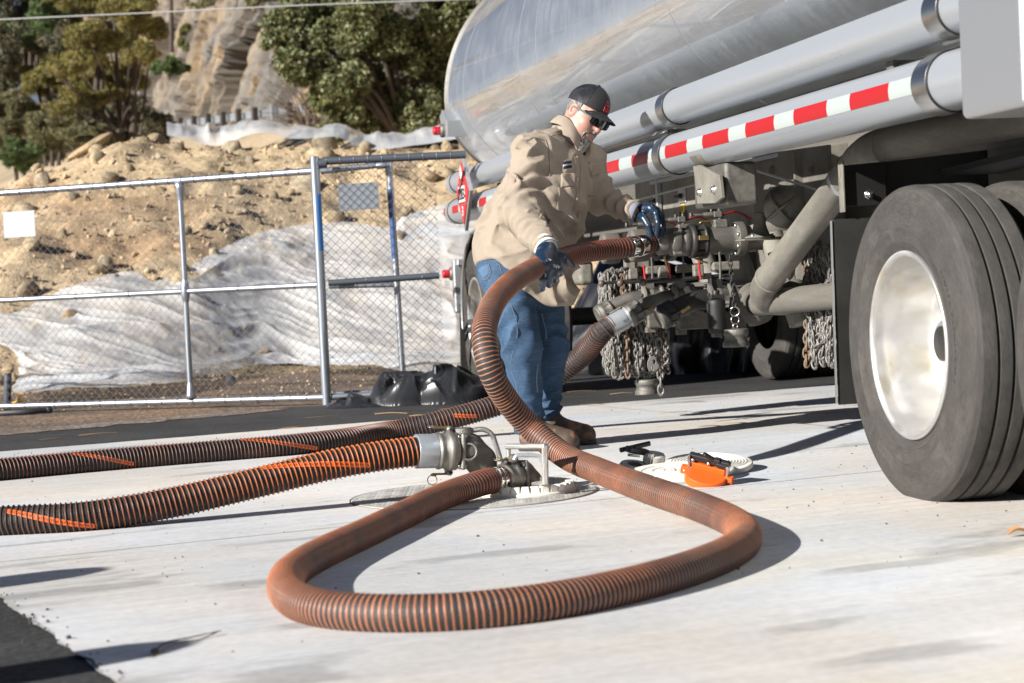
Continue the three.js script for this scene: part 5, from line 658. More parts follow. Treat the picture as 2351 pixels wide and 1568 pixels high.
const hoseBump = tex(256, (u, v) => 0.6 * fbmP(u, v, 12, 4, 3) + 0.4 * nP(u * 90, v * 90, 5, 90, 90), false);
const strandM = new THREE.MeshStandardMaterial({ vertexColors: true, roughness: 0.42 }), wallM = new THREE.MeshStandardMaterial({ vertexColors: true, roughness: 0.6, bumpMap: hoseBump, bumpScale: 0.0015 });
const manEnd = tw(2.522, 0.9715, 8.843);
// the worn orange hose: from the low fill elbow round a loop on the concrete, up through his hand to the manifold
const loopPts = [at(1152, 1099, 7.08), at(1105, 1109, 6.98), onGround(1030, 1134, 0.062), onGround(930, 1181, 0.052), onGround(830, 1229, 0.05), onGround(745, 1268, 0.05), onGround(692, 1297, 0.05), onGround(659, 1327, 0.05), onGround(661, 1362, 0.05), onGround(705, 1390, 0.05), onGround(780, 1405, 0.05), onGround(900, 1411, 0.05), onGround(1050, 1407, 0.05), onGround(1200, 1392, 0.05), onGround(1350, 1367, 0.05), onGround(1500, 1332, 0.05), onGround(1605, 1299, 0.05), onGround(1675, 1268, 0.05), onGround(1711, 1238, 0.051), onGround(1700, 1210, 0.053), onGround(1655, 1184, 0.057), onGround(1580, 1154, 0.07), at(1480, 1120, 6.5), at(1380, 1083, 6.95), at(1290, 1042, 7.28), at(1222, 985, 7.38), at(1165, 920, 7.32), at(1126, 850, 7.25), at(1112, 780, 7.28), at(1124, 715, 7.5), at(1162, 660, 7.88), at(1212, 625, 8.24), at(1265, 602, 8.56), at(1330, 582, 8.82), at(1400, 572, 9.0), at(1460, 566, 9.09), manEnd];
const loopPath = hosePath(loopPts);
{
  const P = loopPath, L = P.L, hs = thing('fuel_hose', 'worn orange brown corrugated hose looped on the concrete and running up into his gloved hand', 'hose', [onGround(1050, 1407).x, 0, onGround(1050, 1407).z]);
  const bends = [P.near(onGround(659, 1340, 0.05)), P.near(onGround(1705, 1228, 0.05))], dark0 = P.near(at(1265, 602, 8.56)), kink = P.near(onGround(1672, 1193, 0.055));
  const worn = s => Math.max(Math.exp(-(((s - bends[0]) / 0.18) ** 2)), Math.exp(-(((s - bends[1]) / 0.14) ** 2)));
  const near0 = s => clamp(1 - s / 0.30) + clamp((s - dark0) / 0.25 + 0.3);
  const strand = (s, x, y, z, f, e) => { const a = fbm(x * 26, y * 26, z * 26, 3), b = fbm(x * 5, y * 5, z * 5, 3), c = fbm(x * 60, y * 60, z * 60, 2), w = worn(s), d = clamp(near0(s)), blk = clamp((b - 0.50 + 0.18 * (a - 0.5) - 0.22 * w) * 6) * 0.5 + clamp((c - 0.64) * 6) * 0.25, k = 0.95 + 0.6 * (a - 0.5), side = (1 - d) * Math.max(0, -f) * 2;
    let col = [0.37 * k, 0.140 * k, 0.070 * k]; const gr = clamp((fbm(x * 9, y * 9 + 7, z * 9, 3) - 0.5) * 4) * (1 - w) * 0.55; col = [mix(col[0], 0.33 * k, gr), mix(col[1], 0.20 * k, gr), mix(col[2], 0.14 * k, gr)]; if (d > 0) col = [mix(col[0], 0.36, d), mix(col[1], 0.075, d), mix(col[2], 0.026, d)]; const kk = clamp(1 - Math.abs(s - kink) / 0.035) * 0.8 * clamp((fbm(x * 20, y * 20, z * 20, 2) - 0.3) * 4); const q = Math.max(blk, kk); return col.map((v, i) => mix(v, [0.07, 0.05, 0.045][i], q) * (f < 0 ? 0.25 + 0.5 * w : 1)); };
  const wall = (s, x, y, z) => { const a = fbm(x * 30, y * 30, z * 30, 3), w = worn(s) * clamp((fbm(x * 11, y * 11, z * 11, 3) - 0.25) * 3); return [mix(0.016 + 0.02 * a, 0.24, w * w * 0.6), mix(0.014 + 0.018 * a, 0.09, w * w * 0.6), mix(0.014 + 0.016 * a, 0.045, w * w * 0.6)]; };
  const stretch = s => clamp((s - dark0 + 0.25) / 0.5);
  part('hose_wall', hoseWall(P, 0.0478, 0.02, 28, wall), wallM, hs);
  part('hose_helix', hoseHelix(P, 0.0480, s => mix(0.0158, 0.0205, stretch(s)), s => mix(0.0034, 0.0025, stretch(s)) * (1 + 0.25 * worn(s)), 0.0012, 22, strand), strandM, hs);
  const [p0, , , t0] = P.at(0.0), band = (s0, w) => { const [p, , , t] = P.at(s0); return lathe(p, t, [[0.049, 0], [0.0515, 0.001], [0.0515, w], [0.049, w + 0.001]], 40); };
  part('hose_clamp', band(0.018, 0.017), chromeM, hs); part('hose_clamp', band(0.045, 0.017), chromeM, hs);
  part('hose_clamp', band(L - 0.155, 0.030), chromeM, hs); part('hose_clamp', band(L - 0.105, 0.034), chromeM, hs);
}
// the black hose with the thin orange helix: from the lower outlet round a wide curve to the first fill elbow
const outD = tw(2.40, 0.628, 8.85).sub(tw(2.50, 0.675, 8.85)).normalize(), out0 = tw(2.567, 0.616, 9.452).addScaledVector(outD, 0.115);
const outPath = hosePath([out0, out0.clone().addScaledVector(outD, 0.05), at(1340, 813, 9.9), at(1272, 868, 9.97), at(1190, 912, 9.95), at(1100, 943, 9.88), at(1000, 970, 9.82), at(900, 991, 9.78), onGround(800, 1008, 0.062), onGround(660, 1024, 0.058), onGround(500, 1037, 0.058), onGround(300, 1053, 0.058), onGround(130, 1068, 0.058), onGround(0, 1080, 0.058), V3(-2.95, 0.058, -8.42), V3(-3.35, 0.058, -7.95), V3(-3.42, 0.058, -7.4), V3(-3.1, 0.058, -6.92), V3(-2.5, 0.058, -6.7), onGround(0, 1198, 0.058), onGround(190, 1187, 0.06), at(380, 1157, 6.76), at(570, 1113, 6.86), at(760, 1067, 6.97), at(880, 1046, 7.03), at(957, 1036, 7.07)]);
{
  const P = outPath, L = P.L, hs = thing('fuel_hose', 'black ribbed hose with thin orange spiral curving behind his legs and out of view', 'hose', [onGround(190, 1187).x, 0, onGround(190, 1187).z]);
  const bright = s => clamp((s - (L - 1.5)) / 1.2), nearMan = s => clamp(1 - s / 0.7);
  const strand = (s, x, y, z, f) => { const a = fbm(x * 22, y * 22, z * 22, 3), b = fbm(x * 4, y * 4, z * 4, 3), k = 0.8 + 0.8 * (a - 0.4), o = clamp(bright(s) + 0.22 * clamp((b - 0.5) * 4)); return [k * mix(0.115, 0.42, o), k * mix(0.062, 0.12, o), k * mix(0.048, 0.035, o)]; };
  const wall = (s, x, y, z) => { const a = fbm(x * 40, y * 40, z * 40, 3), k = 0.4 + 1.3 * clamp((a - 0.4) * 3), w = clamp((fbm(x * 3, y * 3, z * 3, 2) - 0.45) * 3); return [0.022 * k + 0.012 * w, 0.021 * k + 0.010 * w, 0.021 * k + 0.010 * w]; };
  part('hose_wall', hoseWall(P, 0.0530, 0.025, 28, wall), new THREE.MeshStandardMaterial({ vertexColors: true, roughness: 0.75, bumpMap: hoseBump, bumpScale: 0.004 }), hs);
  part('hose_helix', hoseHelix(P, 0.0536, s => 0.0186, s => 0.0030, 0.0052, 22, strand), strandM, hs);
  // printed orange bands lying on the wall
  const cv = document.createElement('canvas'); cv.width = 512; cv.height = 48; const c = cv.getContext('2d'); c.fillStyle = '#f0661a'; c.fillRect(0, 0, 512, 48); c.fillStyle = '#1d120c'; c.font = 'bold 30px sans-serif'; c.fillText('Continental  PALADIN DROP HOSE', 8, 35); const lt = new THREE.CanvasTexture(cv); lt.colorSpace = THREE.SRGBColorSpace;
  const bm = new THREE.MeshStandardMaterial({ map: lt, roughness: 0.55 });
  const band = (s0, s1, a0, a1) => { const g = sheetGeo(60, 4, (u, v) => { const s = mix(s0, s1, u), [p, , , t] = P.at(s), side = t.clone().cross(UP).normalize(), up = side.clone().cross(t).normalize(), toCam = camera.position.clone().sub(p); const sd = side.dot(toCam) > 0 ? side : side.negate(); const a = mix(a0, a1, u) + (v - 0.5) * 0.38; return p.addScaledVector(up, Math.cos(a) * 0.0546).addScaledVector(sd, Math.sin(a) * 0.0546); }, (u, v) => [u, v]); return part('printed_band', g, bm, hs); };
  const N = (x, y, z) => P.near(z ? at(x, y, z) : onGround(x, y, 0.058));
  band(N(845, 1052, 7.0), N(600, 1105, 6.9), 2.0, 0.35); band(N(215, 1187), N(20, 1199), 2.2, 0.7); band(N(555, 1034), N(735, 1020), 0.25, 2.0); band(N(160, 1065), N(300, 1053), 0.4, 2.0); band(N(1050, 957, 9.7), N(1112, 940, 9.65), 1.2, 1.9);
}
// ------------------------------------------------------------ fill elbows on the tank covers
const alu2 = new THREE.MeshStandardMaterial({ map: dustTex, color: lin(0.46, 0.455, 0.45), roughness: 0.42, metalness: 0.7, bumpMap: rep(roughBump, 6), bumpScale: 0.0006 }), alu3 = new THREE.MeshStandardMaterial({ map: dustTex, color: lin(0.26, 0.25, 0.24), roughness: 0.5, metalness: 0.5, bumpMap: rep(roughBump, 6), bumpScale: 0.0008 }), brass2 = mat(0.30, 0.23, 0.12, 0.4, 0.85);
function couple(g, p, d, k, ferrule) {                       // camlock coupler with two levers along d from p
  const L = (o, prof, m, name) => part(name, lathe(p.clone().addScaledVector(d, o), d, prof.map(q => [q[0] * k, q[1]]), 48), m, g), [x, y] = basis(d);
  if (ferrule) L(-0.004, [[0.050, 0], [0.0605, 0.001], [0.0605, 0.075], [0.056, 0.078]], aluM, 'ferrule'); const o = ferrule ? 0.074 : 0.0;
  L(o, [[0.050, -0.01], [0.064, 0.004], [0.066, 0.010], [0.063, 0.018], [0.061, 0.030], [0.070, 0.040], [0.073, 0.046], [0.073, 0.056], [0.069, 0.062], [0.069, 0.075], [0.062, 0.079], [0.055, 0.080]], alu2, 'coupler');
  for (const s of [1, -1]) { const q = p.clone().addScaledVector(d, o + 0.052).addScaledVector(y, s * 0.076 * k); part('lever_ear', merge([lathe(q.clone().addScaledVector(x, -0.016), x, [[0, 0], [0.012, 0], [0.012, 0.032], [0, 0.032]], 14), lathe(q.clone().addScaledVector(x, -0.022), x, [[0.005, 0], [0.005, 0.044], [0, 0.044]], 8)]), alu2, g);
    const a = q.clone().addScaledVector(y, s * 0.006), b = a.clone().addScaledVector(d, -0.06), m = M4().makeBasis(x, y, d).setPosition(a.clone().lerp(b, 0.5)); part('cam_lever', merge([new RoundedBoxGeometry(0.017, 0.008, 0.068, 2, 0.003).applyMatrix4(m), new RoundedBoxGeometry(0.020, 0.010, 0.018, 2, 0.003).applyMatrix4(M4().makeBasis(x, y, d).setPosition(b.clone().addScaledVector(y, s * 0.003)))]), brass2, g); part('pull_ring', ring(b.clone().add(V3(0, s > 0 ? 0.004 : -0.022, 0)).addScaledVector(d, -0.006), s > 0 ? V3(0.1, 1, 0.1) : V3(0.25, 0, 1), 0.018, 0.0019, 24, 6), mat(0.25, 0.25, 0.25, 0.35, 0.9), g); }
  return o + 0.08;
}
{ // first elbow, with sight port and hooked handle
  const g = thing('fill_elbow', 'grey cast fill elbow with round sight port at the end of the black hose', 'elbow fitting', [at(1095, 1108, 7.2).x, 0, at(1095, 1108, 7.2).z]);
  const p = at(957, 1036, 7.07), d = at(1056, 1034, 7.13).sub(p).normalize(), o = couple(g, p, d, 1.07, true);
  const f = p.clone().addScaledVector(d, o), [x, y] = basis(d), fm = M4().makeBasis(x, y, d).setPosition(f.clone().addScaledVector(d, 0.010));
  part('flange', new RoundedBoxGeometry(0.138, 0.138, 0.018, 3, 0.008).applyMatrix4(fm), alu2, g); for (const [a, b] of [[1, 1], [1, -1], [-1, 1], [-1, -1]]) part('flange_bolt', lathe(f.clone().addScaledVector(x, a * 0.055).addScaledVector(y, b * 0.055).addScaledVector(d, -0.010), d, [[0, 0], [0.008, 0.001], [0.0085, 0.030], [0.006, 0.034], [0, 0.034]], 6), steelM, g);
  const body = surface(join([cap(f, f.clone().addScaledVector(d, 0.05), 0.054, 0.062), cap(f.clone().addScaledVector(d, 0.05), f.clone().addScaledVector(d, 0.10).add(V3(0, -0.04, 0)), 0.062, 0.054), cap(f.clone().addScaledVector(d, 0.10).add(V3(0, -0.04, 0)), f.clone().addScaledVector(d, 0.125).add(V3(0, -0.17, 0)), 0.054, 0.05)], 0.02), [f.x - 0.06, 0.004, f.z - 0.14], [f.x + 0.25, f.y + 0.10, f.z + 0.12], 0.006);
  part('elbow_body', body, alu3, g);
  const toC = V3(0.05, 0.12, 1).normalize(), pc = f.clone().addScaledVector(d, 0.050).add(V3(0, -0.008, 0.0)); part('sight_port', lathe(pc, toC, [[0.04, 0.04], [0.036, 0.066], [0.032, 0.074], [0.026, 0.074], [0.025, 0.058], [0, 0.058]], 36), alu2, g); part('port_glass', lathe(pc, toC, [[0, 0.062], [0.026, 0.062], [0.026, 0.058], [0, 0.058]], 30), mat(0.015, 0.015, 0.015, 0.15), g);
  const bc = f.clone().addScaledVector(d, 0.030); part('boss', lathe(bc.clone().add(V3(0, 0.04, 0)), UP, [[0.034, 0], [0.036, 0.018], [0.0365, 0.042], [0.034, 0.046], [0, 0.046]], 30), alu2, g);
  const hb = bc.clone().add(V3(0.03, 0.073, 0)), hpts = [hb, hb.clone().add(V3(0.05, 0.002, 0)), hb.clone().add(V3(0.080, -0.018, 0)), hb.clone().add(V3(0.093, -0.055, 0)), hb.clone().add(V3(0.108, -0.11, 0))], hc = new THREE.CatmullRomCurve3(hpts); const hg = new THREE.TubeGeometry(hc, 30, 0.010, 10); part('handle', hg, alu2, g); part('elbow_collar', lathe(f.clone().addScaledVector(d, 0.125).setY(0.012), UP, [[0, 0], [0.075, 0], [0.075, 0.05], [0.066, 0.055], [0.05, 0.056]], 36), alu3, g);
}
{ // second elbow, low on the white ring, with a square bail handle
  const [p, , , t] = loopPath.at(0), d = t.clone().negate(), base = onGround(1225, 1136), g = thing('fill_elbow', 'dark cast fill elbow with a square bail handle standing in the white toothed ring', 'elbow fitting', [base.x, 0, base.z]);
  const o = couple(g, p, d, 0.84, false), f = p.clone().addScaledVector(d, o), [x, y] = basis(d);
  part('flange', new RoundedBoxGeometry(0.122, 0.122, 0.016, 3, 0.007).applyMatrix4(M4().makeBasis(x, y, d).setPosition(f.clone().addScaledVector(d, 0.008))), alu2, g); for (const [a, b] of [[1, 1], [1, -1], [-1, 1], [-1, -1]]) part('flange_bolt', lathe(f.clone().addScaledVector(x, a * 0.046).addScaledVector(y, b * 0.046).addScaledVector(d, -0.010), d, [[0, 0], [0.0095, 0.001], [0.010, 0.010], [0, 0.011]], 6), steelM, g);
  const e1 = f.clone().addScaledVector(d, 0.045), e2 = f.clone().addScaledVector(d, 0.085).add(V3(0, -0.035, 0)), e3 = V3(e2.x + 0.012, 0.0, e2.z);
  part('elbow_body', surface(join([cap(f, e1, 0.046, 0.050), cap(e1, e2, 0.050, 0.050), cap(e2, e3, 0.050, 0.046)], 0.02), [f.x - 0.06, 0.003, f.z - 0.14], [f.x + 0.2, f.y + 0.09, f.z + 0.12], 0.006), alu3, g);
  const zz = 7.0, H = (px, py, z = zz) => at(px, py, z), bar = (a, b, w, h) => { const m = a.clone().lerp(b, 0.5), L = a.distanceTo(b), dd = b.clone().sub(a).normalize(), [bx, by] = basis(dd); return new RoundedBoxGeometry(w, h, L, 3, 0.007).applyMatrix4(M4().makeBasis(bx, by, dd).setPosition(m)); };
  part('bail_handle', merge([bar(H(1163, 1025, 7.14), H(1255, 1024), 0.030, 0.020), bar(H(1168, 1022, 7.14), H(1168, 1064, 7.14), 0.026, 0.016), bar(H(1251, 1022), H(1252, 1114), 0.026, 0.024), bar(H(1252, 1108), H(1225, 1112, 7.1), 0.024, 0.018)]), new THREE.MeshStandardMaterial({ map: dustTex, color: lin(0.95, 0.95, 0.95), roughness: 0.38, metalness: 0.7 }), g);
  part('locking_rod', tube([H(1180, 1056), H(1187, 1046), H(1197, 1044.5), H(1225, 1044.5), H(1238, 1048), H(1245, 1060)], 0.008, 40, 10), aluM, g); part('locking_lever', merge([rod(H(1245, 1095, 7.05), H(1246, 1140, 7.08), 0.009, 8), put(new THREE.SphereGeometry(0.02, 14, 10), H(1178, 1054, 7.1).x, H(1178, 1054, 7.1).y, H(1178, 1054, 7.1).z)]), alu3, g);
}
{ // round chequer plate cover, white ring
  const c = onGround(1089, 1143); c.y = 0.013; const g = thing('manhole_cover', 'large round grey chequer plate cover set flush in the concrete', 'manhole cover', [c.x, 0, c.z]);
  const m = new THREE.MeshStandardMaterial({ map: dustTex, color: lin(0.78, 0.79, 0.79), roughness: 0.7, metalness: 0.1, bumpMap: rep(roughBump, 2), bumpScale: 0.001 }); part('plate', lathe(c, UP, [[0.468, -0.003], [0.468, 0.003], [0.465, 0.0042], [0, 0.0042]], 90), m, g, ); { const pl = g.children[0].geometry, q = pl.attributes.position, t = pl.attributes.uv; for (let i = 0; i < t.count; i++) t.setXY(i, q.getX(i) * 2, q.getZ(i) * 2); } part('rim', ring(c.clone().setY(0.0135), UP, 0.474, 0.0026, 90, 6), mat(0.20, 0.15, 0.11, 0.9), g);
  const stud = new THREE.SphereGeometry(1, 6, 4), o = []; for (let i = -15; i <= 15; i++) for (let j = -15; j <= 15; j++) { const a = i * 0.030 + (j & 1) * 0.015, b = j * 0.030; if (a * a + b * b > 0.205) continue; const s = (i + j) & 1; o.push(stud.clone().scale(0.010, 0.0014, 0.0032).rotateY(s ? 0.75 : -0.75).translate(c.x + a, 0.0174, c.z + b)); } stuff(part('tread_stud', merge(o), m, g));
  const w = onGround(1206, 1139), wr2 = thing('fill_ring', 'white toothed ring round a black disc for the shaded fill opening under the second elbow', 'ring', [w.x, 0, w.z]), wm = new THREE.MeshStandardMaterial({ map: dustTex, color: lin(1.35, 1.35, 1.32), roughness: 0.6 });
  part('ring', lathe(w.clone().setY(0.017), UP, [[0.196, 0], [0.196, 0.008], [0.19, 0.010], [0.15, 0.010], [0.146, 0.006], [0.146, -0.003]], 64), wm, wr2);
  for (let i = 0; i < 30; i++) { const a = i / 30 * 6.2832; const s = new THREE.Shape(); s.moveTo(-0.016, 0); s.lineTo(0.016, 0); s.lineTo(0.011, 0.024); s.lineTo(-0.011, 0.024); s.closePath(); const e = new THREE.ExtrudeGeometry(s, { depth: 0.026, bevelEnabled: true, bevelSize: 0.002, bevelThickness: 0.002, bevelSegments: 1 }); e.translate(0, 0, 0.158).rotateY(a).translate(w.x, 0.027, w.z); part('tooth', e, wm, wr2); }
  part('opening_shade_disc', lathe(w.clone().setY(0.0185), UP, [[0.1465, 0], [0.1465, 0.002], [0.09, 0.0025], [0, 0.0025]], 48), mat(0.012, 0.012, 0.012, 0.7), wr2);  // flat black disc stands for the shade down inside the opening
}
{ // lids and caps on the concrete to his side
  const wm = new THREE.MeshStandardMaterial({ map: dustTex, color: lin(1.35, 1.35, 1.32), roughness: 0.55 }), gm = new THREE.MeshStandardMaterial({ map: dustTex, color: lin(0.95, 0.96, 0.95), roughness: 0.55 }), om = mat(0.72, 0.115, 0.012, 0.42), bk = mat(0.018, 0.018, 0.02, 0.45), st = mat(0.55, 0.55, 0.53, 0.3, 0.9);
  const lid = (name, label, c, R, h, t, tilt, n) => { const g = thing(name, label, 'lid', [c.x, h, c.z]); g.rotation.set(tilt[0], 0, tilt[1]); localThings.add(g); const o = V3(); part('plate', lathe(o, UP, [[0, 0], [R - 0.012, 0], [R, 0.010], [R, t], [R - 0.006, t + 0.005], [0, t + 0.005]], 64), wm, g); for (let i = 0; i < n; i++) part('grip_ring', ring(V3(0, t + 0.005, 0), UP, R * (0.30 + 0.62 * i / n), 0.0026, 64, 5), wm, g); return g; };
  const A = onGround(1628, 1090), B = onGround(1562, 1106);
  lid('round_lid', 'round white ridged lid lying tilted behind the orange cap', A, 0.178, 0.026, 0.024, [0.12, -0.02], 9);
  const b = lid('round_lid', 'white lid with raised marks lying under the two latched caps', B, 0.215, 0.026, 0.016, [0.06, 0.02], 3); part('raised_bar', merge([box(0.16, 0.004, 0.02, 0, 0.023, 0.05, 0.001), box(0.02, 0.004, 0.09, 0.05, 0.023, 0.0, 0.001), box(0.02, 0.004, 0.09, -0.03, 0.023, 0.0, 0.001), box(0.10, 0.004, 0.014, 0.0, 0.023, -0.05, 0.001)]), wm, b);
  // grey cap with black latch
  const gc = onGround(1472, 1094), g1 = thing('latched_closure', 'grey fill cap with a black latch bar lying on the white lids', 'cap', [gc.x, 0.055, gc.z]); g1.rotation.set(0.25, 0.2, -0.15); localThings.add(g1);
  part('cap', merge([lathe(V3(0.055, 0, 0), UP, [[0, 0], [0.042, 0], [0.045, 0.006], [0.045, 0.036], [0.040, 0.042], [0, 0.042]], 40), lathe(V3(-0.03, -0.02, 0.02), UP, [[0.03, 0], [0.062, 0], [0.064, 0.012], [0.058, 0.022], [0.03, 0.022]], 40)]), gm, g1);
  part('latch_bar', merge([box(0.12, 0.026, 0.034, -0.02, 0.052, 0.0, 0.006, 0, 0.5, -0.25), box(0.13, 0.018, 0.022, -0.035, 0.072, 0.01, 0.006, 0.0, -0.25, 0.35)]), bk, g1); part('latch_plate', box(0.014, 0.045, 0.026, 0.03, 0.032, 0.03, 0.002, 0, 0.3, 0), st, g1); part('pin', rod(V3(-0.07, 0.045, 0.035), V3(-0.02, 0.045, 0.045), 0.006, 10), st, g1);
  // orange cap with black latch
  const oc = onGround(1622, 1122), g2 = thing('latched_closure', 'bright orange fill cap with black latch and lever leaning on the white lid', 'cap', [oc.x, 0.044, oc.z]); g2.rotation.set(0.42, -0.42, -0.10); g2.scale.setScalar(0.88); localThings.add(g2);
  const dsh = new THREE.Shape(); dsh.moveTo(-0.085, -0.01); dsh.lineTo(0.085, -0.01); dsh.bezierCurveTo(0.095, 0.055, 0.05, 0.085, 0, 0.085); dsh.bezierCurveTo(-0.05, 0.085, -0.095, 0.055, -0.085, -0.01); dsh.closePath();
  const dg = new THREE.ExtrudeGeometry(dsh, { depth: 0.030, bevelEnabled: true, bevelSize: 0.004, bevelThickness: 0.004, bevelSegments: 3, curveSegments: 24 }); dg.rotateX(Math.PI / 2).translate(0, 0.018, 0); part('cap', dg, om, g2); part('lug', merge([box(0.036, 0.036, 0.032, -0.098, 0.006, -0.012, 0.004), box(0.036, 0.036, 0.032, 0.098, 0.006, -0.012, 0.004), box(0.15, 0.03, 0.03, 0, 0.03, -0.03, 0.004)]), om, g2);
  part('latch_bar', merge([box(0.185, 0.030, 0.030, 0, 0.066, -0.035, 0.007), box(0.05, 0.022, 0.034, 0.06, 0.060, -0.03, 0.005)]), bk, g2); part('lever', merge([box(0.075, 0.016, 0.026, 0.005, 0.088, -0.02, 0.006, 0, 0.5, -0.55), box(0.03, 0.03, 0.03, 0.035, 0.072, -0.03, 0.005)]), bk, g2); part('latch_plate', box(0.010, 0.062, 0.026, -0.085, 0.048, -0.02, 0.002, 0, 0, 0.1), st, g2); part('latch_plate', box(0.010, 0.05, 0.026, 0.088, 0.044, -0.02, 0.002), st, g2); for (const q of [-0.07, 0.0, 0.085]) part('pin', lathe(V3(q, 0.058, -0.018), V3(0, 0, 1), [[0, 0.008], [0.007, 0.006], [0.008, 0], [0, 0]], 12), st, g2);
  for (const q of [-0.098, 0.098]) part('lug_screw', lathe(V3(q, 0.006, 0.0), V3(0, 0, 1), [[0, 0.008], [0.006, 0.007], [0.007, 0], [0, 0]], 10), st, g2);
}
{ // small things on the ground
  const nm = mat(0.16, 0.095, 0.05, 0.8), n2 = mat(0.42, 0.25, 0.12, 0.8);
  const tw1 = onGround(440, 1480), g = thing('pine_needles', 'spray of dry brown pine needles lying on the concrete in front of the hose', 'pine needles', [tw1.x, 0, tw1.z]); for (const q of [[[345, 1508], [375, 1478], [440, 1462], [508, 1448]], [[350, 1505], [400, 1480], [460, 1468], [500, 1450]], [[355, 1496], [372, 1480], [400, 1470], [420, 1466]]]) part('needle', tube(q.map(([x, y], i) => onGround(x, y, 0.016 + 0.006 * (i % 2))), 0.0016, 20, 5), nm, g);
  const pb = onGround(356, 1514); single('pebble', rockGeo(7, 0.8, 0.8, 2).scale(0.011, 0.011, 0.011), mat(0.05, 0.05, 0.055, 0.8), 'dark pebble at the tip of the pine needle spray', 'pebble', null, [pb.x, 0.02, pb.z]);
  const lf = onGround(2338, 1243); single('dry_leaf', sheetGeo(10, 8, (u, v) => V3((u - 0.5) * 0.06, 0.012 * Math.sin(u * 3.1) + 0.010 * (v - 0.5) ** 2 * 4, (v - 0.5) * 0.045 * Math.sin(Math.PI * (0.08 + 0.84 * u)))), mat(0.50, 0.26, 0.11, 0.8, 0, { side: THREE.DoubleSide }), 'curled dry brown leaf on the concrete beside the big front wheel', 'leaf', null, [lf.x, 0.02, lf.z]);
  const r = rng(21), twig = (a, len, ang, i) => { const p = onGround(...a, 0.012), q = p.clone().add(V3(Math.cos(ang) * len, 0, Math.sin(ang) * len)), m = p.clone().lerp(q, 0.5).add(V3(0.01, 0.006, 0.012)); return single('pine_needle', tube([p, m, q], 0.0022, 10, 5), i % 2 ? n2 : nm, 'single dry pine needle lying on the dark asphalt or pale concrete', 'pine needle', 'fallen pine needles'); };
  [[1210, 1010], [1400, 905], [1330, 930], [1500, 950], [1560, 925], [640, 985], [700, 960], [940, 955], [1010, 940], [180, 1000], [90, 1010], [1640, 975], [1600, 980], [860, 950], [1300, 900]].forEach((a, i) => twig(a, 0.12 + 0.14 * r(), -0.5 + r(), i));
}
{ // two short bollards beyond the frame, whose shadows reach into the picture
  const m = mat(0.55, 0.40, 0.03, 0.5), sd = V3(SUN.x, 0, SUN.z).normalize(), tanE = SUN.y / Math.hypot(SUN.x, SUN.z);
  [[onGround(195, 1350), 0.95, 'yellow post outside the view whose rounded shadow lies beside the asphalt corner'], [onGround(385, 1546), 0.95, 'yellow post outside the view whose shadow tip reaches the lower edge']].forEach(([tip, h, label]) => { const b = tip.clone().addScaledVector(sd, h / tanE); single('bollard', lathe(V3(), UP, [[0, 0], [0.11, 0], [0.11, h - 0.1], [0.098, h - 0.05], [0.06, h - 0.01], [0, h]], 28), m, label, 'bollard', null, [b.x, 0, b.z]); });
}
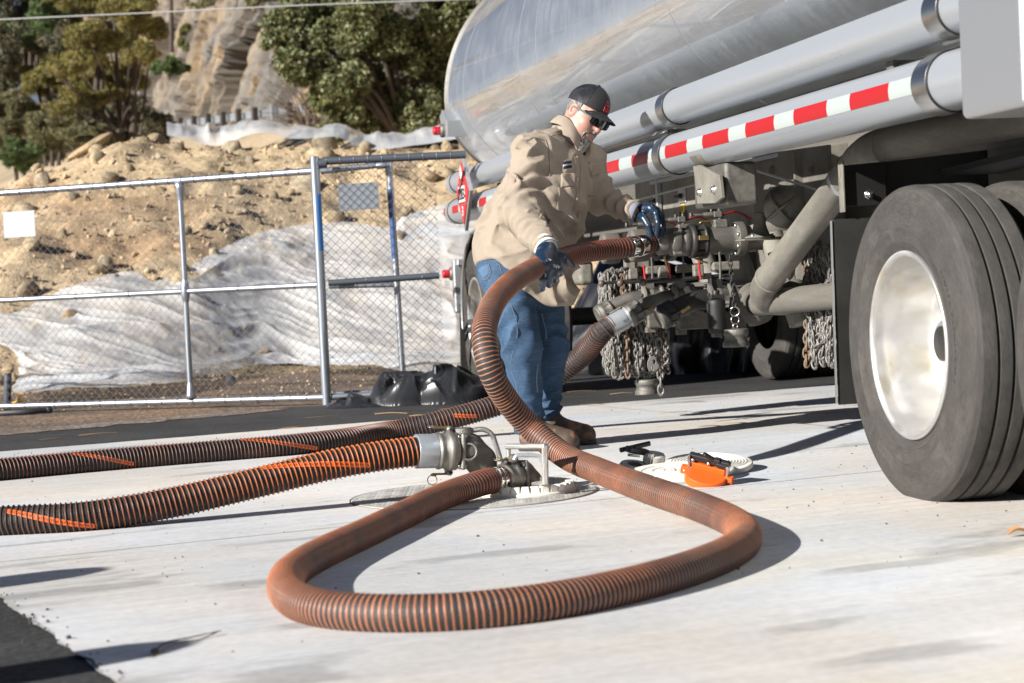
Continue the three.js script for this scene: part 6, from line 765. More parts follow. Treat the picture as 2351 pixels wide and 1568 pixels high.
// ------------------------------------------------------------ the man
{
  const foot = onGround(1275, 1036), man = thing('person', 'man in tan work shirt, jeans and dark cap bending over the hose connection', 'person', [foot.x, 0, foot.z]);
  const RT = V3(-0.6, 0, 0.8), FD = V3(0.8, 0, 0.6), LT = RT.clone().negate();
  const hip = at(1190, 612, 9.05), neck = at(1308, 312, 9.12), UPB = neck.clone().sub(hip).normalize(), fdb = FD.clone().addScaledVector(UPB, -FD.dot(UPB)).normalize(), rtb = UPB.clone().cross(fdb).negate().normalize(), AX = [rtb, UPB, fdb];
  const sh = { r: at(1224, 358, 8.98), l: at(1356, 372, 9.28) }, el = { r: at(1190, 486, 8.86), l: at(1374, 452, 9.24) }, wr = { r: at(1252, 566, 8.57), l: at(1455, 486, 9.17) };
  const hp = { r: at(1168, 640, 8.95), l: at(1236, 645, 9.16) }, kn = { r: at(1196, 798, 8.92), l: at(1262, 798, 9.14) }, an = { r: at(1214, 985, 8.98), l: at(1252, 968, 9.22) };
  const ridge = (x, y, z, o = 2) => 1 - Math.abs(2 * fbm(x, y, z, o) - 1);
  // --- head axes: his left, up, forward
  const yaw = 42 * Math.PI / 180, pit = 29 * Math.PI / 180, rol = 17 * Math.PI / 180, fh = V3(Math.sin(yaw), 0, Math.cos(yaw)), L0h = V3(Math.cos(yaw), 0, -Math.sin(yaw)), U0 = V3(0, Math.cos(pit), 0).addScaledVector(fh, Math.sin(pit)), HF = fh.clone().multiplyScalar(Math.cos(pit)).add(V3(0, -Math.sin(pit), 0));
  const HL = L0h.clone().multiplyScalar(Math.cos(rol)).addScaledVector(U0, -Math.sin(rol)), HU = U0.clone().multiplyScalar(Math.cos(rol)).addScaledVector(L0h, Math.sin(rol)), HO = at(1343, 264, 9.1), HM = M4().makeBasis(HL, HU, HF).setPosition(HO);
  const hw = (x, y, z) => V3(x, y, z).applyMatrix4(HM), AXH = [V3(1, 0, 0), V3(0, 1, 0), V3(0, 0, 1)], inv = HM.clone().invert(), local = geo => geo.applyMatrix4(HM);
  const sym = f => (x, y, z) => f(Math.abs(x), y, z);
  const skull = ell(V3(0, 0.035, -0.012), AXH, [0.078, 0.100, 0.098]), jaw = ell(V3(0, -0.052, 0.030), AXH, [0.066, 0.082, 0.070]), jowl = ell(V3(0, -0.085, 0.012), AXH, [0.066, 0.048, 0.062]), cheek = sym(ell(V3(0.036, -0.028, 0.062), AXH, [0.030, 0.028, 0.030])), chin = ell(V3(0, -0.112, 0.066), AXH, [0.028, 0.024, 0.026]);
  const nose = join([cap(V3(0, 0.020, 0.094), V3(0, -0.028, 0.119), 0.009, 0.0150), sym(cap(V3(0.011, -0.026, 0.103), V3(0.012, -0.026, 0.104), 0.008, 0.008))], 0.01), brow = sym(cap(V3(0.012, 0.034, 0.092), V3(0.05, 0.032, 0.075), 0.012, 0.010)), lips = cap(V3(-0.020, -0.068, 0.091), V3(0.020, -0.068, 0.091), 0.009, 0.009), socket = sym(ell(V3(0.032, 0.013, 0.100), AXH, [0.020, 0.012, 0.014]));
  const ear = sym((() => { const a = ell(V3(0.081, -0.002, -0.010), [V3(0.94, 0, 0.34), V3(0, 1, 0), V3(-0.34, 0, 0.94)], [0.010, 0.034, 0.021]), b = ell(V3(0.090, 0.002, -0.008), [V3(0.94, 0, 0.34), V3(0, 1, 0), V3(-0.34, 0, 0.94)], [0.008, 0.021, 0.012]); return (x, y, z) => smax(a(x, y, z), -b(x, y, z), 0.006); })());
  const headF = (x, y, z) => { let d = smin(smin(skull(x, y, z), jaw(x, y, z), 0.05), jowl(x, y, z), 0.04); d = smin(d, cheek(x, y, z), 0.03); d = smin(d, chin(x, y, z), 0.03); d = smin(d, brow(x, y, z), 0.02); d = smax(d, -socket(x, y, z), 0.012); d = smin(d, nose(x, y, z), 0.014); d = smin(d, lips(x, y, z), 0.010); return smin(d, ear(x, y, z), 0.008); };
  const tmp = V3(), headW = (x, y, z) => { tmp.set(x, y, z).applyMatrix4(inv); return headF(tmp.x, tmp.y, tmp.z); };
  const neckF = join([cap(at(1300, 338, 9.12), hw(0, -0.04, -0.025), 0.070, 0.064), cap(hw(0, -0.06, 0), hw(0, -0.09, 0.02), 0.05, 0.05)], 0.04);
  // one continuous body, most of it inside the clothes
  const core = join([ell(at(1266, 420, 9.13), AX, [0.165, 0.19, 0.11]), ell(at(1235, 490, 9.08), AX, [0.20, 0.2, 0.17]), ell(at(1200, 590, 9.05), AX, [0.17, 0.16, 0.15]), cap(sh.r, el.r, 0.055, 0.045), cap(el.r, wr.r, 0.045, 0.033), cap(sh.l, el.l, 0.042, 0.040), cap(el.l, wr.l, 0.045, 0.033), cap(hp.r, kn.r, 0.085, 0.06), cap(kn.r, an.r, 0.058, 0.042), cap(hp.l, kn.l, 0.085, 0.06), cap(kn.l, an.l, 0.058, 0.042), cap(at(1240, 364, 9.0), at(1340, 376, 9.24), 0.04, 0.035)], 0.06);
  const bodyW = (x, y, z) => smin(core(x, y, z), neckF(x, y, z), 0.05);
  const headTop = surface((x, y, z) => smin(headW(x, y, z), neckF(x, y, z), 0.03), [HO.x - 0.2, HO.y - 0.20, HO.z - 0.18], [HO.x + 0.2, HO.y + 0.17, HO.z + 0.18], 0.0035), bodyG = surface(bodyW, [hip.x - 0.4, 0.03, -9.6], [hip.x + 0.8, HO.y - 0.06, -8.2], 0.016);
  const skinC = (x, y, z) => { tmp.set(x, y, z).applyMatrix4(inv); const a = fbm(x * 60, y * 60, z * 60, 3), flush = clamp(1 - tmp.distanceTo(V3(0, -0.03, 0.11)) / 0.035) + clamp(1 - Math.hypot(Math.abs(tmp.x) - 0.084, tmp.y, tmp.z) / 0.045) * 0.8 + clamp(1 - Math.hypot(Math.abs(tmp.x) - 0.045, tmp.y + 0.03, tmp.z - 0.07) / 0.05) * 0.45, k = 0.93 + 0.14 * (a - 0.5), stub = clamp((-0.045 - tmp.y) * 14) * clamp((tmp.z + 0.02) * 20) * 0.35; return [k * mix(mix(0.46, 0.46, flush), 0.30, stub), k * mix(mix(0.255, 0.175, flush), 0.20, stub), k * mix(mix(0.195, 0.135, flush), 0.16, stub)]; };
  part('body', merge([colour(headTop, skinC), colour(bodyG, skinC)]), mat(1, 1, 1, 0.48, 0, { vertexColors: true, sheen: 0.2, sheenRoughness: 0.5 }), man);
  // --- hair, beard, lips
  const hairC = (x, y, z) => { const a = fbm(x * 520, y * 120, z * 520, 2), g = mix(0.075, 0.30, clamp((a - 0.45) * 6)); return [g, g * 0.92, g * 0.86]; };
  { const f = (x, y, z) => { const q = skull(x, y, z) - 0.0045 - 0.003 * fbm(x * 120, y * 40, z * 120, 2); return Math.max(q, y - 0.06, z - 0.022 + clamp(-y, 0, 1) * 0.5, -0.045 - y, -(Math.abs(x) + (z < -0.02 ? 1 : 0) - 0.05)); }; part('hair', colour(surface(f, [-0.1, -0.07, -0.13], [0.1, 0.07, 0.04], 0.0035).applyMatrix4(HM), hairC), mat(1, 1, 1, 0.7, 0, { vertexColors: true }), man); }
  { const go = join([ell(V3(0, -0.112, 0.070), AXH, [0.042, 0.040, 0.036]), ell(V3(0, -0.148, 0.072), AXH, [0.032, 0.040, 0.027]), sym(cap(V3(0.034, -0.058, 0.083), V3(0.033, -0.105, 0.075), 0.010, 0.014))], 0.02), mo = sym(cap(V3(0.003, -0.047, 0.108), V3(0.034, -0.062, 0.088), 0.0085, 0.008)), mouth = ell(V3(0, -0.071, 0.105), AXH, [0.019, 0.007, 0.02]);
    const f = (x, y, z) => { let d = smin(go(x, y, z), mo(x, y, z), 0.008); d = smax(d, -mouth(x, y, z), 0.005); return d + 0.0075 * (fbm(x * 380, y * 70, z * 380, 2) - 0.5) + 0.006 * (fbm(x * 70, y * 30, z * 70, 2) - 0.5); };
    part('beard', colour(surface(f, [-0.06, -0.20, 0.02], [0.06, -0.02, 0.13], 0.0024).applyMatrix4(HM), (x, y, z) => { tmp.set(x, y, z).applyMatrix4(inv); const a = fbm(tmp.x * 480, tmp.y * 70, tmp.z * 480, 2), gr = clamp((-tmp.y - 0.075) * 22) * clamp(1 - Math.abs(tmp.x) / 0.045), w = clamp((a - 0.56 + 0.28 * gr) * 8); return [mix(0.062, 0.42, w), mix(0.047, 0.39, w), mix(0.038, 0.36, w)]; }), mat(1, 1, 1, 0.65, 0, { vertexColors: true }), man); }
  part('lips', surface(join([cap(V3(-0.017, -0.0735, 0.0965), V3(0.017, -0.0735, 0.0965), 0.0058, 0.0058)], 0.004), [-0.04, -0.09, 0.08], [0.04, -0.055, 0.12], 0.002).applyMatrix4(HM), mat(0.44, 0.19, 0.16, 0.45), man);
  // --- cap
  const capM = mat(0.0105, 0.010, 0.011, 0.75, 0, { bumpMap: rep(roughBump, 20), bumpScale: 0.0004 }), meshTex = tex(256, (u, v) => { const a = Math.abs(((u * 64) % 1) - 0.5), b = Math.abs(((v * 64 + (Math.floor(u * 64) % 2) * 0.5) % 1) - 0.5); const h = a < 0.18 || b < 0.18 ? 1 : 0; return h; }, false), netM = mat(0.0095, 0.010, 0.014, 0.35, 0, { bumpMap: meshTex, bumpScale: 0.0012 });
  const dome = (th, ph) => { const k = 1 - 0.10 * Math.max(0, Math.sin(th)) * Math.cos(ph) ** 8; return V3(0.0935 * Math.sin(ph) * Math.cos(th), 0.048 + 0.104 * Math.cos(ph) * (1 + 0.07 * Math.sin(th) * Math.sin(ph)), -0.010 + 0.112 * Math.sin(ph) * Math.sin(th) * k); };   // th pi/2 = front
  const low = th => { const f = Math.sin(th); return Math.PI * (0.515 - 0.02 * f + 0.035 * Math.max(0, -f)); };
  const panel = (t0, t1) => sheetGeo(24, 26, (u, v) => { const th = mix(t0, t1, u), p = dome(th, mix(0.02, low(th), v)); return p; }, (u, v) => [u * (t1 - t0) * 0.55, v * 0.9]);
  const cg = new THREE.Group(); cg.name = 'cap'; man.add(cg); cg.position.copy(man.position).negate(); const cp = (n, g, m) => { const o = shade(new THREE.Mesh(local(g), m)); o.name = n; cg.add(o); return o; };
  for (let i = 0; i < 6; i++) { const t0 = -Math.PI / 2 + i * Math.PI / 3 + 0.0, t1 = t0 + Math.PI / 3, front = i === 2 || i === 3; cp(front ? 'front_panel' : 'mesh_panel', panel(t0, t1), front ? capM : netM); }
  for (const t of [0.524, 1.571, 2.618]) cp('panel_seam', tube(Array.from({ length: 12 }, (_, i) => dome(t, mix(0.05, low(t), i / 11)).multiplyScalar(1.003)), 0.0013, 24, 5), capM);
  cp('cap_button', new THREE.SphereGeometry(0.008, 14, 8).scale(1, 0.6, 1).translate(0, 0.153, -0.010), capM);
  const brim = (u, v) => { const x = u * 0.081, fz = 0.102 * Math.sqrt(Math.max(0, 1 - (x / 0.098) ** 2)) - 0.004, len = 0.080 * Math.sqrt(Math.max(0, 1 - Math.abs(u * 0.97) ** 2.6)); return V3(x * (1 + 0.02 * v), 0.055 - 0.10 * (x * x) / 0.0066 * 0.30 - v * len * 0.20, fz + v * len); };
  const bt = sheetGeo(40, 14, (u, v) => brim(u * 2 - 1, v)), bb = sheetGeo(40, 14, (u, v) => brim(u * 2 - 1, v).add(V3(0, -0.004, 0))), be = tube(Array.from({ length: 41 }, (_, i) => brim(i / 20 - 1, 1).add(V3(0, -0.002, 0))), 0.0025, 80, 6); cp('brim', merge([bt, bb, be]), capM);
  for (const v of [0.3, 0.55, 0.8]) cp('brim_stitch', tube(Array.from({ length: 31 }, (_, i) => brim(i / 15 * 0.9 - 0.9, v).add(V3(0, 0.0006, 0))), 0.0007, 60, 4), capM);
  { const red = mat(0.62, 0.012, 0.022, 0.55), onF = (a, b) => { const th = Math.PI / 2 - a, p = dome(th, b); return p.add(p.clone().sub(V3(0, 0.048, -0.010)).normalize().multiplyScalar(0.0018)); }, stroke = q => tube(q.map(p => onF(...p)), 0.0016, 12, 5), pc = [[[-0.02, 0.95], [-0.02, 1.45]], [[0.10, 0.98], [0.10, 1.45]], [[-0.16, 1.16], [0.26, 1.16]], [[-0.14, 1.24], [-0.14, 1.44]], [[0.22, 1.20], [0.22, 1.44]], [[-0.14, 1.34], [0.0, 1.34]], [[0.10, 1.38], [0.22, 1.38]], [[0.04, 1.24], [0.04, 1.44]]]; cp('embroidered_mark', merge(pc.map(stroke)), red); }
  // --- sunglasses
  const fr = mat(0.085, 0.083, 0.08, 0.7), fk = mat(0.012, 0.012, 0.014, 0.3), lens = mat(0.010, 0.010, 0.022, 0.05, 0, { clearcoat: 1, clearcoatRoughness: 0.02 });
  const gl = new THREE.Group(); gl.name = 'sunglasses'; man.add(gl); gl.position.copy(man.position).negate(); const gp = (n, g, m) => { const o = shade(new THREE.Mesh(local(g), m)); o.name = n; gl.add(o); };
  const lz = x => 0.121 - 2.9 * x * x - 0.02 * Math.abs(x), lensPt = (s, u, v) => { const a = u * 2 - 1, b = v * 2 - 1, x = s * (0.037 + a * 0.0325), y = 0.007 + b * (0.0225 - 0.003 * a) - 0.003 * a * a; return V3(x, y, lz(x) - 0.10 * (y - 0.01) ** 2); };
  for (const s of [-1, 1]) {
    const inR = (u, v) => { const a = u * 2 - 1, b = v * 2 - 1, n = 3.2, k = Math.pow(Math.abs(a) ** n + Math.abs(b) ** n, 1 / n), m = Math.max(Math.abs(a), Math.abs(b)); return k > 0 ? [(a * m / k + 1) / 2, (b * m / k + 1) / 2] : [0.5, 0.5]; };
    gp('lens', sheetGeo(18, 14, (u, v) => lensPt(s, ...inR(u, v))), lens); gp('frame', tube(Array.from({ length: 33 }, (_, i) => { const a = i / 32 * 6.2832, n = 3.2, c = Math.cos(a), d = Math.sin(a), k = Math.pow(Math.abs(c) ** n + Math.abs(d) ** n, -1 / n); return lensPt(s, (c * k * 1.0 + 1) / 2, (d * k * 1.0 + 1) / 2); }), 0.0030, 64, 7), fk);
    gp('temple', sheetGeo(14, 3, (u, v) => { const z = mix(0.098, -0.012, u), y = mix(0.020, 0.012, u) + (v - 0.5) * mix(0.022, 0.009, Math.min(1, u * 1.6)), x = mix(0.066, 0.0855, Math.pow(u, 0.5)); return V3(s * x, y, z); }), fr);
  }
  gp('bridge', tube([V3(-0.010, 0.014, lz(0.008)), V3(0, 0.017, lz(0) + 0.001), V3(0.010, 0.014, lz(0.008))], 0.0035, 10, 7), fk);
  // --- shirt
  const hc = at(1200, 600, 9.05), hem = q => q < 0 ? 0.925 - 0.045 * (q / 0.24) ** 2 : 0.925 - 0.235 * sstep(0.0, 0.20, q);
  const armR1 = sh.r.clone().sub(el.r), armR = V3().copy(el.r);
  const torso = join([ell(at(1270, 418, 9.13), AX, [0.212, 0.225, 0.158]), ell(at(1238, 490, 9.08), AX, [0.236, 0.25, 0.212]), ell(at(1198, 575, 9.05), [RT, UP, FD], [0.225, 0.27, 0.232]), cap(at(1234, 362, 9.0), at(1350, 372, 9.26), 0.074, 0.062), cap(at(1230, 356, 9.02), at(1290, 318, 9.14), 0.075, 0.06), cap(at(1352, 368, 9.28), at(1318, 322, 9.18), 0.058, 0.055), (() => { const e = cap(at(1215, 600, 9.02), at(1262, 668, 8.98), 0.19, 0.125); return e; })()], 0.07);
  const slR = join([cap(sh.r, el.r, 0.088, 0.078), cap(el.r, wr.r, 0.076, 0.056)], 0.05), slL = join([cap(sh.l, el.l, 0.074, 0.072), cap(el.l, wr.l, 0.072, 0.054)], 0.05);
  const crease = (t, k = 2.2) => { const f = t - Math.floor(t); return Math.pow(1 - Math.abs(2 * f - 1), 1.7) * 1.35; };   // sharp creases with wide hollows between them
  const rolls = (p, q, side, A, f, sk, wv) => { const ax = q.clone().sub(p).normalize(); return (X, Y, Z) => { const dx = X - p.x, dy = Y - p.y, dz = Z - p.z, t = dx * ax.x + dy * ax.y + dz * ax.z, l = dx * side.x + dy * side.y + dz * side.z, m = clamp((fbm(X * 7, Y * 7, Z * 7 + f, 2) - 0.30) * 2.6); return A * m * (crease(t * f + l * sk + wv * fbm(X * 6 + f, Y * 6, Z * 6, 2)) - 0.45); }; };
  const sd = V3(0.55, -0.2, 0.8), fR = rolls(el.r, wr.r, sd, 0.026, 15, 5, 2.6), fU = rolls(el.r, sh.r, sd, 0.026, 8, -7, 2.4), fL = rolls(el.l, wr.l, V3(0, 0.6, 0.8), 0.024, 17, 5, 2.4), fT = rolls(at(1240, 300, 9), at(1250, 600, 9), RT, 0.026, 3.0, 7.5, 2.2), fS = rolls(at(1150, 420, 9), at(1330, 560, 9), V3(0.7, 0.7, 0), 0.023, 2, 6.5, 2.6);
  const shirtF = (x, y, z) => {
    const a = slR(x, y, z), b = slL(x, y, z), c = torso(x, y, z); let d = smin(c, smin(a, b, 0.02), 0.028);
    if (d < 0.08 && d > -0.08) { const qx = x - hc.x, qz = z - hc.z, q = qx * FD.x + qz * FD.z, l = qx * RT.x + qz * RT.z, w = clamp(1 - a / 0.03), wl = clamp(1 - b / 0.03), wt = clamp(1 - Math.min(w + wl, 1));
      d -= w * (y < el.r.y + 0.02 ? fR(x, y, z) : mix(fR(x, y, z), fU(x, y, z), clamp((y - el.r.y - 0.02) * 14))) + w * 0.004 + wl * fL(x, y, z);
      d -= wt * (fT(x, y, z) + fS(x, y, z) + 0.018 * (fbm(l * 3.5 + 3, q * 3.5, y * 2.6, 2) - 0.5)); d -= 0.012 * Math.pow(ridge(x * 5 + y * 3, y * 8 - x * 2, z * 5, 2), 4) * clamp((fbm(x * 4, y * 4, z * 4 + 9, 2) - 0.35) * 4) + 0.003 * (fbm(x * 26, y * 26, z * 26, 2) - 0.5);
      const h = y - hem(q); d = smax(d, -h * 0.7, 0.012); }
    return d; };
  const cuffCut = (p, q) => { const ax = q.clone().sub(p).normalize(), e = q.clone().addScaledVector(ax, 0.012); return (x, y, z) => (x - e.x) * ax.x + (y - e.y) * ax.y + (z - e.z) * ax.z; };
  const cR = cuffCut(el.r, wr.r), cL = cuffCut(el.l, wr.l), nA = hw(0, -0.04, -0.025).sub(at(1300, 338, 9.12)).normalize(), nC = at(1312, 306, 9.12);
  const collarF = (x, y, z) => { const px = x - nC.x, py = y - nC.y, pz = z - nC.z, t = px * nA.x + py * nA.y + pz * nA.z, ra = Math.hypot(px - nA.x * t, py - nA.y * t, pz - nA.z * t), fr_ = (px * HF.x + py * HF.y + pz * HF.z) / (ra + 1e-5); const top = 0.050 - 0.035 * clamp(fr_) + 0.012 * clamp(-fr_); return Math.max(Math.abs(ra - (0.083 + 0.10 * t)) - 0.0075, t - top, -0.06 - t, fr_ - 0.90); };
  const neckHole = cap(nC.clone().addScaledVector(nA, -0.035), nC.clone().addScaledVector(nA, 0.2), 0.070, 0.090), vHole = cap(nC.clone().addScaledVector(HF, 0.06), nC.clone().addScaledVector(FD, 0.10).add(V3(0.02, -0.085, 0.06)), 0.042, 0.012);
  const shirtAll = (x, y, z) => { let d = shirtF(x, y, z); if (slR(x, y, z) < 0.05) d = smax(d, cR(x, y, z), 0.006); if (slL(x, y, z) < 0.05) d = smax(d, cL(x, y, z), 0.006); d = smax(d, -neckHole(x, y, z), 0.010); return smax(d, -vHole(x, y, z), 0.008); };
  const twill = tex(256, (u, v) => 0.5 + 0.5 * Math.sin((u * 64 + v * 64) * 6.283) * 0.4 + 0.4 * (nP(u * 64, v * 64, 5, 64, 64) - 0.5), false), shirtTex = tex(512, (u, v) => { const a = fbmP(u, v, 4, 5, 3), b = nP(u * 200, v * 200, 2, 200, 200), k = 0.90 + 0.10 * (a - 0.5) + 0.06 * (b - 0.5); return [k, k * 0.99, k * 0.97]; }, true);
  const shirtM = new THREE.MeshStandardMaterial({ map: rep(shirtTex, 2), color: lin(0.385, 0.325, 0.265), roughness: 0.9, bumpMap: rep(twill, 8), bumpScale: 0.0004 });
  const shirt = part('shirt', surface(shirtAll, [hip.x - 0.36, 0.62, -9.6], [hip.x + 0.70, HO.y + 0.04, -8.3], 0.0065), shirtM, man);
  { // collar: a stand that folds over into two points
    const fx = HF.clone().addScaledVector(nA, -HF.dot(nA)).normalize(), fy = nA.clone().cross(fx).normalize();
    const col = sheetGeo(72, 14, (u, v) => { const a = mix(0.36, 2 * Math.PI - 0.36, u), fr_ = Math.pow(clamp(Math.cos(a)), 1.6), top = 0.058 - 0.048 * fr_, leaf = 0.052 + 0.052 * Math.pow(fr_, 3), k = v < 0.35 ? v / 0.35 : (v - 0.35) / 0.65; let r, t; if (v < 0.35) { r = mix(0.080, 0.086, k); t = mix(-0.03, top, k); } else { r = 0.087 + 0.004 * Math.sin(k * 3.1) + k * (0.024 + 0.018 * fr_); t = top - leaf * k; } r += 0.003 * Math.sin(a * 7) * k; return nC.clone().addScaledVector(fx, Math.cos(a) * r).addScaledVector(fy, Math.sin(a) * r).addScaledVector(nA, t); });
    const inner = col.clone(), p = inner.attributes.position, nn = inner.attributes.normal; for (let i = 0; i < p.count; i++) p.setXYZ(i, p.getX(i) - nn.getX(i) * 0.003, p.getY(i) - nn.getY(i) * 0.003, p.getZ(i) - nn.getZ(i) * 0.003);
    part('collar', merge([col, inner]), shirtM, shirt); }
  // patches that lie on the cloth
  const hit = (px, py, z0, z1_, f = shirtAll) => { const d = rayTo(px, py); d.multiplyScalar(1 / -d.z); let t = z0; for (let i = 0; i < 90; i++) { const p = d.clone().multiplyScalar(t).add(camera.position), s = f(p.x, p.y, p.z); if (s < 0.0006) return p; t += Math.max(0.0006, s * 0.7); if (t > 9.5) break; } return d.clone().multiplyScalar(Math.min(t, 9.5)).add(camera.position); };
  const onCloth = (quad, up_, nu = 16, nv = 20, f = shirtAll) => { const K = quad.map(q => hit(q[0], q[1], 8.2, 9.5, f)), n = K[1].clone().sub(K[3]).cross(K[2].clone().sub(K[0])).normalize(); if (n.z < 0) n.negate();   // corners on the cloth, then dropped onto it along the patch's own normal
    return sheetGeo(nu, nv, (u, v) => { const p = K[0].clone().lerp(K[1], u).lerp(K[3].clone().lerp(K[2], u), v).addScaledVector(n, 0.06); for (let i = 0; i < 60; i++) { const d = f(p.x, p.y, p.z); if (d < 0.0006) break; p.addScaledVector(n, -clamp(d * 0.7, 0.0006, 0.02)); if (i === 59) p.addScaledVector(n, 0.5); } return p.addScaledVector(n, Math.min(u, 1 - u, v, 1 - v) < 0.001 ? -0.003 : up_); }, (u, v) => [u * 0.2, v * 0.25]); };
  part('pocket', onCloth([[1279, 428], [1320, 428], [1316, 496], [1272, 488]], 0.003), shirtM, shirt); part('pocket_flap', onCloth([[1286, 398], [1322, 397], [1320, 429], [1287, 432]], 0.0055), shirtM, shirt);
  part('pocket', onCloth([[1350, 404], [1372, 402], [1368, 452], [1348, 452]], 0.003), shirtM, shirt); part('pocket_flap', onCloth([[1345, 380], [1377, 374], [1375, 400], [1358, 410]], 0.0055), shirtM, shirt);
  part('placket', onCloth([[1317, 356], [1330, 362], [1322, 540], [1307, 540]], 0.004, 6, 50), shirtM, shirt);
  for (const [x, y] of [[1324, 361], [1325, 412], [1321, 470], [1316, 520]]) { const p = hit(x, y, 8.2, 9.3), d = camera.position.clone().sub(p).normalize(); part('button', lathe(p.addScaledVector(d, 0.004), d, [[0, 0.003], [0.0045, 0.003], [0.006, 0.002], [0.0062, 0], [0, 0]], 14), mat(0.30, 0.24, 0.17, 0.5), shirt); }
  const seam = (pts, m, par, f, r = 0.0017) => part('seam', tube(pts.map(([x, y]) => { const p = hit(x, y, 8.2, 9.4, f); return p.addScaledVector(camera.position.clone().sub(p).normalize(), 0.0004); }), r, pts.length * 8, 5), m, par);
  for (const q of [[[1252, 322], [1259, 345], [1262, 375], [1262, 405]], [[1253, 320], [1268, 311], [1284, 306]], [[1252, 322], [1236, 318], [1222, 316], [1208, 322]], [[1331, 366], [1333, 400], [1331, 447], [1327, 500], [1323, 538]]]) seam(q, shirtM, shirt, shirtAll, 0.0022);
  { const c = document.createElement('canvas'); c.width = 128; c.height = 96; const g = c.getContext('2d'); g.fillStyle = '#10182c'; g.fillRect(0, 0, 128, 96); g.strokeStyle = '#050810'; g.lineWidth = 8; g.strokeRect(2, 2, 124, 92); g.fillStyle = '#d8d8d8'; g.font = 'bold 25px sans-serif'; g.fillText('Jonathan', 5, 58); const t = new THREE.CanvasTexture(c); t.colorSpace = THREE.SRGBColorSpace; const q = onCloth([[1291, 371], [1313, 367], [1314, 386], [1292, 390]], 0.004, 10, 8); const uv = q.attributes.uv; for (let i = 0; i < uv.count; i++) uv.setXY(i, (i % 11) / 10, 1 - Math.floor(i / 11) / 8); part('name_patch', q, new THREE.MeshStandardMaterial({ map: t, roughness: 0.8 }), shirt); }
  part('pen', rod(hit(1353, 372, 8.2, 9.3).add(V3(-0.004, 0, 0.006)), hit(1358, 400, 8.2, 9.3).add(V3(0, 0, 0.006)), 0.004, 8), mat(0.01, 0.01, 0.012, 0.3), man);
  part('undershirt', surface(join([(x, y, z) => neckF(x, y, z) - 0.004, cap(nC.clone().addScaledVector(nA, -0.05), nC.clone().addScaledVector(FD, 0.04).add(V3(0, -0.10, 0)), 0.070, 0.03)], 0.02), [nC.x - 0.16, nC.y - 0.20, nC.z - 0.16], [nC.x + 0.2, nC.y + 0.012, nC.z + 0.2], 0.006), mat(0.014, 0.014, 0.017, 0.9), man);
  // --- jeans
  const legR = join([cap(hp.r, kn.r, 0.112, 0.088), cap(kn.r, an.r, 0.086, 0.074)], 0.04), legL = join([cap(hp.l, kn.l, 0.108, 0.085), cap(kn.l, an.l, 0.083, 0.070)], 0.04), seat = ell(at(1188, 615, 9.06), [RT, UP, FD], [0.205, 0.17, 0.185]);
  const jk1 = rolls(hp.r, kn.r, FD, 0.026, 11, 6, 2.4), jk2 = rolls(hp.l, kn.l, FD, 0.026, 12, 6, 2.4), ja1 = rolls(kn.r, an.r, FD, 0.028, 16, 5, 2.6), ja2 = rolls(kn.l, an.l, FD, 0.028, 17, 5, 2.6), jt = rolls(hp.r, kn.r, V3(0.6, 0.2, 0.7), 0.016, 4, 9, 2.6);
  const jeansF = (x, y, z) => { const a = legR(x, y, z), b = legL(x, y, z); let d = smin(smin(a, b, 0.012), seat(x, y, z), 0.07); if (Math.abs(d) < 0.06) { const r = a < b, K = r ? kn.r : kn.l, A = r ? an.r : an.l, wk = Math.exp(-(((y - K.y) / 0.14) ** 2)), wa = clamp(1 - (y - A.y) / 0.20);
      const s = (x - K.x) * 0.8 + (z - K.z) * 0.6; const F1 = r ? jk1 : jk2, F2 = r ? ja1 : ja2; d -= wk * F1(x, y, z) + wa * F2(x, y, z) + (1 - wk) * (1 - wa) * jt(x, y, z) + 0.014 * (ridge(x * 4 + y * 2.5, y * 2.2 + z * 2, z * 4, 2) - 0.5) + 0.003 * (fbm(x * 30, y * 30, z * 30, 2) - 0.5); d = smax(d, (A.y - 0.022) - y, 0.008); } return smax(d, y - 0.95, 0.01); };
  const denim = tex(512, (u, v) => { const t = 0.5 + 0.5 * Math.sin((u * 90 - v * 180) * 6.283), b = nP(u * 30, v * 240, 5, 30, 240), a = fbmP(u, v, 5, 4, 9), k = 0.80 + 0.06 * t + 0.26 * (b - 0.5) + 0.18 * (a - 0.5); return [k, k, k * 0.99]; }, true);
  const jg = surface(jeansF, [hip.x - 0.34, 0.04, -9.5], [hip.x + 0.48, 0.96, -8.7], 0.0075); colour(jg, (x, y, z) => { const rr = Math.min(legR(x, y, z), legL(x, y, z)), K = kn.r, fade = clamp(1 - Math.abs(y - 0.70) / 0.35) * 0.35 + clamp(1 - Math.abs(y - 0.32) / 0.22) * 0.25, n = fbm(x * 9, y * 5, z * 9, 3), w = clamp(fade + (n - 0.5) * 0.8); return [mix(0.026, 0.085, w), mix(0.064, 0.165, w), mix(0.130, 0.285, w)]; });
  const jeansM = new THREE.MeshStandardMaterial({ map: rep(denim, 3), vertexColors: true, roughness: 0.88, bumpMap: rep(denim, 6), bumpScale: 0.0005, color: lin(1.25, 1.25, 1.25) }), jeans = part('jeans', jg, jeansM, man), stitchM = mat(0.09, 0.13, 0.20, 0.8);
  seam([[1174, 700], [1186, 740], [1187, 774], [1176, 815], [1174, 848], [1188, 896], [1192, 946]], stitchM, jeans, jeansF, 0.002); seam([[1244, 720], [1254, 772], [1247, 800], [1235, 838], [1232, 872], [1234, 900]], mat(0.20, 0.25, 0.32, 0.8), jeans, jeansF, 0.0022); seam([[1146, 606], [1151, 624], [1157, 642]], mat(0.18, 0.14, 0.10, 0.8), jeans, jeansF, 0.0018);
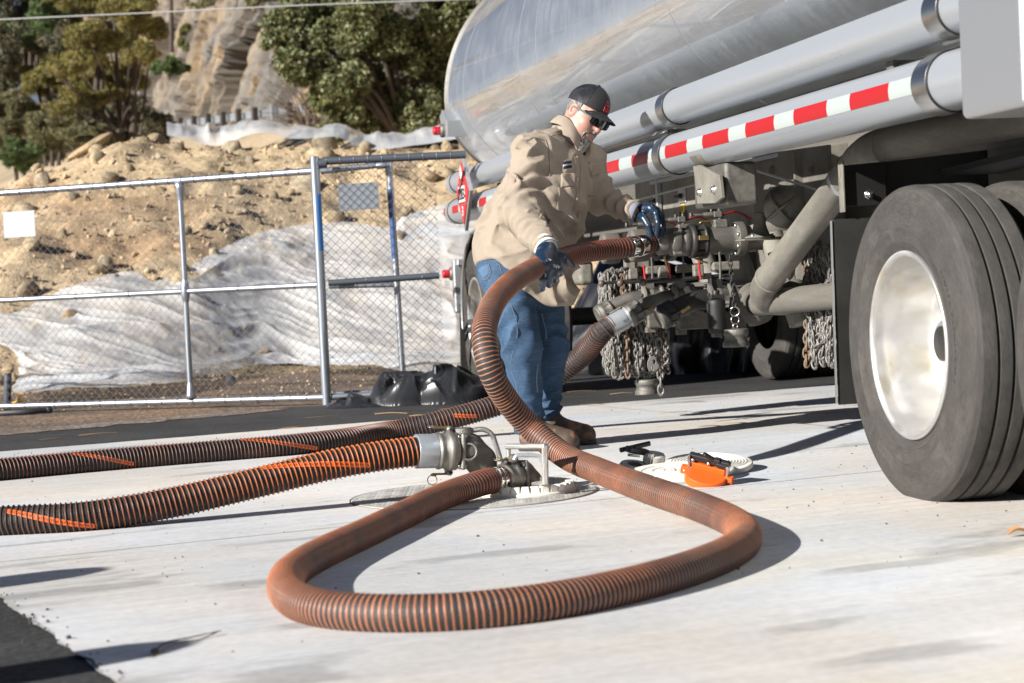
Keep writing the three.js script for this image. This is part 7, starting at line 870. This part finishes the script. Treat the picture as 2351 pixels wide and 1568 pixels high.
  { const g = onCloth([[1097, 618], [1121, 604], [1125, 628], [1113, 642]], 0.004, 12, 14, jeansF, 8.5); part('back_pocket', colour(g, () => [0.075, 0.14, 0.24]), jeansM, jeans); seam([[1122, 605], [1126, 629], [1113, 642], [1099, 622]], mat(0.20, 0.18, 0.15, 0.8), jeans, (x, y, z) => jeansF(x, y, z) - 0.004, 0.0015); }
  // --- boots
  const boot = (a, heel, toe, seed) => { const d = toe.clone().sub(heel).setY(0).normalize(), sd = V3(-d.z, 0, d.x), P = (f, h, s = 0) => V3(heel.x + d.x * f + sd.x * s, h, heel.z + d.z * f + sd.z * s), L = toe.clone().sub(heel).setY(0).length();
    const up = join([cap(P(0.06, 0.16), P(0.07, 0.09), 0.056, 0.054), cap(P(0.05, 0.062), P(L - 0.055, 0.058), 0.044, 0.042), cap(P(L * 0.6, 0.060, 0.012), P(L - 0.06, 0.056, -0.008), 0.048, 0.045), cap(P(0.09, 0.11), P(L * 0.62, 0.075), 0.05, 0.042)], 0.04);
    const f = (x, y, z) => Math.max(up(x, y, z) - 0.006 * (ridge(x * 14 + seed, y * 14, z * 14, 2) - 0.5), 0.026 - y), leather = colour(surface(f, [Math.min(heel.x, toe.x) - 0.1, 0.02, Math.min(heel.z, toe.z) - 0.12], [Math.max(heel.x, toe.x) + 0.1, 0.24, Math.max(heel.z, toe.z) + 0.12], 0.006), (x, y, z) => { const n = fbm(x * 16 + seed, y * 16, z * 16, 4), w = clamp((n - 0.5) * 5), s = clamp((fbm(x * 30, y * 30, z * 30 + seed, 3) - 0.57) * 7) * 0.7; return [mix(mix(0.075, 0.15, w), 0.30, s), mix(mix(0.052, 0.098, w), 0.15, s), mix(mix(0.040, 0.070, w), 0.085, s)]; });
    const b = new THREE.Group(); b.name = 'boot'; man.add(b); b.position.copy(man.position).negate(); const pp = (n, g, m) => { const o = shade(new THREE.Mesh(g, m)); o.name = n; b.add(o); }; pp('leather', leather, mat(1, 1, 1, 0.6, 0, { vertexColors: true }));
    const sf = join([cap(P(0.045, 0.0), P(L - 0.058, 0.0), 0.050, 0.052), cap(P(L * 0.6, 0, 0.010), P(L - 0.06, 0, -0.006), 0.056, 0.052)], 0.02); pp('sole', surface((x, y, z) => Math.max(sf(x, 0, z), Math.abs(y - 0.0245) - 0.0115 - 0.002 * clamp((fbm(x * 60, 0, z * 60, 1) - 0.5) * 8, -1, 1)), [Math.min(heel.x, toe.x) - 0.1, 0.002, Math.min(heel.z, toe.z) - 0.12], [Math.max(heel.x, toe.x) + 0.1, 0.05, Math.max(heel.z, toe.z) + 0.12], 0.005), mat(0.055, 0.045, 0.040, 0.8)); };
  const h1_ = V3(an.r.x - 0.045, 0, an.r.z - 0.01), h2_ = V3(an.l.x - 0.045, 0, an.l.z - 0.01); boot(an.r, h1_, V3(h1_.x + 0.275, 0, h1_.z + 0.13), 3); boot(an.l, h2_, V3(h2_.x + 0.285, 0, h2_.z + 0.10), 9);
  // --- gloves
  const gloveM = mat(0.006, 0.022, 0.048, 0.34, 0, { clearcoat: 0.4, clearcoatRoughness: 0.3, bumpMap: rep(roughBump, 3), bumpScale: 0.0008 });
  const chain = (pts, r0, r1) => { const o = []; for (let i = 0; i + 1 < pts.length; i++) { const n = pts.length - 1; o.push(cap(pts[i], pts[i + 1], mix(r0, r1, i / n), mix(r0, r1, (i + 1) / n))); } return join(o, 0.004); };
  const A = (x, y, z) => at(x, y, z), glove = (fs, palm, c, name) => { const pf = join(palm, 0.025), f = (x, y, z) => { let d = pf(x, y, z); for (const g of fs) d = smin(d, g(x, y, z), 0.010); return d - 0.0012 * (ridge(x * 22, y * 22, z * 22, 2) - 0.5); }; part(name, surface(f, [c.x - 0.15, c.y - 0.17, c.z - 0.29], [c.x + 0.17, c.y + 0.15, c.z + 0.26], 0.0038), gloveM, man); return f; };
  { const kn_ = [[1291, 604, 8.555], [1279, 619, 8.495], [1264, 631, 8.43], [1248, 640, 8.34]], w = A(1254, 578, 8.475), palm = kn_.map(k => cap(w, A(...k), 0.034, 0.0215)).concat([cap(A(1244, 586, 8.425), A(1248, 606, 8.35), 0.031, 0.030), cap(A(1258, 594, 8.435), A(1270, 610, 8.475), 0.030, 0.030), cap(A(1254, 606, 8.39), A(1266, 620, 8.45), 0.028, 0.028)]), fs = kn_.map(([x, y, z], i) => chain([A(x, y, z), A(x - 3, y + 15, z + 0.030), A(x - 3, y + 23, z + 0.085), A(x - 2, y + 16, z + 0.165), A(x, y - 2, z + 0.205)], [0.0165, 0.017, 0.0165, 0.015][i], [0.012, 0.0125, 0.012, 0.011][i]));
    fs.push(chain([A(1276, 580, 8.52), A(1291, 585, 8.54), A(1302, 596, 8.60), A(1314, 611, 8.665)], 0.020, 0.0125)); const gf = glove(fs, palm, A(1266, 612, 8.545), 'glove');
    const ax = wr.r.clone().sub(el.r).normalize(), cf = wr.r.clone().addScaledVector(ax, -0.022); part('glove_cuff', lathe(cf, ax, [[0.040, -0.01], [0.0555, -0.01], [0.0575, 0.0], [0.054, 0.045], [0.050, 0.052], [0.04, 0.054]], 36), mat(0.74, 0.71, 0.66, 0.9), man); part('cuff_stitching', ring(cf.clone().addScaledVector(ax, 0.050), ax, 0.0505, 0.003, 40, 6), mat(0.16, 0.30, 0.36, 0.8), man);
    for (const [str, x, y, sz] of [['ARMOR', 1270, 609, 0.013], ['XL', 1262, 597, 0.009]]) { const p = hit(x, y, 8.2, 9.0, gf), n = camera.position.clone().sub(p).normalize(), bx = V3(-0.93, 0.36, 0).addScaledVector(n, 0).normalize(), by = n.clone().cross(bx).normalize(); part('lettering', text(str, sz, 0.0008).applyMatrix4(M4().makeBasis(bx, by, n).setPosition(p.addScaledVector(n, 0.0012))), mat(0.62, 0.68, 0.72, 0.6), man); } }
  { const w = A(1458, 484, 9.210), ks = [[1494, 478, 9.130], [1504, 484, 9.165], [1508, 494, 9.200], [1506, 502, 9.235]], palm = ks.map(k => cap(w, A(...k), 0.036, 0.023)), fs = [chain([A(1494, 478, 9.130), A(1506, 490, 9.085), A(1511, 512, 9.075), A(1507, 538, 9.085)], 0.0185, 0.0125), chain([A(1504, 484, 9.165), A(1518, 498, 9.130), A(1521, 520, 9.120), A(1516, 544, 9.120)], 0.0185, 0.0125), chain([A(1508, 494, 9.200), A(1521, 508, 9.180), A(1523, 528, 9.170), A(1518, 548, 9.165)], 0.0175, 0.012), chain([A(1506, 502, 9.235), A(1516, 514, 9.220), A(1518, 532, 9.210)], 0.0155, 0.0115), chain([A(1468, 494, 9.155), A(1479, 502, 9.100), A(1489, 518, 9.075), A(1494, 541, 9.080)], 0.021, 0.0135)];
    glove(fs, palm, A(1490, 505, 9.14), 'glove'); const ax = wr.l.clone().sub(el.l).normalize(); part('glove_cuff', lathe(wr.l.clone().addScaledVector(ax, -0.005), ax, [[0.044, -0.01], [0.056, -0.008], [0.057, 0.0], [0.055, 0.022], [0.045, 0.026]], 36), mat(0.22, 0.24, 0.30, 0.9), man); }
}
renderer.render(scene, camera);
